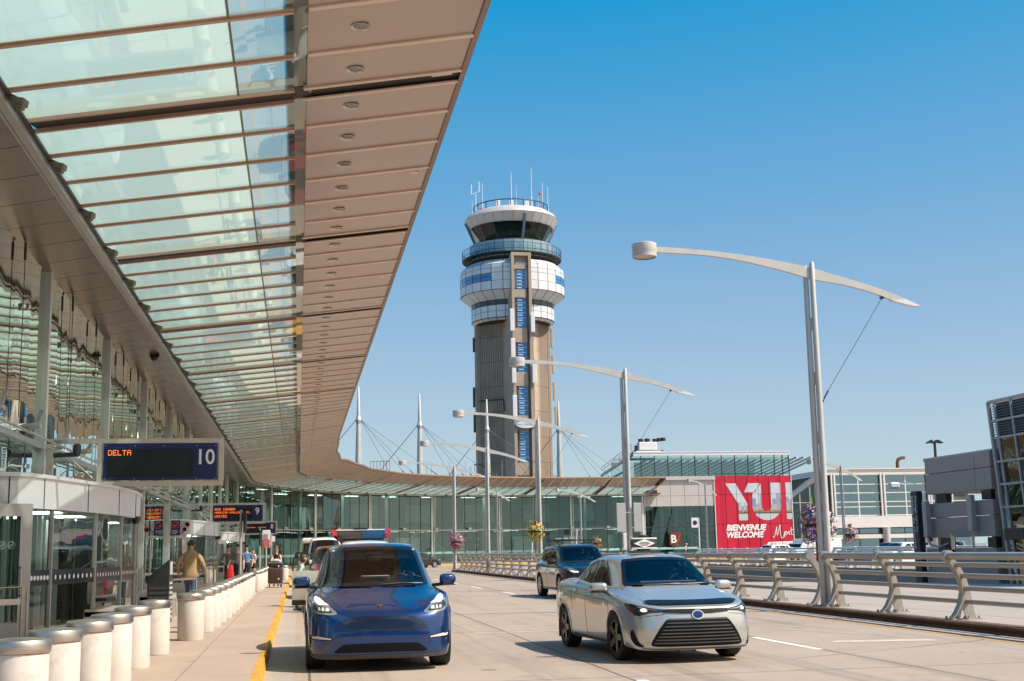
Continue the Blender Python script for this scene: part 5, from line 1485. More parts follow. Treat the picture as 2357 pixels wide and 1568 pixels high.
# ---------------------------------------------------------------- blue crossover
def ev_extra(t,part,bvh):
    m = MB()
    for s in (-1,1): m.cbox((s*.33,1.97,1.46),(.50,.03,.13),0,.45)
    part('sun_visor',m,SEATL)
    m = MB(); m.rbox((0,1.55,1.07),(.42,.03,.20),.015,rx=-.1); part('centre_screen',m,BLACKP)
    m = MB(); m.rbox((0,1.52,1.165),(.38,.02,.012),.004); part('screen_glare',m,SEATL)
    m = MB(); m.rbox((.0,1.90,1.47),(.24,.05,.07),.015); m.rbox((0,1.86,1.40),(.20,.03,.07),.015); part('rear_view_mirror',m,BLACKP)
    m = MB(); seam(m,bvh,[(.05,1.045),(.35,1.06),(.62,1.05)],'F',.010,.012); part('wiper',m,BLACKP)
EV = dict(rings=EVR, axles=[(.87,.355),(3.76,.355)], arch=.405, r=.36, hw=.965, tw=.25, H=1.62, cowl=1.0, cowly=1.02, paint=BLUEP, rim=RIMD, style='twin', win=.02,
  wind=sym([(0,1.035),(.35,1.034),(.60,1.032),(.70,1.04),(.705,1.08),(.60,1.46),(.565,1.525),(.50,1.55),(.25,1.562),(0,1.566)]), frit=.045,
  side=[[(1.58,1.06),(2.0,1.31),(2.25,1.46),(2.68,1.485),(2.68,1.075)],[(2.76,1.08),(2.76,1.485),(3.1,1.47),(3.40,1.40),(3.68,1.19),(3.6,1.12)]],
  mirror=(1.02,1.50,1.10,.115,.10,.085),
  patches=[
   ('grille_recess_shade',BLUED,'F',[smooth_poly(sym([(0,.503),(.55,.503),(.60,.52),(.555,.60),(.47,.66),(.36,.682),(0,.685)]),1)],.004,False),
   ('grille_blank',M('blank_dark_blue',(.006,.009,.026),.22,.3,var=.15,coat=.6),'F',[smooth_poly(sym([(0,.535),(.36,.54),(.43,.57),(.42,.60),(.36,.63),(.2,.645),(0,.648)]),1)],.008,False),
   ('lower_intake',GRL,'F',[smooth_poly(sym([(0,.245),(.40,.245),(.585,.24),(.59,.265),(.50,.335),(.44,.352),(0,.355)]),1)],.006,False),
   ('bumper_skirt',M('skirt_plastic',(.05,.043,.038),.6,var=.3,scale=8),'F',[sym([(0,.168),(.6,.166),(.80,.185),(.86,.205),(.85,.235),(.70,.225),(.5,.215),(0,.218)])],.007,False),
   ('headlight',LAMPC,'F',[smooth_poly([(.83,.935),(.855,.915),(.878,.85),(.875,.785),(.83,.735),(.72,.712),(.60,.705),(.545,.722),(.62,.785),(.70,.85),(.77,.91)],1)],.006,True),
   ('headlight_inner',LAMPD,'F',[smooth_poly([(.855,.84),(.862,.795),(.80,.75),(.68,.735),(.60,.735),(.68,.795),(.78,.815)],1)],.010,True),
   ('daytime_lamp',DRL,'F',[[(.828,.926),(.846,.905),(.835,.865),(.79,.832),(.655,.818),(.72,.855),(.78,.908)]],.012,True),
   ('projector',LEDSTRIP,'F',[[(.70,.75),(.70,.79),(.66,.785),(.645,.75)],[(.745,.755),(.745,.795),(.72,.793),(.715,.752)],[(.79,.765),(.79,.80),(.765,.797),(.76,.758)]],.014,True),
   ('fog_lamp',SEATL,'F',[[(.62,.408),(.86,.42),(.875,.452),(.80,.452),(.64,.425)]],.007,True),
   ('fog_recess',GRL,'F',[[(.60,.40),(.865,.405),(.88,.44),(.885,.30),(.90,.32),(.905,.47),(.87,.462),(.64,.432)]],.004,True),
   ('emblem',CHROME,'F',[[(-.045,.812),(0,.818),(.045,.812),(.042,.797),(.014,.80),(.0,.757),(-.014,.80),(-.042,.797)]],.012,False),
  ],
  seams=[('F',[(0,.742),(.30,.745),(.46,.765),(.55,.82),(.64,.90),(.72,.97),(.755,1.015)],True),('F',[(.36,.69),(0,.692)],True),
         ('L',[(1.30,1.0),(1.25,.70),(1.28,.30)],True),('L',[(2.72,1.07),(2.72,.30)],True),('L',[(1.28,.30),(3.2,.30)],True)],
  extra=[ev_extra], inside=True)
ev = car(EV,'crossover_car','blue electric crossover facing the camera at the yellow kerb','car',(1.07,17.1,0),R(-.4))
ev.scale = (1.02,1.02,1.03)
# ---------------------------------------------------------------- silver taxi
SLATS = []
def gw(z): return .43+(.57-z)/(.57-.27)*.20
for z in (.535,.488,.445,.402,.36,.318,.278): SLATS.append([(-gw(z)+.03,z),(gw(z)-.03,z),(gw(z-.016)-.03,z-.016),(-gw(z-.016)+.03,z-.016)])
def taxi_extra(t,part,bvh):
    m = MB(); m.rbox((0,2.25,1.462),(.40,.30,.03),.012); m.rbox((0,2.22,1.50),(.20,.10,.06),.02); part('roof_sign_base',m,BLACKP)
    m = MB(); m.rbox((0,2.22,1.585),(.38,.11,.13),.02); s = part('roof_sign',m,M('sign_shell',(.045,.045,.045),.35,var=.2))
    m = MB(); m.rbox((0,2.22,1.658),(.40,.13,.024),.01); m.rbox((0,2.22,1.512),(.40,.13,.024),.01); part('sign_trim',m,WHITEP,s)
    m = MB(); m.rbox((0,2.22,1.69),(.13,.09,.05),.02); part('sign_cap',m,BLACKP,s)
    m = MB(); m.prism([(-.165,1.585),(0,1.52),(.165,1.585),(0,1.65)],2.155,2.162,'Y'); part('sign_diamond',m,WHITEL,s)
    m = MB()
    for z,wd in ((1.60,.14),(1.583,.18)): m.box(-wd/2,wd/2,2.150,2.154,z,z+.008)
    part('sign_print',m,M('print_grey',(.25,.25,.27),.6),s)
    m = MB(); m.box(-.06,.06,2.150,2.154,1.56,1.568); part('sign_print',m,RED,s)
    m = MB(); m.rbox((0,1.70,1.30),(.22,.05,.06),.02); part('rear_view_mirror',m,BLACKP)
    m = MB(); m.rbox((-.05,1.35,1.00),(.34,.02,.014),.004); part('dashboard_card',m,SEATL)
    m = MB(); seam(m,bvh,[(-.58,1.0),(-.2,.998),(.12,1.005)],'F',.010,.012); seam(m,bvh,[(-.02,.998),(.3,1.0),(.60,1.005)],'F',.010,.012); part('wiper',m,BLACKP)
    m = MB()
    for s_ in (-1,1):
        m.rbox((s_*.80,1.33,.27),(.16,.02,.26),.008); m.rbox((s_*.80,4.02,.28),(.16,.02,.28),.008)
    part('mud_flap',m,BLACKP)
TX = dict(rings=SDR, axles=[(.96,.315),(3.66,.315)], arch=.365, r=.32, hw=.89, tw=.215, H=1.43, cowl=.96, cowly=1.0, paint=SILVER, rim=RIMD, style='five', steer=R(4),
  wind=sym([(0,1.0),(.35,.998),(.57,.99),(.645,.99),(.65,1.02),(.53,1.31),(.49,1.355),(.25,1.378),(0,1.383)]), frit=.04, wglass=glass('taxi_windscreen',(.60,.70,.72),1.5,.0),
  side=[[(1.55,.99),(1.95,1.22),(2.12,1.31),(2.38,1.33),(2.38,1.005)],[(2.46,1.01),(2.46,1.33),(2.75,1.322),(2.98,1.28),(3.02,1.045)],[(3.08,1.05),(3.05,1.255),(3.30,1.14),(3.36,1.075)]],
  mirror=(.955,1.46,.975,.125,.10,.075),
  patches=[
   ('lower_grille',GRL,'F',[smooth_poly(sym([(0,.222),(.55,.222),(.63,.235),(.64,.27),(.55,.43),(.45,.56),(.41,.578),(0,.58)]),1)],.006,False),
   ('grille_bar',SATIN,'F',[[( -.43,.562),(.43,.562),(.415,.584),(-.415,.584)]],.012,False),
   ('grille_slat',SATIN,'F',SLATS,.014,False),
   ('upper_strip',GRL,'F',[sym([(0,.648),(.20,.648),(.46,.664),(.46,.70),(.25,.70),(0,.70)])],.016,False),
   ('hood_deflector',M('deflector_smoke',(.005,.005,.009),.35,var=.1,spec=.25),'F',[smooth_poly(sym([(0,.752),(.45,.75),(.62,.765),(.665,.79),(.60,.805),(.50,.808),(.2,.80),(0,.80)]),1)],.022,False),
   ('headlight',LAMPD,'F',[smooth_poly([(.42,.672),(.60,.668),(.70,.645),(.755,.615),(.80,.64),(.835,.70),(.845,.765),(.82,.785),(.72,.745),(.58,.715),(.43,.70)],1)],.007,True),
   ('headlamp_silver',CHROME,'F',[[(.45,.688),(.60,.70),(.72,.73),(.80,.765),(.72,.722),(.60,.69)]],.011,True),
   ('headlamp_lit',DRL,'F',[smooth_poly([(.655,.675),(.715,.668),(.735,.695),(.70,.722),(.655,.708)],1)],.013,True),
   ('side_marker',M('marker_red_brown',(.25,.02,.012),.12,coat=.5),'F',[[(.782,.645),(.83,.70),(.838,.755),(.815,.74),(.79,.69)]],.012,True),
   ('bumper_vent',GRL,'F',[smooth_poly([(.70,.213),(.79,.225),(.832,.30),(.838,.42),(.815,.45),(.80,.36),(.765,.27)],1)],.006,True),
   ('emblem',M('emblem_blue',(.004,.03,.11),.4,.2,var=.2,spec=.25),'F',[[(.066*math.cos(2*PI*k/20),.628+.046*math.sin(2*PI*k/20)) for k in range(20)]],.022,False),
   ('emblem_ring',CHROME,'F',[[(.084*math.cos(2*PI*k/20),.626+.06*math.sin(2*PI*k/20)) for k in range(20)]],.017,False),
   ('lower_lip',SATIN,'F',[sym([(0,.182),(.55,.182),(.74,.195),(.74,.208),(.55,.20),(0,.20)])],.006,False),
   ('sill_trim',BLACKP,'L',[[(1.42,.215),(3.2,.215),(3.2,.25),(1.42,.25)]],.005,True),
   ('door_handle',CHROME,'L',[smooth_poly([(2.12,.845),(2.30,.855),(2.30,.885),(2.12,.875)],1),smooth_poly([(2.92,.88),(3.10,.89),(3.10,.918),(2.92,.908)],1)],.022,True),
   ('rain_deflector',M('smoke_deflector',(.008,.009,.012),.1,coat=.7),'L',[[(1.70,1.10),(1.95,1.245),(2.12,1.335),(2.40,1.352),(2.40,1.325),(2.13,1.305),(1.96,1.215)],[(2.45,1.352),(2.76,1.345),(3.02,1.30),(3.0,1.27),(2.75,1.315),(2.45,1.327)]],.016,True),
  ],
  seams=[('F',[(.46,.64),(.62,.625),(.74,.60),(.80,.635)],True),('F',[(.66,.285),(.73,.255),(.80,.24)],True),('F',[(0,.735),(.40,.735),(.58,.765),(.655,.83),(.70,.93)],True),('L',[(1.27,.95),(1.22,.72),(1.28,.25)],True),('L',[(2.42,1.0),(2.42,.26)],True),('L',[(3.18,1.02),(3.22,.85),(3.14,.60)],True),
         ('L',[(1.35,.80),(2.4,.83),(3.5,.88)],True)],
  extra=[taxi_extra])
taxi = car(TX,'taxi_car','silver taxi sedan with a white diamond roof sign','car',(5.26,16.8,0),R(3.2))
# ---------------------------------------------------------------- black sport utility with a ski rack
def suv_extra(t,part,bvh):
    m = MB()
    for s in (-1,1):
        m.tube([(s*.56,2.15,1.66),(s*.57,2.35,1.72),(s*.57,3.5,1.72),(s*.56,3.75,1.65)],.025,8)
    part('roof_rail',m,SATIN)
    m = MB()
    for y in (2.5,3.3): m.beam((-.72,y,1.80),(.72,y,1.80),.05,.035); 
    for y in (2.5,3.3):
        for s in (-1,1): m.beam((s*.57,y,1.72),(s*.57,y,1.80),.05,.05)
    part('cross_bar',m,BLACKP)
    m = MB()
    for k in range(3): m.beam((-.64+k*.22,2.42,1.835+.01*k),(-.46+k*.22,2.46,1.86+.01*k),.10,.03); m.rbox((-.56+k*.24,2.42,1.85),(.2,.10,.035),.012)
    part('ski_clamp',m,M('clamp_pink_grey',(.35,.29,.29),.45,var=.3))
BS = dict(rings=SUR, axles=[(.92,.36),(3.66,.36)], arch=.42, r=.365, hw=.92, tw=.235, H=1.68, cowl=1.06, cowly=1.05, paint=BLACKC, rim=RIMS, style='fan',
  wind=sym([(0,1.10),(.36,1.098),(.60,1.09),(.70,1.09),(.705,1.13),(.60,1.52),(.56,1.575),(.3,1.595),(0,1.60)]), frit=.045, wglass=bpy.data.materials['taxi_windscreen'],
  side=[[(1.62,1.10),(2.05,1.43),(2.2,1.53),(2.58,1.56),(2.58,1.115)],[(2.66,1.12),(2.66,1.56),(3.2,1.555),(3.4,1.545),(3.42,1.145)],[(3.49,1.15),(3.47,1.545),(3.75,1.53),(3.98,1.36),(4.0,1.19)]],
  mirror=(1.01,1.50,1.13,.13,.10,.085), mpaint=BLACKP,
  patches=[('upper_grille',BLACKP,'F',[smooth_poly(sym([(0,.66),(.30,.66),(.42,.74),(.46,.86),(0,.87)]),1)],.006,False),('lower_intake',GRL,'F',[sym([(0,.30),(.55,.30),(.62,.42),(.5,.5),(0,.5)])],.006,False),
   ('headlight',LAMPC,'F',[smooth_poly([(.50,.80),(.62,.80),(.76,.85),(.84,.93),(.84,.975),(.74,.955),(.60,.90),(.50,.87)],1)],.007,True),('daytime_lamp',DRL,'F',[[(.50,.80),(.64,.80),(.75,.85),(.70,.87),(.60,.84),(.5,.835)]],.012,True),
   ('fog_lamp',LEDSTRIP,'F',[[(.64,.44),(.78,.46),(.80,.62),(.74,.60),(.70,.50)]],.008,True),('emblem',CHROME,'F',[[(.06*math.cos(2*PI*k/14),.78+.05*math.sin(2*PI*k/14)) for k in range(14)]],.016,False),
   ('sill_trim',SATIN,'L',[[(1.4,.27),(3.2,.27),(3.2,.33),(1.4,.33)]],.006,True),('door_handle',BLACKP,'L',[[(2.28,.97),(2.5,.98),(2.5,1.01),(2.28,1.0)],[(3.1,1.0),(3.32,1.01),(3.32,1.04),(3.1,1.03)]],.02,True)],
  seams=[('L',[(1.30,1.04),(1.26,.75),(1.32,.32)],True),('L',[(2.62,1.1),(2.62,.32)],True),('F',[(0,.92),(.5,.93),(.66,.97)],True)],
  extra=[suv_extra])
bsuv = car(BS,'suv_car','black SUV with a rack on its roof, driving behind the silver taxi','car',(8.97,38.95,0),R(2.5))
# ---------------------------------------------------------------- white SUV with open door and raised tailgate
def wsuv_extra(t,part,bvh):
    # raised tailgate, hinged at the rear of the roof
    m = MB(); a = R(8)
    def P(x,u,h): return (x, 4.05+u*math.cos(a)-h*math.sin(a), 1.84+u*.36+h)
    hw = .80
    m.add([P(-.60,0,0),P(.60,0,0),P(.74,.45,.04),P(.80,.95,.0),P(-.80,.95,0),P(-.74,.45,.04),P(-.6,0,-.06),P(.6,0,-.06),P(.74,.45,-.03),P(.8,.95,-.08),P(-.8,.95,-.08),P(-.74,.45,-.03)],
          [(0,1,2,5),(5,2,3,4),(6,11,8,7),(11,10,9,8),(0,5,11,6),(5,4,10,11),(1,7,8,2),(2,8,9,3),(4,3,9,10)])
    tg = part('tailgate',m,BLACKC)
    m = MB(); m.add([P(-.70,.84,.035),P(.70,.84,.035),P(.72,.97,.02),P(-.72,.97,.02)],[(0,1,2,3)]); part('spoiler',m,WHITEC,tg)
    m = MB(); m.add([P(-.56,.16,.03),P(.56,.16,.03),P(.66,.45,.055),P(.68,.80,.025),P(-.68,.80,.025),P(-.66,.45,.055)],[(0,1,2,5),(5,2,3,4)]); part('tailgate_glass',m,M('tailgate_glass_dark',(.02,.026,.03),.06,coat=.5),tg)
    m = MB()
    for s in (-1,1): m.add([P(s*.66,.35,-.10),P(s*.80,.42,-.02),P(s*.88,.93,-.05),P(s*.72,.93,-.14),P(s*.66,.35,.03),P(s*.8,.42,.05),P(s*.88,.93,.04),P(s*.72,.93,.03)],[(0,1,2,3),(4,7,6,5),(0,4,5,1),(1,5,6,2),(2,6,7,3),(3,7,4,0)])
    part('tail_light',m,REDL,tg)
    m = MB(); m.rbox((0,4.05+.93,1.84+.39),(.42,.08,.05),.02); part('tailgate_lock',m,BLACKP,tg)
    # open front door on the kerb side: hinge at (-.88, 1.45)
    d = bpy.data.objects.new('door',None); col.objects.link(d); d.parent = t; d.location = (-.90,1.42,0); d.rotation_euler = (0,0,R(71))
    def sk_(y,z):                                  # door skin bulge
        return -.045*(1-((z-.75)/.5)**2)*(.6+.4*math.sin(PI*min(1,max(0,y/1.12))))
    m = MB(); ny,nz = 10,8; o0 = []
    for iz in range(nz+1):
        z = .30+.78*iz/nz
        for iy in range(ny+1):
            y = 1.12*iy/ny; o0.append((sk_(y,z),y,z))
    n0 = len(o0); vs = o0+[(.07,p[1],p[2]) for p in o0]
    W_ = ny+1; fs = [(i*W_+j,i*W_+j+1,(i+1)*W_+j+1,(i+1)*W_+j) for i in range(nz) for j in range(ny)]
    fs += [tuple(n0+k for k in reversed(f)) for f in fs]
    edge = [j for j in range(W_)]+[i*W_+ny for i in range(1,nz+1)]+[nz*W_+j for j in range(ny-1,-1,-1)]+[i*W_ for i in range(nz-1,0,-1)]
    for a_,b_ in zip(edge,edge[1:]+edge[:1]): fs.append((a_,b_,n0+b_,n0+a_))
    m.add(vs,fs); dp = link('door_skin',m.mesh('door_skin',None,50),[WHITEC],d)
    m = MB(); m.rbox((.0,.55,.25),(.10,1.14,.14),.03); link('door_sill_trim',m.mesh('t'),[BLACKP],d)
    m = MB(); m.tube([(.02,.04,1.08),(.03,.22,1.22),(.09,.55,1.45),(.12,.80,1.54),(.14,1.06,1.56),(.10,1.11,1.40),(.03,1.12,1.08)],.028,6); link('door_window_frame',m.mesh('t',None,60),[BLACKP],d)
    m = MB(); m.add([(.02,.06,1.09),(.03,1.10,1.09),(.09,1.09,1.40),(.13,1.04,1.53),(.11,.80,1.51),(.08,.55,1.42),(.03,.24,1.21)],[tuple(range(7))]); link('door_glass',m.mesh('t',fix=False),[WSH],d)
    m = MB(); m.tube([(-.03,.84,.86),(-.075,.88,.865),(-.075,1.03,.875),(-.03,1.07,.88)],.016,8); m.lathe([(0,0),(.06,.0),(.075,.012)],(-.045,.95,.87),14,'X'); link('door_handle',m.mesh('t',None,50),[CHROME],d)
    m = MB(); m.ball((-.20,.08,1.14),(.15,.10,.085),14,10); link('wing_mirror',m.mesh('t',None,70),[WHITEC],d)
    m = MB(); m.rbox((-.12,.10,1.065),(.24,.1,.04),.015); link('mirror_base',m.mesh('t'),[BLACKP],d)
WS = dict(BS, rings=[(x,y,[q*1.11 for q in z]) for x,y,z in SUR], wind=[(a,b*1.11) for a,b in BS['wind']], side=[[(a,b*1.11) for a,b in w_] for w_ in BS['side']], cowl=1.17, paint=WHITEC, rim=RIMG, style='five', mirror=(1.01,1.50,1.13,.13,.10,.085), mpaint=WHITEC, extra=[wsuv_extra], wglass=WSH,
  patches=[q for q in BS['patches'] if q[0] not in ('sill_trim',)]+[('door_opening',WELL,'Q',[[(1.45,.34),(2.58,.34),(2.58,1.1),(1.5,1.1)]],.008,False)])
wsuv = car(WS,'suv_car','white SUV with its front door open and tailgate raised, behind the blue car','car',(1.80,33.4,0),0)
# ---------------------------------------------------------------- red boxy off-roader and white van behind it
RS = dict(BS, rings=[( [q*1.0 for q in x], y, [zz*1.07 for zz in z]) for x,y,z in SUR], paint=REDC, rim=RIMD, style='five', extra=[], open=True, open_side=False, mirror=(1.02,1.50,1.22,.12,.09,.10), cowl=1.13,
  wind=[(a,b*1.07) for a,b in BS['wind']], side=[[(a,b*1.07) for a,b in w_] for w_ in BS['side']],
  patches=[('upper_grille',BLACKP,'F',[[(-.34,.75),(.34,.75),(.34,.92),(-.34,.92)]],.006,False),('headlight',LAMPC,'F',[[(.55+.11*math.cos(2*PI*k/16),.86+.11*math.sin(2*PI*k/16)) for k in range(16)]],.01,True),('lower_intake',GRL,'F',[[(-.6,.34),(.6,.34),(.6,.5),(-.6,.5)]],.006,False)], seams=[])
car(RS,'offroad_car','dark red boxy off-roader between the white SUV and a white van','car',(1.28,44.5,0),0)
VANR = [([a*1.05 for a in x],y,[z_*1.0+max(0,(z_-.9))*.80 for z_ in z]) for x,y,z in SUR]
VN = dict(BS, rings=VANR, paint=WHITEC, rim=RIMG, style='five', extra=[], open=False, open_side=False, inside=False, hw=.966, wind=[(a*1.04,b+max(0,b-.9)*.8) for a,b in BS['wind']],
  side=[[(1.9,1.36),(2.1,1.7),(2.55,1.95),(2.55,1.36)]], mirror=(1.08,1.5,1.4,.11,.09,.16), mpaint=BLACKP, patches=[('upper_grille',BLACKP,'F',[[(-.4,.7),(.4,.7),(.4,.86),(-.4,.86)]],.006,False),('headlight',LAMPC,'F',[[(.55,.8),(.8,.85),(.82,1.0),(.62,.95)]],.007,True)], seams=[], wglass=FRITB)
car(VN,'van','white van parked farthest along the kerb','van',(1.25,60,0),0)
VY = dict(VN, paint=paint('bus_yellow',(.62,.30,.02),.0,.25), patches=VN['patches'])
vb = car(VY,'shuttle_bus','yellow shuttle bus with a white roof, seen mirrored in the canopy near its bend','bus',(.95,80,0),0)
m = MB(); m.rbox((0,3.0,2.33),(1.5,2.6,.34),.12); m.build('white_roof',WHITEC,vb,40,world=False)
# ---------------------------------------------------------------- distant cars
FS = dict(TX, extra=[], open=False, open_side=False, inside=False, paint=BLACKC, rim=RIMS, seams=[], wglass=FRITB, sglass=FRITB,
  patches=[('headlight',LAMPC,'F',[q for q in TX['patches'] if q[0]=='headlight'][0][3],.007,True),('lower_grille',GRL,'F',TX['patches'][0][3],.006,False),('tail_light',REDL,'B',[[(.45,.86),(.80,.84),(.80,.96),(.45,.97)]],.008,True),('rear_window',FRITB,'B',[sym([(0,1.10),(.5,1.09),(.6,1.09),(.5,1.29),(0,1.33)])],.006,False),('rear_bumper',BLACKP,'B',[[(-.6,.34),(.6,.34),(.6,.46),(-.6,.46)]],.006,False)])
fs = car(FS,'sedan_car','small dark sedan with red tail lamps, at the far yellow kerb','car',(13.2,124.0,0),R(118))
FU = dict(BS, extra=[], open=False, open_side=False, inside=False, paint=WHITEC, seams=[], wglass=FRITB, sglass=FRITB, patches=[q for q in BS['patches'] if q[0] in ('headlight','upper_grille')]+[('tail_light',REDL,'B',[[(.62,.95),(.82,.95),(.8,1.2),(.66,1.2)]],.008,True),('rear_window',FRITB,'B',[sym([(0,1.22),(.6,1.2),(.5,1.5),(0,1.53)])],.006,False)])
fu = car(FU,'suv_car','white estate SUV in front of the red welcome banner','car',(38.2,106,-.12),R(-62))
def repaint(o, pm):
    for c in kids(o):
        for s in c.material_slots:
            if s.material in (WHITEC,BLACKC): s.link = 'OBJECT'; s.material = pm
def clone(src, label, loc, rz, pm):
    c = copy_tree(src); c.location = loc; c.rotation_euler = (0,0,rz); c['label'] = label
    if pm: repaint(c, pm)
    return c
clone(fs,'second dark sedan, half hidden by the blue car, at the far yellow kerb',(11.0,122.5,0),R(118),BLACKC)
clone(fs,'low dark blue sedan right of the white and red rental truck',(39.4,92,-.12),R(-70),NAVYC)
clone(fu,'white crossover in front of the pavilion doors, left of the red car',(41.2,88,-.12),R(-68),WHITEC)
clone(fu,'red car half hidden behind the vertical navy sign',(46.0,92,-.12),R(-40),REDC)
clone(fu,'silver car glimpsed through the lower slot of the grey block',(40.0,75,-.12),R(-30),GREYC)
clone(fs,'blue car glimpsed through the lower slot of the grey block, by the glass tower',(39.2,66,-.12),R(-60),NAVYC)
clone(fu,'dark grey car parked behind the white crossover, by the pavilion column',(46.5,101,-.12),R(-70),BLACKC)
# rental box truck
tr_ = thing('box_truck','white and red rental box truck behind the big flower basket','truck',(41.6,107,-.12),R(-65))
m = MB(); m.rbox((0,4.2,1.35),(2.0,3.6,1.55),.05); m.rbox((0,2.3,1.75),(1.9,.9,.75),.08); bx = m.build('box',WHITEC,tr_,world=False)
m = MB(); m.rbox((0,4.2,.72),(2.02,3.62,.3),.02); m.build('red_stripe',RED,bx,world=False)
m = MB(); m.rbox((0,1.1,.85),(1.8,1.6,.8),.12); m.prism([(.9,1.2),(1.25,1.75),(1.9,1.8),(1.9,1.2)],-.82,.82,'X'); m.build('cab',WHITEC,tr_,world=False)
m = MB(); m.add([(-.7,.93,1.27),(.7,.93,1.27),(.7,1.2,1.68),(-.7,1.2,1.68)],[(0,1,2,3)]); m.build('windscreen',FRITB,tr_,world=False,fix=False)
for s in (-1,1):
    for y in (.8,5.0): wheel(.34,.22,RIMS,'five',tr_,(s*.82,y,.34))
T_ = text('lettering','U-HAUL',.55,(0,0,0),(0,0,0),M('haul_ink',(.05,.1,.12),.5),bx); T_.location = (-1.03,5.6,1.3); T_.rotation_euler = (R(90),0,R(-90))
# ------------------------------------------------------------------ people
def skin_body(joints, bones, sub=2):
    """joints {name:(pos, radius)}; grow one continuous skin round the bones"""
    names = list(joints); ix = {n:i for i,n in enumerate(names)}
    me = bpy.data.meshes.new('sk'); me.from_pydata([joints[n][0] for n in names],[(ix[a],ix[b]) for a,b in bones],[])
    ob = bpy.data.objects.new('sk',me); col.objects.link(ob)
    md_ = ob.modifiers.new('s','SKIN'); md_.use_smooth_shade = True
    if not me.skin_vertices: 
        bm = bmesh.new(); bm.from_mesh(me); bm.verts.layers.skin.verify(); bm.to_mesh(me); bm.free()
    lay = me.skin_vertices[0].data
    for n in names:
        r = joints[n][1]; lay[ix[n]].radius = (r,r) if not isinstance(r,tuple) else r
        lay[ix[n]].use_root = (n == names[0])
    sb = ob.modifiers.new('u','SUBSURF'); sb.levels = sub; sb.render_levels = sub
    dg = bpy.context.evaluated_depsgraph_get(); dg.update()
    out = bpy.data.meshes.new_from_object(ob.evaluated_get(dg)); bpy.data.objects.remove(ob); bpy.data.meshes.remove(me)
    for p in out.polygons: p.use_smooth = True
    return out
def clothm(nm,c,rough=.85): 
    return bpy.data.materials.get(nm) or M(nm,c,rough,var=.22,scale=9,bump=.5,bscale=30)
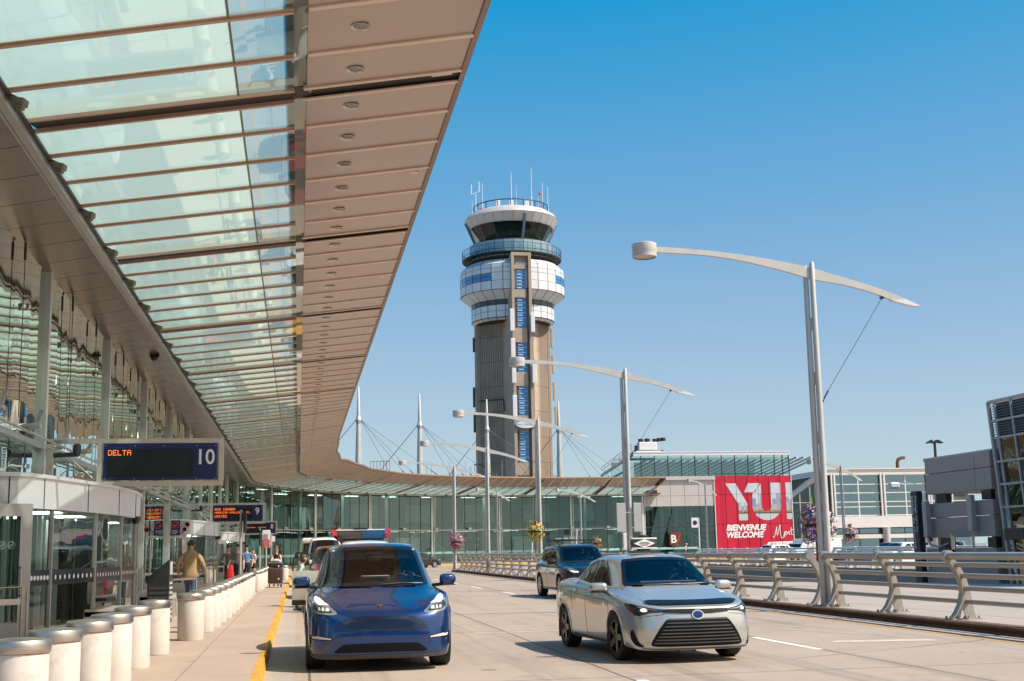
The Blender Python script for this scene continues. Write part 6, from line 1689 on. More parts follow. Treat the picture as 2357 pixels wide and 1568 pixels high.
def person(label, loc, rz, H=1.75, top='shirt_grey', legs='jeans', skin=SKIN, hair=('hair_dark',(.015,.011,.009)), shoe=None, sleeves=True, longs=True, lean=0.0,
           arms=((-.06,.02,0),(.06,.02,0)), step=.0, bulk=1.0, hairlen=.0, jacket=None, sit=False, group=None, seat_z=.45, look=0.0, cap=None, glasses=False, female=False):
    """rest pose faces -y. arms: per side (hand x out, hand y, hand z lift) offsets; sit: seated with knees forward"""
    t = thing('person',label,'person',loc,rz,group)
    k = H/1.75; b = bulk
    V = lambda x,y,z: (x*k,y*k,z*k)
    hz = .93 if not sit else seat_z+.10
    def up(y,z):                                 # torso leans about the hip
        dz = z-.93; return (y - math.sin(lean)*dz, hz+math.cos(lean)*dz)
    J = {}; B = []
    def put(n,x,y,z,r): J[n] = (V(x,y,z), (r[0]*k,r[1]*k) if isinstance(r,tuple) else r*k)
    put('pelvis',0,*up(0,.95),(.155*b,.115*b)); put('waist',0,*up(.0,1.10),(.135*b,.10*b)); put('chest',0,*up(.005,1.30),(.165*b,.115*b)); put('neckbase',0,*up(.01,1.44),(.085,.075)); put('neck',0,*up(-.005,1.51),.052)
    y,z = up(-.02,1.585); put('jaw',0,y,z,(.062,.07)); y,z = up(-.01,1.66); put('head',0,y,z,(.078,.092)); y,z = up(.0,1.715); put('crown',0,y,z,(.06,.07))
    B += [('pelvis','waist'),('waist','chest'),('chest','neckbase'),('neckbase','neck'),('neck','jaw'),('jaw','head'),('head','crown')]
    y,z = up(-.108,1.615); put('nose',0,y,z,.013); B.append(('head','nose'))
    for s,a in ((-1,arms[0]),(1,arms[1])):
        q = 'l' if s < 0 else 'r'
        sw = .165 if female else .19
        y,z = up(0,1.405); put('sh'+q,s*sw*b**.5,y,z,.062*b)
        hx,hy,hz_ = s*sw+a[0], a[1], .80+a[2]
        y0,z0 = up(0,1.405); y2,z2 = up(0,.80); hy_ = y2+hy; hzz = z2+a[2]
        S_ = Vector((s*sw,y0,z0)); Hn = Vector((s*sw+a[0],hy_,hzz)); L1,L2 = .30,.27
        d = (Hn-S_); D = min(d.length,L1+L2-.005); d.normalize(); Hn = S_+d*D
        aa = (L1*L1-L2*L2+D*D)/(2*D); hh = math.sqrt(max(0,L1*L1-aa*aa)); bend = Vector((s*.45,.9,-.1)); bend = (bend-d*bend.dot(d)).normalized()
        E_l = S_+d*aa+bend*hh
        put('el'+q,*E_l,.042*b if sleeves else .037); put('wr'+q,*Hn,.029 if not jacket else .034)
        hd = (Hn-E_l).normalized(); P = Hn+hd*.055; put('palm'+q,*P,(.036,.02)); 
        side = Vector((0,1,0)); side = (side-hd*side.dot(hd)).normalized(); curl = Vector((-s,0,0)); curl = (curl-hd*curl.dot(hd)).normalized()
        B += [('neckbase' if False else 'chest','sh'+q),('sh'+q,'el'+q),('el'+q,'wr'+q),('wr'+q,'palm'+q)]
        for i,(o,l) in enumerate(((-.028,.062),(-.009,.074),(.010,.070),(.028,.055))):
            F0 = P+hd*.03+side*o; F1 = F0+hd*l*.55+curl*.012; F2 = F1+hd*l*.35+curl*.03
            put(f'f{i}a{q}',*F0,.0105); put(f'f{i}b{q}',*F1,.0095); put(f'f{i}c{q}',*F2,.008); B += [('palm'+q,f'f{i}a{q}'),(f'f{i}a{q}',f'f{i}b{q}'),(f'f{i}b{q}',f'f{i}c{q}')]
        T0 = Hn+hd*.03-side*.035; T1 = T0+hd*.035-side*.02+curl*.015; put('t0'+q,*T0,.012); put('t1'+q,*T1,.010); B += [('palm'+q,'t0'+q),('t0'+q,'t1'+q)]
        w_ = .095*b**.5
        if sit:
            put('hip'+q,s*w_,-.02,seat_z+.08,.088*b); put('kn'+q,s*w_*1.25,-.45,seat_z+.10,.06); put('an'+q,s*w_*1.25,-.52,.12,.042); put('toe'+q,s*w_*1.3,-.66,.05,.036)
        else:
            f = step*s
            put('hip'+q,s*w_,.0,.86,.092*b); put('kn'+q,s*w_,-.02-f*.22+abs(f)*-.03,.49,.064*b); put('an'+q,s*w_,.02-f*.30+(.05 if f<0 else 0),.09+(.05 if f<0 else 0),.044); put('toe'+q,s*(w_+.015),-.13-f*.30,.045+(.0 if f<0 else 0),.036)
        B += [('pelvis','hip'+q),('hip'+q,'kn'+q),('kn'+q,'an'+q),('an'+q,'toe'+q)]
    me = skin_body(J,B)
    if look:
        pass
    # materials by the nearest bone
    mats = [skin, clothm(*top) if isinstance(top,tuple) else bpy.data.materials[top], clothm(*legs) if isinstance(legs,tuple) else bpy.data.materials[legs], bpy.data.materials.get('shoe_dark') or M('shoe_dark',(.02,.019,.018),.6,var=.2)]
    segs = [(Vector(J[a][0]),Vector(J[c][0]),a,c) for a,c in B]
    def near(p):
        best = None
        for A_,C_,a,c in segs:
            d = C_-A_; u = max(0,min(1,(p-A_).dot(d)/max(1e-9,d.length_squared))); q = (p-A_-d*u).length
            if best is None or q < best[0]: best = (q,a,c,u)
        return best
    for pl in me.polygons:
        _,a,c,u = near(Vector(pl.center)); mi = 0
        if c[:2] in ('ja','he','cr','no') or c == 'neck': mi = 1 if (c == 'neck' and u < .15) else 0
        elif c in ('waist','chest','neckbase') or c[:2] == 'sh': mi = 1
        elif c[:2] == 'el': mi = 1 if (sleeves or u < (.45 if not female else -.1)) else 0
        elif c[:2] == 'wr': mi = 1 if (sleeves and longs and u < .92) else 0
        elif c[:3] == 'hip': mi = 2
        elif c[:2] == 'kn': mi = 2
        elif c[:2] == 'an': mi = (2 if u < .85 else 3) if legs != 'skin_legs' else 0
        elif c[:3] == 'toe': mi = 3
        if isinstance(legs,tuple) and legs[0].startswith('short'):
            if c[:2] == 'kn' and u > .45: mi = 0
            if c[:2] == 'an' and u < .85: mi = 0
        if a == 'pelvis' and c == 'waist': mi = 1 if u > .25 else 2
        pl.material_index = mi
    body = link('body',me,mats,t)
    # hair, face
    hp = Vector(J['head'][0]); cp = Vector(J['crown'][0]); fwd = Vector((0,-1,0)); ax = (cp-hp).normalized()
    hm = M(*hair,.6) if hair[0] not in bpy.data.materials else bpy.data.materials[hair[0]]
    m = MB(); bmx = bmesh.new(); bmesh.ops.create_icosphere(bmx,subdivisions=3,radius=1)
    vv = {}; 
    for q in bmx.verts:
        p = q.co.copy(); 
        rr = Vector((.088,.105,.115))*k
        off = Vector((0,.012*k,.028*k)); w_ = hp+off+Vector((p.x*rr.x,p.y*rr.y,p.z*rr.z))
        if hairlen and p.z < .1 and p.y > -.35: w_.z -= hairlen*k*min(1,(.1-p.z)*1.2); w_.y += .02*k; w_.x *= 1.05
        n_ = random.uniform(-.004,.004)*k; vv[q.index] = w_+Vector((n_,n_,n_))
    keep = [f for f in bmx.faces if not (f.calc_center_median().y < -.42 and f.calc_center_median().z < .42) and f.calc_center_median().z > (-.35 if not hairlen else -1)]
    ids = sorted({q.index for f in keep for q in f.verts}); mp = {a:i for i,a in enumerate(ids)}
    m.add([vv[i] for i in ids],[[mp[q.index] for q in f.verts] for f in keep]); bmx.free()
    m.build('hair' if not cap else 'cap',hm if not cap else clothm(*cap),t,80,world=False)
    m = MB()
    for s in (-1,1):
        m.ball(tuple(hp+Vector((s*.033*k,-.083*k,.0))),(.011*k,.006*k,.007*k),8,6)
    m.build('eyes',bpy.data.materials.get('eye_dark') or M('eye_dark',(.02,.015,.012),.3),t,80,world=False)
    m = MB(); m.ball(tuple(hp+Vector((0,-.088*k,-.068*k))),(.024*k,.008*k,.006*k),8,6); m.build('mouth',bpy.data.materials.get('lip') or M('lip',(.35,.12,.10),.5),t,80,world=False)
    m = MB()
    for s in (-1,1): m.ball(tuple(hp+Vector((s*.082*k,.005*k,-.01*k))),(.012*k,.022*k,.032*k),8,6)
    m.build('ears',skin,t,80,world=False)
    if glasses:
        m = MB(); 
        for s in (-1,1): m.ball(tuple(hp+Vector((s*.036*k,-.094*k,.002*k))),(.028*k,.008*k,.02*k),10,6)
        m.build('sunglasses',BLACKP,t,80,world=False)
    if jacket:
        nm,c,zlo,flare = jacket; jm = clothm(nm,c)
        m = MB(); n = 20; rows = [(1.53,.08,.075),(1.49,.10,.09),(1.45,.16,.10),(1.40,.20,.115),(1.25,.20,.13),(1.08,.195,.13),(.95,.20,.14),(zlo+.04,.21+flare,.155+flare),(zlo,.185+flare,.14+flare)]
        vs = []
        for z_,rx,ry in rows:
            yy,zz = up(.005,z_)
            for i in range(n):
                a_ = 2*PI*i/n; f_ = 1+.04*math.sin(5*a_+z_*9)+.02*math.sin(9*a_-z_*21); vs.append((rx*math.cos(a_)*f_*k*b,(yy+ry*math.sin(a_)*f_*b)*k,zz*k))
        m.add(vs,[(r*n+i,r*n+(i+1)%n,(r+1)*n+(i+1)%n,(r+1)*n+i) for r in range(len(rows)-1) for i in range(n)])
        for s,q in ((-1,'l'),(1,'r')):
            a0,a1,a2 = (Vector(J[x+q][0]) for x in ('sh','el','wr'))
            P_ = [a0+Vector((-s*.03,0,-.012)),a0.lerp(a1,.4),a1,a1.lerp(a2,.5),a2]
            m.tube(P_,[.066*k*b,.064*k*b,.058*k*b,.052*k*b,.046*k*b],12)
        m.build('jacket',jm,t,70,world=False)
    return t,J,k
JEANS = clothm('jeans',(.045,.085,.17)); clothm('shirt_grey',(.10,.105,.11)); clothm('trousers_dark',(.02,.021,.025))
SKINL = M('skin_light',(.60,.38,.28),.5,var=.06)
G_ = 'people on the pavement'
Z = .15
person('man seen from behind in a tan jacket and blue jeans walking along the pavement',(-2.86,36.0,Z),R(172),1.76,top=('shirt_red',(.35,.02,.02)),legs='jeans',jacket=('tan_jacket',(.34,.225,.115),.80,.01),step=.5,arms=((-.16,-.10,.16),(.14,-.06,.14)),bulk=1.08,group=G_)
t,J,k = person('woman with long red hair and sunglasses pushing a loaded luggage cart',(-.93,56.6,Z),R(-8),1.68,top=('tank_black',(.016,.016,.018)),legs=('leggings_dark',(.02,.02,.022)),hair=('hair_red',(.34,.09,.03)),hairlen=.28,sleeves=False,skin=SKINL,arms=((.02,-.34,.26),(-.02,-.34,.26)),glasses=True,female=True,bulk=.9,group=G_)
person('woman in a pale shirt stepping out behind the open white car door',(-.02,35.9,.0),R(98),1.50,top=('shirt_pale_blue',(.50,.60,.62)),legs=('trousers_khaki',(.09,.09,.06)),hair=('hair_brown',(.10,.055,.03)),hairlen=.06,sleeves=True,longs=False,lean=.28,arms=((.0,-.25,.25),(.0,-.22,.3)),skin=SKINL,group=G_)
person('man with a dark shirt and red coat on his arm beside the pale suitcase',(-3.1,59.5,Z),R(30),1.78,top='shirt_grey',legs='trousers_dark',sleeves=True,longs=False,step=.25,arms=((-.08,-.2,.2),(.1,-.05,.05)),group=G_)
person('man in a grey shirt walking behind the tall sign post',(-2.62,58.0,Z),R(-15),1.80,top=('shirt_charcoal',(.13,.13,.14)),legs='trousers_dark',sleeves=True,longs=False,step=.6,arms=((-.16,-.16,.10),(.12,-.12,.05)),bulk=1.1,skin=SKINL,group=G_)
person('man in a light blue shirt and dark vest by the far entrance',(-2.45,63.5,Z),R(-10),1.80,top=('shirt_blue',(.12,.25,.46)),legs='trousers_dark',jacket=None,sleeves=True,longs=False,step=.3,arms=((-.1,-.1,.1),(.1,-.12,.1)),bulk=1.05,group=G_)
person('woman in a white top and dark shorts with arms folded',(-2.35,70,Z),R(-50),1.68,top=('top_white',(.62,.62,.64)),legs=('shorts_dark',(.02,.022,.03)),hair=('hair_dark',(.015,.011,.009)),sleeves=False,arms=((.12,-.2,.34),(-.12,-.2,.36)),skin=SKINL,female=True,group=G_)
person('cyclist in a white helmet far off below the letter sign',(44.6,146.5,.15),R(60),1.72,top=('top_lilac',(.50,.48,.55)),legs=('trousers_red',(.30,.07,.05)),cap=('cap_white',(.72,.72,.72)),lean=.25,arms=((.0,-.3,.3),(0,-.3,.3)),skin=SKINL)
# drivers
def driver(label,carpos,crz,lx,ly,seat,top,**kw):
    c,s = math.cos(crz),math.sin(crz)
    return person(label,(carpos[0]+lx*c-ly*s,carpos[1]+lx*s+ly*c,0),crz,1.72,top=top,legs='trousers_dark',sit=True,seat_z=seat,group='drivers behind their windscreens',**kw)
driver('driver of the blue car in a pale shirt with a seat belt',(1.07,17.1),R(-.4),.37,2.22,.60,('shirt_mist',(.32,.34,.38)),arms=((.10,-.40,.28),(-.06,-.42,.26)),lean=-.12,skin=SKINL)
driver('taxi driver in sunglasses with one hand on the wheel',(5.26,16.8),R(3.2),.37,2.16,.50,('shirt_navy',(.03,.045,.08)),arms=((.16,-.44,.34),(-.04,-.38,.20)),lean=-.1,skin=SKINL,glasses=True)
driver('driver of the black SUV in a blue shirt',(8.97,38.95),R(2.5),.37,2.25,.66,('shirt_sky',(.08,.22,.42)),arms=((.10,-.40,.28),(-.06,-.42,.26)),lean=-.1)
# luggage cart with its load
ct = thing('luggage_cart','metal luggage cart in front of the red haired woman','luggage cart',(-.95,55.75,Z))
m = MB()
for s in (-.27,.27):
    m.tube([(-.95+s,56.28,Z+1.02),(-.95+s,56.22,Z+.9),(-.95+s,56.1,Z+.2),(-.95+s,55.35,Z+.16)],.018,6)
m.tube([(-1.24,56.28,Z+1.02),(-.66,56.28,Z+1.02)],.022,6)
for q in (.3,.5,.7): m.tube([(-1.22,56.15,Z+q),(-.68,56.15,Z+q)],.012,5)
m.box(-1.22,-.68,55.35,56.1,Z+.15,Z+.18); m.build('frame',STEEL,ct,40)
for x,y in ((-1.18,55.45),(-.72,55.45),(-1.2,56.05),(-.70,56.05)):
    m = MB(); m.lathe([(.0,-.02),(.075,-.02),(.075,.02),(0,.02)],(x,y,Z+.08),12,'X'); m.beam((x,y,Z+.08),(x,y,Z+.16),.03,.03); m.build('wheel',RUBBER,ct)
def case(label,c,d,mat_,gr='suitcases on the luggage cart'):
    t = thing('suitcase',label,'suitcase',(c[0],c[1],c[2]-d[2]/2),group=gr)
    m = MB(); m.rbox(c,d,.05,n=3)
    for dx in (-.3,0,.3): m.rbox((c[0]+dx*d[0],c[1]-d[1]/2-.004,c[2]),(.02,.015,d[2]*.86),.006)
    m.build('shell',mat_,t,40)
    m = MB(); m.tube([(c[0]-.09,c[1],c[2]+d[2]/2),(c[0]-.09,c[1],c[2]+d[2]/2+.04),(c[0]+.09,c[1],c[2]+d[2]/2+.04),(c[0]+.09,c[1],c[2]+d[2]/2)],.012,6); m.build('handle',BLACKP,t)
    m = MB(); m.rbox((c[0]+d[0]*.22,c[1]-d[1]/2-.012,c[2]-d[2]*.22),(.05,.012,.07),.01); m.build('badge',WHITEP,t)
case('large dark brown suitcase standing upright on the cart',(-.95,55.6,Z+.50),(.62,.36,.64),M('case_brown',(.065,.032,.026),.4,var=.15))
case('black suitcase lying on top of the brown one',(-.95,55.68,Z+.93),(.60,.40,.20),M('case_black',(.02,.02,.022),.4,var=.2))
bt_ = thing('bag','crumpled white bag on top of the stacked suitcases','bag',(-.95,55.75,Z+1.03))
m = MB()
for i in range(9): m.ball((-.95+random.uniform(-.17,.17),55.75+random.uniform(-.1,.1),Z+1.09+random.uniform(0,.05)),(random.uniform(.07,.12),.09,.06),8,6)
m.build('cloth',clothm('bag_white',(.6,.58,.56)),bt_,80)
case('pale pink suitcase standing beside the man with the red coat',(-2.86,59.0,Z+.36),(.34,.26,.62),M('case_pale',(.60,.44,.40),.4,var=.08),None)
rc = thing('coat','bright red coat hanging from the man\'s arm by the suitcase','coat',(-2.98,58.9,Z+.5))
m = MB(); vs = []; n = 12
for r,(z_,w_) in enumerate(((.98,.07),(.85,.13),(.68,.16),(.5,.19),(.38,.17))):
    for i in range(n): a = 2*PI*i/n; vs.append((-2.98+w_*math.cos(a)*(1+.2*math.sin(3*a+r)),58.85+.07*math.sin(a),Z+z_+.04*math.sin(2*a)))
m.add(vs,[(r*n+i,r*n+(i+1)%n,(r+1)*n+(i+1)%n,(r+1)*n+i) for r in range(4) for i in range(n)]); m.build('cloth',clothm('coat_red',(.55,.02,.03)),rc,80)
# ------------------------------------------------------------------ bollards
m = MB(); m.lathe([(.205,0),(.215,.02),(.217,.55),(.214,.655),(.19,.66)],n=28); bb = thing('bollard','', 'bollard')
m.build('post',CONC,bb,40); m = MB(); m.lathe([(.224,.66),(.229,.67),(.229,.745),(.222,.757),(.12,.772),(0,.776)],n=28); m.build('steel_cap',STEEL,bb,40)
GB = 'white concrete bollards along the pavement'
bl = [(-2.14,10.75,'nearest bollard, cut by the bottom left corner of the picture'),(-2.11,12.1,'second bollard from the picture\'s bottom left corner'),(-2.05,13.6,'third bollard, with rust spots under its steel cap'),
      (-2.03,15.1,'fourth bollard, half hidden by the rust spotted one'),(-2.05,17.1,'fifth bollard, second last of the nearest row'),(-2.02,19.3,'sixth bollard, last of the nearest row before the gap'),
      (-1.76,22.4,'first bollard after the gap, standing clear in front of the others'),(-1.72,24.6,'second bollard after the gap'),(-1.70,26.2,'third bollard after the gap'),(-1.69,28.0,'fourth bollard after the gap')]
y = 29.9
while y < 47: bl.append((-1.67,y,None)); y += 2.0
bl += [(-1.58,50.5,'bollard standing clear of the row, left of the luggage cart'),(-1.56,53.2,None),(-1.55,55.4,None),(-1.55,58,None),(-1.55,61,None),(-1.55,65,None),(-1.5,70,None),(-.75,72.0,'lone bollard right of the luggage cart by the kerb'),(-1.5,75,None),(-1.5,80,None),(-1.5,86,None)]
for i,(x,y,lb) in enumerate(bl):
    o = bb if i == 0 else copy_tree(bb)
    o.location = (x,y,.15); o.rotation_euler = (random.uniform(-.012,.012),random.uniform(-.012,.012),random.uniform(0,6))
    tag(o,lb or 'white bollard deep in the receding row by the entrances',None,GB)
far = copy_tree(bb); far.location = (*wallpt(146,4.2),.15); far.scale = (1.5,1.5,1.3); tag(far,'pale bollard on the far yellow kerb left of the railing end',None,GB)
m = MB()
for z,a in ((.42,-1.1),(.50,-.9),(.30,-1.5),(.47,-1.75)): pass
# ------------------------------------------------------------------ entrance vestibules
def vest(y0,label):
    t = thing('entrance_vestibule',label,'entrance',(-5.4,y0,.15),group='curved entrance vestibules along the front')
    pl = [(-5.4,0),(-4.85,.15),(-4.62,.75),(-4.30,2.2),(-4.02,3.9),(-3.86,5.4),(-3.80,7.0),(-3.86,8.6),(-4.02,10.1),(-4.35,11.8),(-4.7,13.2),(-5.4,13.6)]
    xs = pchip([p[0] for p in pl],5); ys = pchip([p[1] for p in pl],5); P = [(a,y0+b) for a,b in zip(xs,ys)]
    m = MB(); n = len(P)
    off = lambda i,d: (P[i][0]+d*(1 if 3<i<n-4 else .3), P[i][1]+(-d if i<5 else (d if i>n-6 else 0)))
    prof = [(0.02,2.42),(.06,2.42),(.06,2.96),(.10,2.97),(.10,3.03),(.0,3.05)]
    vs = [(*off(i,d),z) for d,z in prof for i in range(n)]
    m.add(vs,[(r*n+i,r*n+i+1,(r+1)*n+i+1,(r+1)*n+i) for r in range(len(prof)-1) for i in range(n-1)])
    m.add([(*P[i],3.05) for i in range(n)],[tuple(range(n))]); m.add([(*P[i],2.42) for i in range(n)],[tuple(range(n-1,-1,-1))])
    fa = m.build('fascia',WHITEP,t,35)
    m = MB()
    for i in range(3,n,7): m.beam((*off(i,.064),2.43),(*off(i,.064),2.96),.02,.008,up=(0,1,0))
    m.build('panel_joint',DARKM,fa)
    # glazing: panes between posts round the bow, a door in the end facing the camera
    g = MB(); f = MB(); bd = MB(); dots = MB()
    posts = list(range(5,n-4,7))
    for a,b in zip(posts[:-1],posts[1:]):
        A,B_ = P[a],P[b]; g.quad((*A,.3),(*B_,.3),(*B_,2.42),(*A,2.42))
        bd.quad((A[0]+.012,A[1],1.05),(B_[0]+.012,B_[1],1.05),(B_[0]+.012,B_[1],1.33),(A[0]+.012,A[1],1.33))
        for u in (.1,.2,.3,.4,.5,.6,.7,.8,.9):
            c = Vector((*A,1.19)).lerp(Vector((*B_,1.19)),u)+Vector((.022,-.004,0)); d = Vector((B_[0]-A[0],B_[1]-A[1],0)).normalized()
            dots.add([tuple(c+d*.045*math.cos(2*PI*q/10)+Vector((0,0,.045*math.sin(2*PI*q/10)))) for q in range(10)],[tuple(range(10))])
    for a in posts: f.beam((*P[a],.15),(*P[a],2.42),.07,.10)
    for a,b in zip(posts[:-1],posts[1:]): f.beam((*P[a],.22),(*P[b],.22),.08,.14)
    gp = g.build('window',DOORG,t,fix=False); bd.build('dark_band',M('manifest_band',(.012,.014,.02),.3) if 'manifest_band' not in bpy.data.materials else bpy.data.materials['manifest_band'],gp,fix=False)
    dots.build('marker_dots',WHITEL,gp,fix=False); f.build('frame',LIGHTM,t)
    # door leaf facing the camera
    A,B_ = Vector((-5.38,y0-.25,.15)),Vector((-4.62,y0+.1,.15))
    d = (B_-A).normalized(); up_ = Vector((0,0,1)); L = (B_-A).length
    m = MB()
    for u0,u1,z0,z1 in ((0,.12,.0,2.34),(L-.20,L,.0,2.34),(.12,L-.20,2.12,2.34),(.12,L-.20,.0,.30)):
        c = A+d*(u0+u1)/2+up_*(z0+z1)/2; m.cbox(c,(u1-u0,.07,z1-z0),math.atan2(d.y,d.x))
    dr = m.build('door',LIGHTM,t)
    m = MB(); m.add([A+d*.12+up_*.3,A+d*(L-.20)+up_*.3,A+d*(L-.20)+up_*2.12,A+d*.12+up_*2.12],[(0,1,2,3)]); m.build('door_glass',DOORG,dr,fix=False)
    nn = Vector((d.y,-d.x,0)); m = MB()
    m.tube([A+d*(L-.18)+up_*.75+nn*.03,A+d*(L-.18)+up_*.78+nn*.12,A+d*(L-.18)+up_*1.22+nn*.12,A+d*(L-.18)+up_*1.25+nn*.03],.02,6)
    m.build('door_handle',STEEL,dr,40)
    m = MB()
    for u in (.34,.50):
        c = A+d*u+up_*1.62+nn*.012; q = [tuple(c+d*.06*math.cos(2*PI*j/16)+up_*.06*math.sin(2*PI*j/16)) for j in range(17)]; m.tube(q,.007,5); m.tube([q[2],q[10]],.007,5); m.tube([tuple(c-d*.03),tuple(c+d*.03)],.006,5)
    m.build('no_smoking_mark',M('etched_grey',(.3,.36,.35),.5) if 'etched_grey' not in bpy.data.materials else bpy.data.materials['etched_grey'],dr)
    m = MB(); m.ball((-3.74,y0+7.4,2.37),(.10,.10,.09),10,6); m.lathe([(.1,0),(.1,.08)],(-3.74,y0+7.4,2.38),12); m.build('camera',BLACKP,t,40)
    m = MB()
    for k in range(9): m.box(-5.34,-5.30,y0+1.0+k*1.35,y0+1.28+k*1.35,.2,2.35)
    for k in range(5): m.box(-5.1+.02*k,-4.9+.02*k,y0+2.0+k*2.2,y0+2.06+k*2.2,.2,2.35)
    m.build('inner_panel',bpy.data.materials['interior_pale_wall'],t)
    m = MB()
    for k in range(4): m.add([(-5.2,y0+2.2+k*2.8,2.40),(-4.6,y0+2.2+k*2.8,2.40),(-4.6,y0+3.0+k*2.8,2.40),(-5.2,y0+3.0+k*2.8,2.40)],[(0,1,2,3)])
    m.build('added_ceiling_lamp',CEIL,t,fix=False)  # glowing panels added to brighten the inside of the vestibule
    # inside: revolving door wings
    m = MB(); m.tube([(-4.95,y0+6.2,.2),(-4.95,y0+6.2,2.42)],.05,8)
    for a in (.5,.5+2*PI/3,.5+4*PI/3): m.beam((-4.95+.1*math.cos(a),y0+6.2+.1*math.sin(a),1.3),(-4.95+.8*math.cos(a),y0+6.2+.8*math.sin(a),1.3),.05,2.2)
    m.build('revolving_wing',DARKM,t)
    m = MB(); m.tube([(-4.62,y0-.5,.15),(-4.62,y0-.5,1.06),(-5.25,y0-.85,1.06),(-5.25,y0-.85,.15)],.024,8); m.beam((-4.63,y0-.5,.82),(-5.25,y0-.85,.82),.02,.10); m.tube([(-4.55,y0-.42,.15),(-4.55,y0-.42,1.0)],.018,6); m.build('guard_bar',STEEL,t,40)
    return t
vest(23.7,'nearest curved white entrance vestibule with a glass door facing the camera')
vest(55.6,'second curved entrance vestibule, behind the man in the tan jacket')
vest(86,'third curved entrance vestibule, below the gate 8 sign')
# automatic doors between the vestibules
for y0,lb in ((37.4,'sliding glass doors between the first and second vestibules'),(73.4,'sliding glass doors beyond the second vestibule')):
    t = thing('sliding_door',lb,'door',(-5.1,y0,.15)); m = MB()
    m.box(-5.38,-4.95,y0,y0+.28,.15,2.45); m.box(-5.38,-4.95,y0+4.0,y0+4.28,.15,2.45); m.box(-5.38,-4.93,y0-.02,y0+4.3,2.45,2.85); m.build('frame',LIGHTM,t)
    m = MB(); m.beam((-5.0,y0+.2,2.92),(-4.75,y0-.9,2.95),.04,.04); m.beam((-5.1,y0+.2,2.98),(-4.85,y0-.9,3.01),.04,.04); m.build('light_bar',WHITEP,t)
    m = MB(); g = MB()
    for a,b in ((.35,1.2),(1.25,2.1),(2.15,3.0),(3.05,3.9)):
        for u in (a,b-.07): m.box(-5.2,-5.12,y0+u,y0+u+.07,.15,2.45)
        m.box(-5.2,-5.12,y0+a,y0+b,.15,.35); g.quad((-5.16,y0+a,.35),(-5.16,y0+b,.35),(-5.16,y0+b,2.45),(-5.16,y0+a,2.45))
    l = m.build('door_leaf',LIGHTM,t); g.build('door_glass',DOORG,l,fix=False)
# grey notice, horns and no smoking board on the second vestibule
t = thing('no_smoking_sign','navy no smoking board with a red ring on the second vestibule','sign',(-4.9,55.2,2.4))
m = MB(); m.box(-5.22,-4.86,55.30,55.34,2.38,3.0); m.build('board',NAVY,t)
m = MB(); q = [(-5.04+.13*math.cos(2*PI*j/20),55.29,2.80+.13*math.sin(2*PI*j/20)) for j in range(21)]; m.tube(q,.022,6); m.tube([q[3],q[13]],.018,6); m.build('red_ring',RED,t)
m = MB(); m.box(-5.11,-4.99,55.285,55.295,2.775,2.8)
for z,w_ in ((2.58,.2),(2.54,.26),(2.48,.22),(2.44,.16)): m.box(-5.18,-5.18+w_,55.285,55.295,z,z+.018)
m.build('white_print',WHITEL,t)
t = thing('alarm_horns','pair of dark red alarm horns on the second vestibule','horns',(-4.72,55.5,2.7))
m = MB(); m.lathe([(.03,0),(.05,-.08),(.09,-.14),(.105,-.15)],(-4.58,55.42,2.82),14,'Y'); m.lathe([(.03,0),(.05,-.06),(.08,-.11),(.09,-.12)],(-4.68,55.42,2.62),14,'Y'); m.ball((-4.58,55.45,2.82),.06,10,8); m.ball((-4.68,55.45,2.62),.05,10,8); m.build('horn',M('horn_red',(.22,.008,.015),.25,var=.1,coat=.5),t,40)
m = MB(); m.box(-4.95,-4.45,55.52,55.58,2.42,3.0); m.build('bracket_panel',GREYP,t)
# ------------------------------------------------------------------ gate signs
FONT57 = dict(A=(14,17,17,31,17,17,17),C=(14,17,16,16,16,17,14),D=(30,17,17,17,17,17,30),E=(31,16,16,30,16,16,31),I=(14,4,4,4,4,4,14),L=(16,16,16,16,16,16,31),M=(17,27,21,21,17,17,17),N=(17,25,21,19,17,17,17),
   R=(30,17,17,30,20,18,17),S=(15,16,16,14,1,1,30),T=(31,4,4,4,4,4,4),U=(17,17,17,17,17,17,14),a=(0,0,14,1,15,17,15),e=(0,0,14,17,31,16,14),i=(4,0,12,4,4,4,14),l=(12,4,4,4,4,4,14),m=(0,0,26,21,21,21,21),n=(0,0,30,17,17,17,17),o=(0,0,14,17,17,17,14),r=(0,0,22,25,16,16,16),s=(0,0,15,16,14,1,30),t=(8,28,8,8,8,9,6),v=(0,0,17,17,17,10,4))
FONT57['.'] = (0,0,0,0,0,12,12); FONT57[' '] = (0,)*7
def led(mb,s,x,z,px,y,ax=Vector((1,0,0))):
    for ci,ch in enumerate(s):
        for r,row in enumerate(FONT57.get(ch,(0,)*7)):
            c = 0
            while c < 5:
                if row & (16>>c):
                    c1 = c
                    while c1 < 4 and row & (16>>(c1+1)): c1 += 1
                    u0 = x+(ci*6+c)*px; u1 = x+(ci*6+c1+.86)*px; z1 = z-r*px; z0 = z1-px*.86
                    A = Vector((0,y,0)); mb.add([A+ax*u0+UP*z0,A+ax*u1+UP*z0,A+ax*u1+UP*z1,A+ax*u0+UP*z1],[(0,1,2,3)]); c = c1
                c += 1
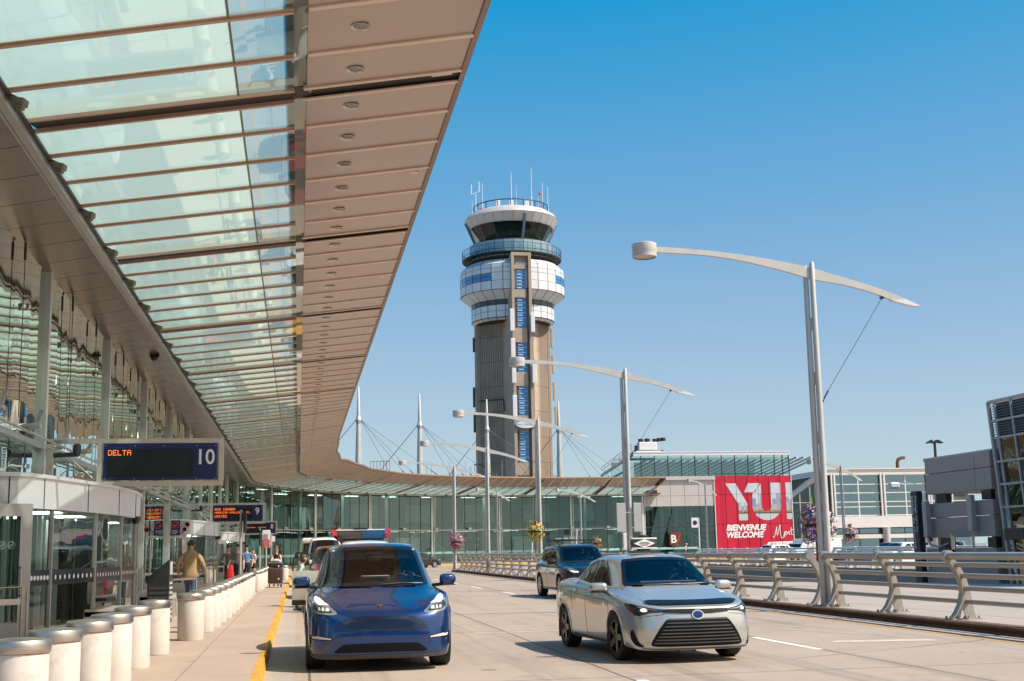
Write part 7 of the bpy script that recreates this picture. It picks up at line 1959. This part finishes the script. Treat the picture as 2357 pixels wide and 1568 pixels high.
def gate_sign(y,num,lines,label,z0=3.04,z1=4.06):
    t = thing('gate_sign',label,'gate sign',(-5.3,y,z0),group='gate number signs along the front'); h = z1-z0
    m = MB(); q = .10
    m.box(-5.34,-1.63,y-.06,y+.06,z1-q,z1); m.box(-5.34,-1.63,y-.06,y+.06,z0,z0+q); m.box(-1.73,-1.63,y-.065,y+.065,z0,z1); m.box(-4.29,-4.19,y-.06,y+.06,z0+q,z1-q); m.box(-5.34,-5.2,y-.06,y+.06,z0,z1)
    m.build('frame',M('sign_frame',(.60,.53,.46),.45,.1,var=.06,dirt=((.4,.34,.29),.4)) if 'sign_frame' not in bpy.data.materials else bpy.data.materials['sign_frame'],t)
    m = MB(); m.rbox((-2.96,y,(z0+z1)/2+.01),(2.40,.16,h*.775),.02); bd = m.build('board',NAVY,t)
    m = MB(); m.box(-4.08,-2.26,y-.086,y-.081,z0+.19,z1-.225); m.build('screen',SCREEN,bd)
    m = MB()
    for x in (-4.12,-3.5,-2.9,-2.2,-1.8):
        for z in (z0+.15,z1-.16): m.ball((x,y-.083,z),(.012,.008,.012),6,4)
    for x in (-3.9,-3.1,-2.3): m.box(x-.05,x+.05,y-.02,y+.02,z0+q,z0+.13); m.box(x-.05,x+.05,y-.02,y+.02,z1-.13,z1-q)
    m.build('bolt',LIGHTM,bd)
    m = MB(); ax = Vector((1,0,0))
    for i,(s,px,dx) in enumerate(lines): led(m,s,-4.06+dx,z1-.25-i*.17,px,y-.09)
    m.build('led_text',LED,bd,fix=False)
    text('number',num,.46,(-2.02,y-.088,z1-.56),FACE_S,WHITEL,bd,align='CENTER',sx=.92,off=.006)
    m = MB()
    for a,b in (((-5.2,z0+q),(-4.29,z1-q)),((-5.2,z1-q),(-4.29,z0+q))): m.tube([(a[0],y,a[1]),(b[0],y,b[1])],.012,6)
    m.build('brace_cable',STEEL,t)
    m = MB(); m.tube([(-5.3,y,z1-.35),(-4.75,y,z1-.33)],.05,8); m.lathe([(.02,.12),(.08,.10),(.09,.0),(.06,-.14),(.03,-.16)],(-4.72,y,z1-.22),10); m.build('wall_lantern',DARKM,t,40)
    return t
gate_sign(28.75,'10',[('DELTA',.0165,.0)],'nearest gate sign, number 10 with one short orange line')
gate_sign(65.0,'9',[('AIR CANADA',.0165,.0),('AMERICAN AIRLINES INC.',.0132,.0),('UNITED',.0165,.0)],'gate sign number 9 with three orange lines')
gate_sign(101.3,'8',[(' ',.0165,0),('  Slavomter  ovontios',.0125,0)],'small gate sign number 8 below the number 9 sign')
s7 = gate_sign(137,'7',[(' ',.0165,0)],'farthest gate sign, number 7, beside the raised tailgate')
_a = Vector((*wallpt(138,0),0)); _b = Vector((*wallpt(138,3.7),0)); _d = (_b-_a).normalized()
s7.location = (_a.x+.2*_d.x,_a.y+.2*_d.y,3.04); s7.rotation_euler = (0,0,math.atan2(_d.y,_d.x)+R(6))
# ------------------------------------------------------------------ black bin kiosk, benches, posts
t = thing('waste_kiosk','black slanted top waste kiosk behind the bollards','kiosk',(-2.87,28.3,.15))
m = MB(); m.prism([(-3.10,.15),(-2.66,.15),(-2.66,1.47),(-3.10,1.10)],28.0,28.75,'Y'); m.build('case',BLACKP,t)
m = MB()
for i in range(7): m.box(-3.06,-2.70,27.985,27.999,.25+i*.1,.31+i*.1)
m.build('louvre',M('kiosk_dark_grey',(.03,.03,.032),.5),t)
m = MB()
for i in range(8): m.box(-2.659,-2.65,28.1,28.65,.25+i*.1,.30+i*.1)
m.box(-2.659,-2.648,28.15,28.6,1.15,1.42); m.build('notice',GREYP,t)
for y,lb in ((30.2,'grey concrete bench behind the black kiosk'),(22.6,'pair of grey seats beside the nearest vestibule')):
    t = thing('bench',lb,'bench',(-3.3,y,.15)); m = MB()
    for dy in (0,.75,1.5): m.prism([(-3.55,.15),(-3.45,.15),(-3.40,.55),(-2.95,.55),(-2.90,.15),(-2.8,.15),(-2.85,.68),(-3.5,.68)],y+dy,y+dy+.10,'Y')
    m.box(-3.5,-2.85,y,y+1.6,.56,.64); m.build('seat',M('bench_concrete',(.38,.35,.32),.8,var=.1,bump=.3) if 'bench_concrete' not in bpy.data.materials else bpy.data.materials['bench_concrete'],t)
t = thing('handrail','bent steel handrail beside the man in the tan jacket','handrail',(-3.4,34.6,.15))
m = MB(); m.tube([(-3.65,34.6,.15),(-3.65,34.6,.85),(-3.6,34.6,.93),(-2.6,34.6,.95)],.03,8); m.tube([(-2.6,34.6,.95),(-2.6,34.6,.15)],.03,8); m.build('bar',STEEL,t,40)
def sign_post(x,y,h,label,board,mat_):
    t = thing('sign_post',label,'sign post',(x,y,.15)); m = MB(); m.tube([(x,y,.15),(x,y,h)],.045,8); m.ball((x,y,h),.055,8,6); m.build('post',LIGHTM,t,40)
    if board:
        dx,z0,z1,w_,tk = board; m = MB(); m.rbox((x+dx,y,(z0+z1)/2),(w_,tk,z1-z0),.02); return t,m.build('board',mat_,t)
    return t,None
sign_post(-2.02,46.8,3.06,'tall sign post with a dark board, in front of the gate 9 sign',(.14,2.35,3.05,.10,.5),BLACKP)
sign_post(-1.85,64,2.75,'thin sign post with a dark narrow panel below the gate 8 sign',(0,1.95,2.7,.09,.4),BLACKP)
t,bd = sign_post(-1.62,67,1.9,'white notice with a red panel on a thin post by the kerb',(0,1.85,2.75,.40,.04),WHITEP)
m = MB(); m.box(-1.80,-1.44,66.96,66.975,1.88,2.28); m.build('red_panel',M('notice_red',(.6,.02,.06),.5),bd)
m = MB(); m.box(-1.68,-1.56,66.955,66.962,1.9,1.97); m.build('orange_mark',AMB,bd)
m = MB()
for i in range(6): m.box(-1.76,-1.5+.02*(i%3),66.95,66.958,2.0+.04*i,2.015+.04*i)
for i in range(5): m.box(-1.74,-1.52,66.95,66.972,2.35+.05*i,2.36+.05*i)
m.build('print',M('notice_print',(.55,.40,.40),.6),bd)
sign_post(-1.35,71,1.3,'short post with a tilted white placard',(.0,2.2,2.5,.2,.02),WHITEP)
# white blank road sign boards on the second street lamp and small posts by the far kerb
t = thing('road_sign','pair of pale blank sign backs fixed to the second street lamp','road sign',(11.95,46.1,2.2))
m = MB(); m.rbox((11.66,46.12,2.62),(.34,.03,1.05),.012); m.rbox((12.28,46.12,2.62),(.30,.03,1.05),.012); m.beam((11.6,46.18,2.8),(12.3,46.18,2.8),.04,.04); m.build('board',M('sign_back',(.50,.48,.47),.45,.3,var=.04),t)
t = thing('junction_box','thin pale box fixed low on the second street lamp','box',(11.80,46.25,1.4))
m = MB(); m.rbox((11.79,46.25,1.75),(.13,.12,.62),.02); m.build('case',WHITEP,t)
for x,y,h,lb in ((21.2,118,2.9,'short white post between the fourth and third street lamps'),(25.6,119,3.3,'pale signal post left of the yellow flower basket')):
    t = thing('marker_post',lb,'post',(x,y,0)); m = MB(); m.tube([(x,y,0),(x+.15,y,h)],.06,6); m.build('pole',WHITEP,t); m = MB(); m.rbox((x+.15,y,h-.3),(.22,.12,.5),.03); m.build('head',LIGHTM,t)
t = thing('speed_sign','small pale sign frame on a post left of the red banner','sign',(40.3,128,-.1)); m = MB(); m.tube([(40.5,128,-.1),(40.5,128,4.4)],.07,6); m.build('post',WHITEP,t)
m = MB(); m.rbox((40.1,128,3.9),(.75,.06,1.0),.05); m.build('plate',WHITEP,t); m = MB(); m.lathe([(.0,0),(.24,0)],(40.1,127.96,3.9),16,'Y'); m.build('face',DARKM,t)
# ------------------------------------------------------------------ hanging flower baskets
LEAF = M('basket_leaf',(.06,.16,.025),.6,var=.5,scale=12); GRASS = M('spike_leaf',(.09,.19,.04),.6,var=.35,scale=8)
def flower_basket(c,r,cols,label,n=420,spike=0,pole=None,arm=None):
    t = thing('flower_basket',label,'flower basket',(c[0],c[1],c[2]-r),group='hanging flower baskets'); C_ = Vector(c)
    m = MB(); m.lathe([(0,-r*.55),(r*.45,-r*.45),(r*.62,-.05*r),(r*.6,0)],c,14); m.build('basket',M('basket_dark',(.03,.03,.025),.8) if 'basket_dark' not in bpy.data.materials else bpy.data.materials['basket_dark'],t)
    def pt_():
        while True:
            d = Vector((random.gauss(0,1),random.gauss(0,1),random.gauss(0,1)))
            if d.length > .2: break
        d.normalize(); q = r*random.uniform(.62,1.06)*(1+.12*math.sin(5*math.atan2(d.y,d.x)+3*d.z)); return C_+Vector((d.x*q,d.y*q,d.z*q*1.02 - (.18*r if d.z < 0 else 0))),d
    m = MB()
    for i in range(n):
        p,d = pt_(); p = C_+(p-C_)*.94; u = d.orthogonal().normalized(); u = Quaternion(d,random.uniform(0,6.28)) @ u; v = d.cross(u); d2 = (d+Vector((random.gauss(0,.5),random.gauss(0,.5),random.gauss(0,.5)))).normalized(); s = r*random.uniform(.09,.17)
        m.add([p-u*s*.5,p+v*s*.3+d2*s*.2,p+u*s*.5+d2*s*.5,p-v*s*.3+d2*s*.2],[(0,1,2,3)])
    m.build('leaves',LEAF,t,fix=False)
    for nm,cc,share in cols:
        m = MB()
        for i in range(int(n*share)):
            p,d = pt_(); u = d.orthogonal().normalized(); v = d.cross(u); s = r*random.uniform(.05,.085)
            for j in range(5):
                a = 2*PI*j/5; e = u*math.cos(a)+v*math.sin(a); f_ = u*math.cos(a+.6)+v*math.sin(a+.6); g_ = u*math.cos(a-.6)+v*math.sin(a-.6)
                m.add([p,p+g_*s*.7+d*s*.1,p+e*s*1.15+d*s*.25,p+f_*s*.7+d*s*.1],[(0,1,2,3)])
        m.build('blossoms',bpy.data.materials.get(nm) or M(nm,cc,.6,var=.15,scale=6),t,fix=False)
    if spike:
        m = MB()
        for i in range(34):
            a = random.uniform(0,6.28); b = C_+Vector((math.cos(a)*.12*r,math.sin(a)*.12*r,r*.7)); tip = b+Vector((math.cos(a)*random.uniform(.05,.35)*r,math.sin(a)*.3*r,spike*random.uniform(.5,1)))
            mid = b.lerp(tip,.5)+Vector((0,0,.06)); w_ = Vector((math.sin(a),-math.cos(a),0))*.014
            m.add([b-w_,b+w_,mid+w_,mid-w_,tip],[(0,1,2,3),(3,2,4)])
        m.build('spike_leaves',GRASS,t,fix=False)
    if pole: 
        m = MB(); m.tube([(c[0],c[1]+.05,pole),(c[0],c[1]+.05,c[2]+r*.3)],.05,8); m.build('pole',BLACKP,t)
    if arm is not None:
        m = MB(); m.tube([(arm,c[1],c[2]+r*.9),(c[0],c[1],c[2]+r*.95),(c[0],c[1],c[2])],.02,6); m.build('bracket',DARKM,t)
PUR = ('petal_purple',(.13,.045,.30),.34); LIL = ('petal_lilac',(.50,.36,.58),.34); WHT = ('petal_white',(.74,.70,.72),.26); YLW = ('petal_yellow',(.70,.52,.03),.55); PNK = ('petal_pink',(.62,.08,.26),.4); MAG = ('petal_magenta',(.5,.05,.3),.4); RDP = ('petal_red',(.6,.02,.06),.14); ORG = ('petal_orange',(.7,.28,.03),.07)
flower_basket((17.25,41.45,2.2),.66,[PUR,LIL,WHT,RDP,ORG],'big basket of purple and white flowers with tall grass on a dark pole',700,.62,pole=.12)
flower_basket((11.72,64.0,2.45),.50,[YLW,('petal_yellow2',(.75,.62,.12),.35),RDP,('petal_pale',(.7,.55,.55),.2)],'yellow and red flower basket hung on the third street lamp',460,.25,arm=11.95)
flower_basket((12.05,99.9,2.25),.68,[MAG,PNK,('petal_pale',(.7,.55,.55),.3)],'pink and purple flower basket on the last median street lamp',420,.2,arm=11.95)
flower_basket((26.0,112,2.0),.55,[YLW,PNK,ORG],'small yellow and orange flower basket above the black car',320,.3,pole=0)
flower_basket((33.7,75.8,2.1),.55,[PNK,WHT,ORG],'small pink and white flower basket on the far road lamp',320,.3,arm=33.4)
# ------------------------------------------------------------------ repeated pieces of one part become parts of their own
def split_islands(o):
    me = o.data; n = len(me.vertices); par = list(range(n))
    def find(a):
        while par[a] != a: par[a] = par[par[a]]; a = par[a]
        return a
    for e in me.edges:
        a,b = find(e.vertices[0]),find(e.vertices[1])
        if a != b: par[a] = b
    bb = {}
    for v in me.vertices:
        r = find(v.index); q = bb.setdefault(r,[list(v.co),list(v.co)])
        for i in range(3): q[0][i] = min(q[0][i],v.co[i]); q[1][i] = max(q[1][i],v.co[i])
    ks = list(bb); grp = {k:k for k in ks}
    def g(a):
        while grp[a] != a: a = grp[a]
        return a
    for i,a in enumerate(ks):
        for b in ks[i+1:]:
            if all(bb[a][0][k]-.03 <= bb[b][1][k] and bb[b][0][k]-.03 <= bb[a][1][k] for k in range(3)):
                x,y = g(a),g(b)
                if x != y: grp[x] = y
    groups = {}
    for p in me.polygons: groups.setdefault(g(find(p.vertices[0])),[]).append(p.index)
    if len(groups) < 2: return
    nm = o.name.split('.')[0]
    for idx in list(groups.values())[1:]:
        bm = bmesh.new(); bm.from_mesh(me); keep = set(idx); bm.faces.ensure_lookup_table()
        bmesh.ops.delete(bm, geom=[f for f in bm.faces if f.index not in keep], context='FACES')
        m2 = me.copy(); bm.to_mesh(m2); bm.free()
        c = o.copy(); c.data = m2; c.name = nm; col.objects.link(c)
    keep = set(list(groups.values())[0]); bm = bmesh.new(); bm.from_mesh(me); bm.faces.ensure_lookup_table()
    bmesh.ops.delete(bm, geom=[f for f in bm.faces if f.index not in keep], context='FACES'); bm.to_mesh(me); bm.free()
SPLIT = {'tension_rod','dark_bracket','spandrel','panel_aerial','roof_unit','beacon','red_lamp','interior_column','brace','indoor_plant','lamp_tube','roof_pipe','horn','roof_rail','cross_bar','sun_visor','mud_flap','transom_lights','dome_camera','shaft_edge','headlight_inner','pier','ski_clamp','window_bars','pod_window','access_hatch','louvre_x','light_bar','board','interior_panel'}
for o in list(bpy.data.objects):
    nm = o.name.split('.')[0]
    if o.type == 'MESH' and o.parent is not None and (nm in SPLIT or (nm == 'window' and o.parent.name == 'control_tower') or (nm in ('column','lamp','floodlight') and o.data.users == 1)):
        if o.data.users == 1 and len(o.data.vertices) < 6000: split_islands(o)
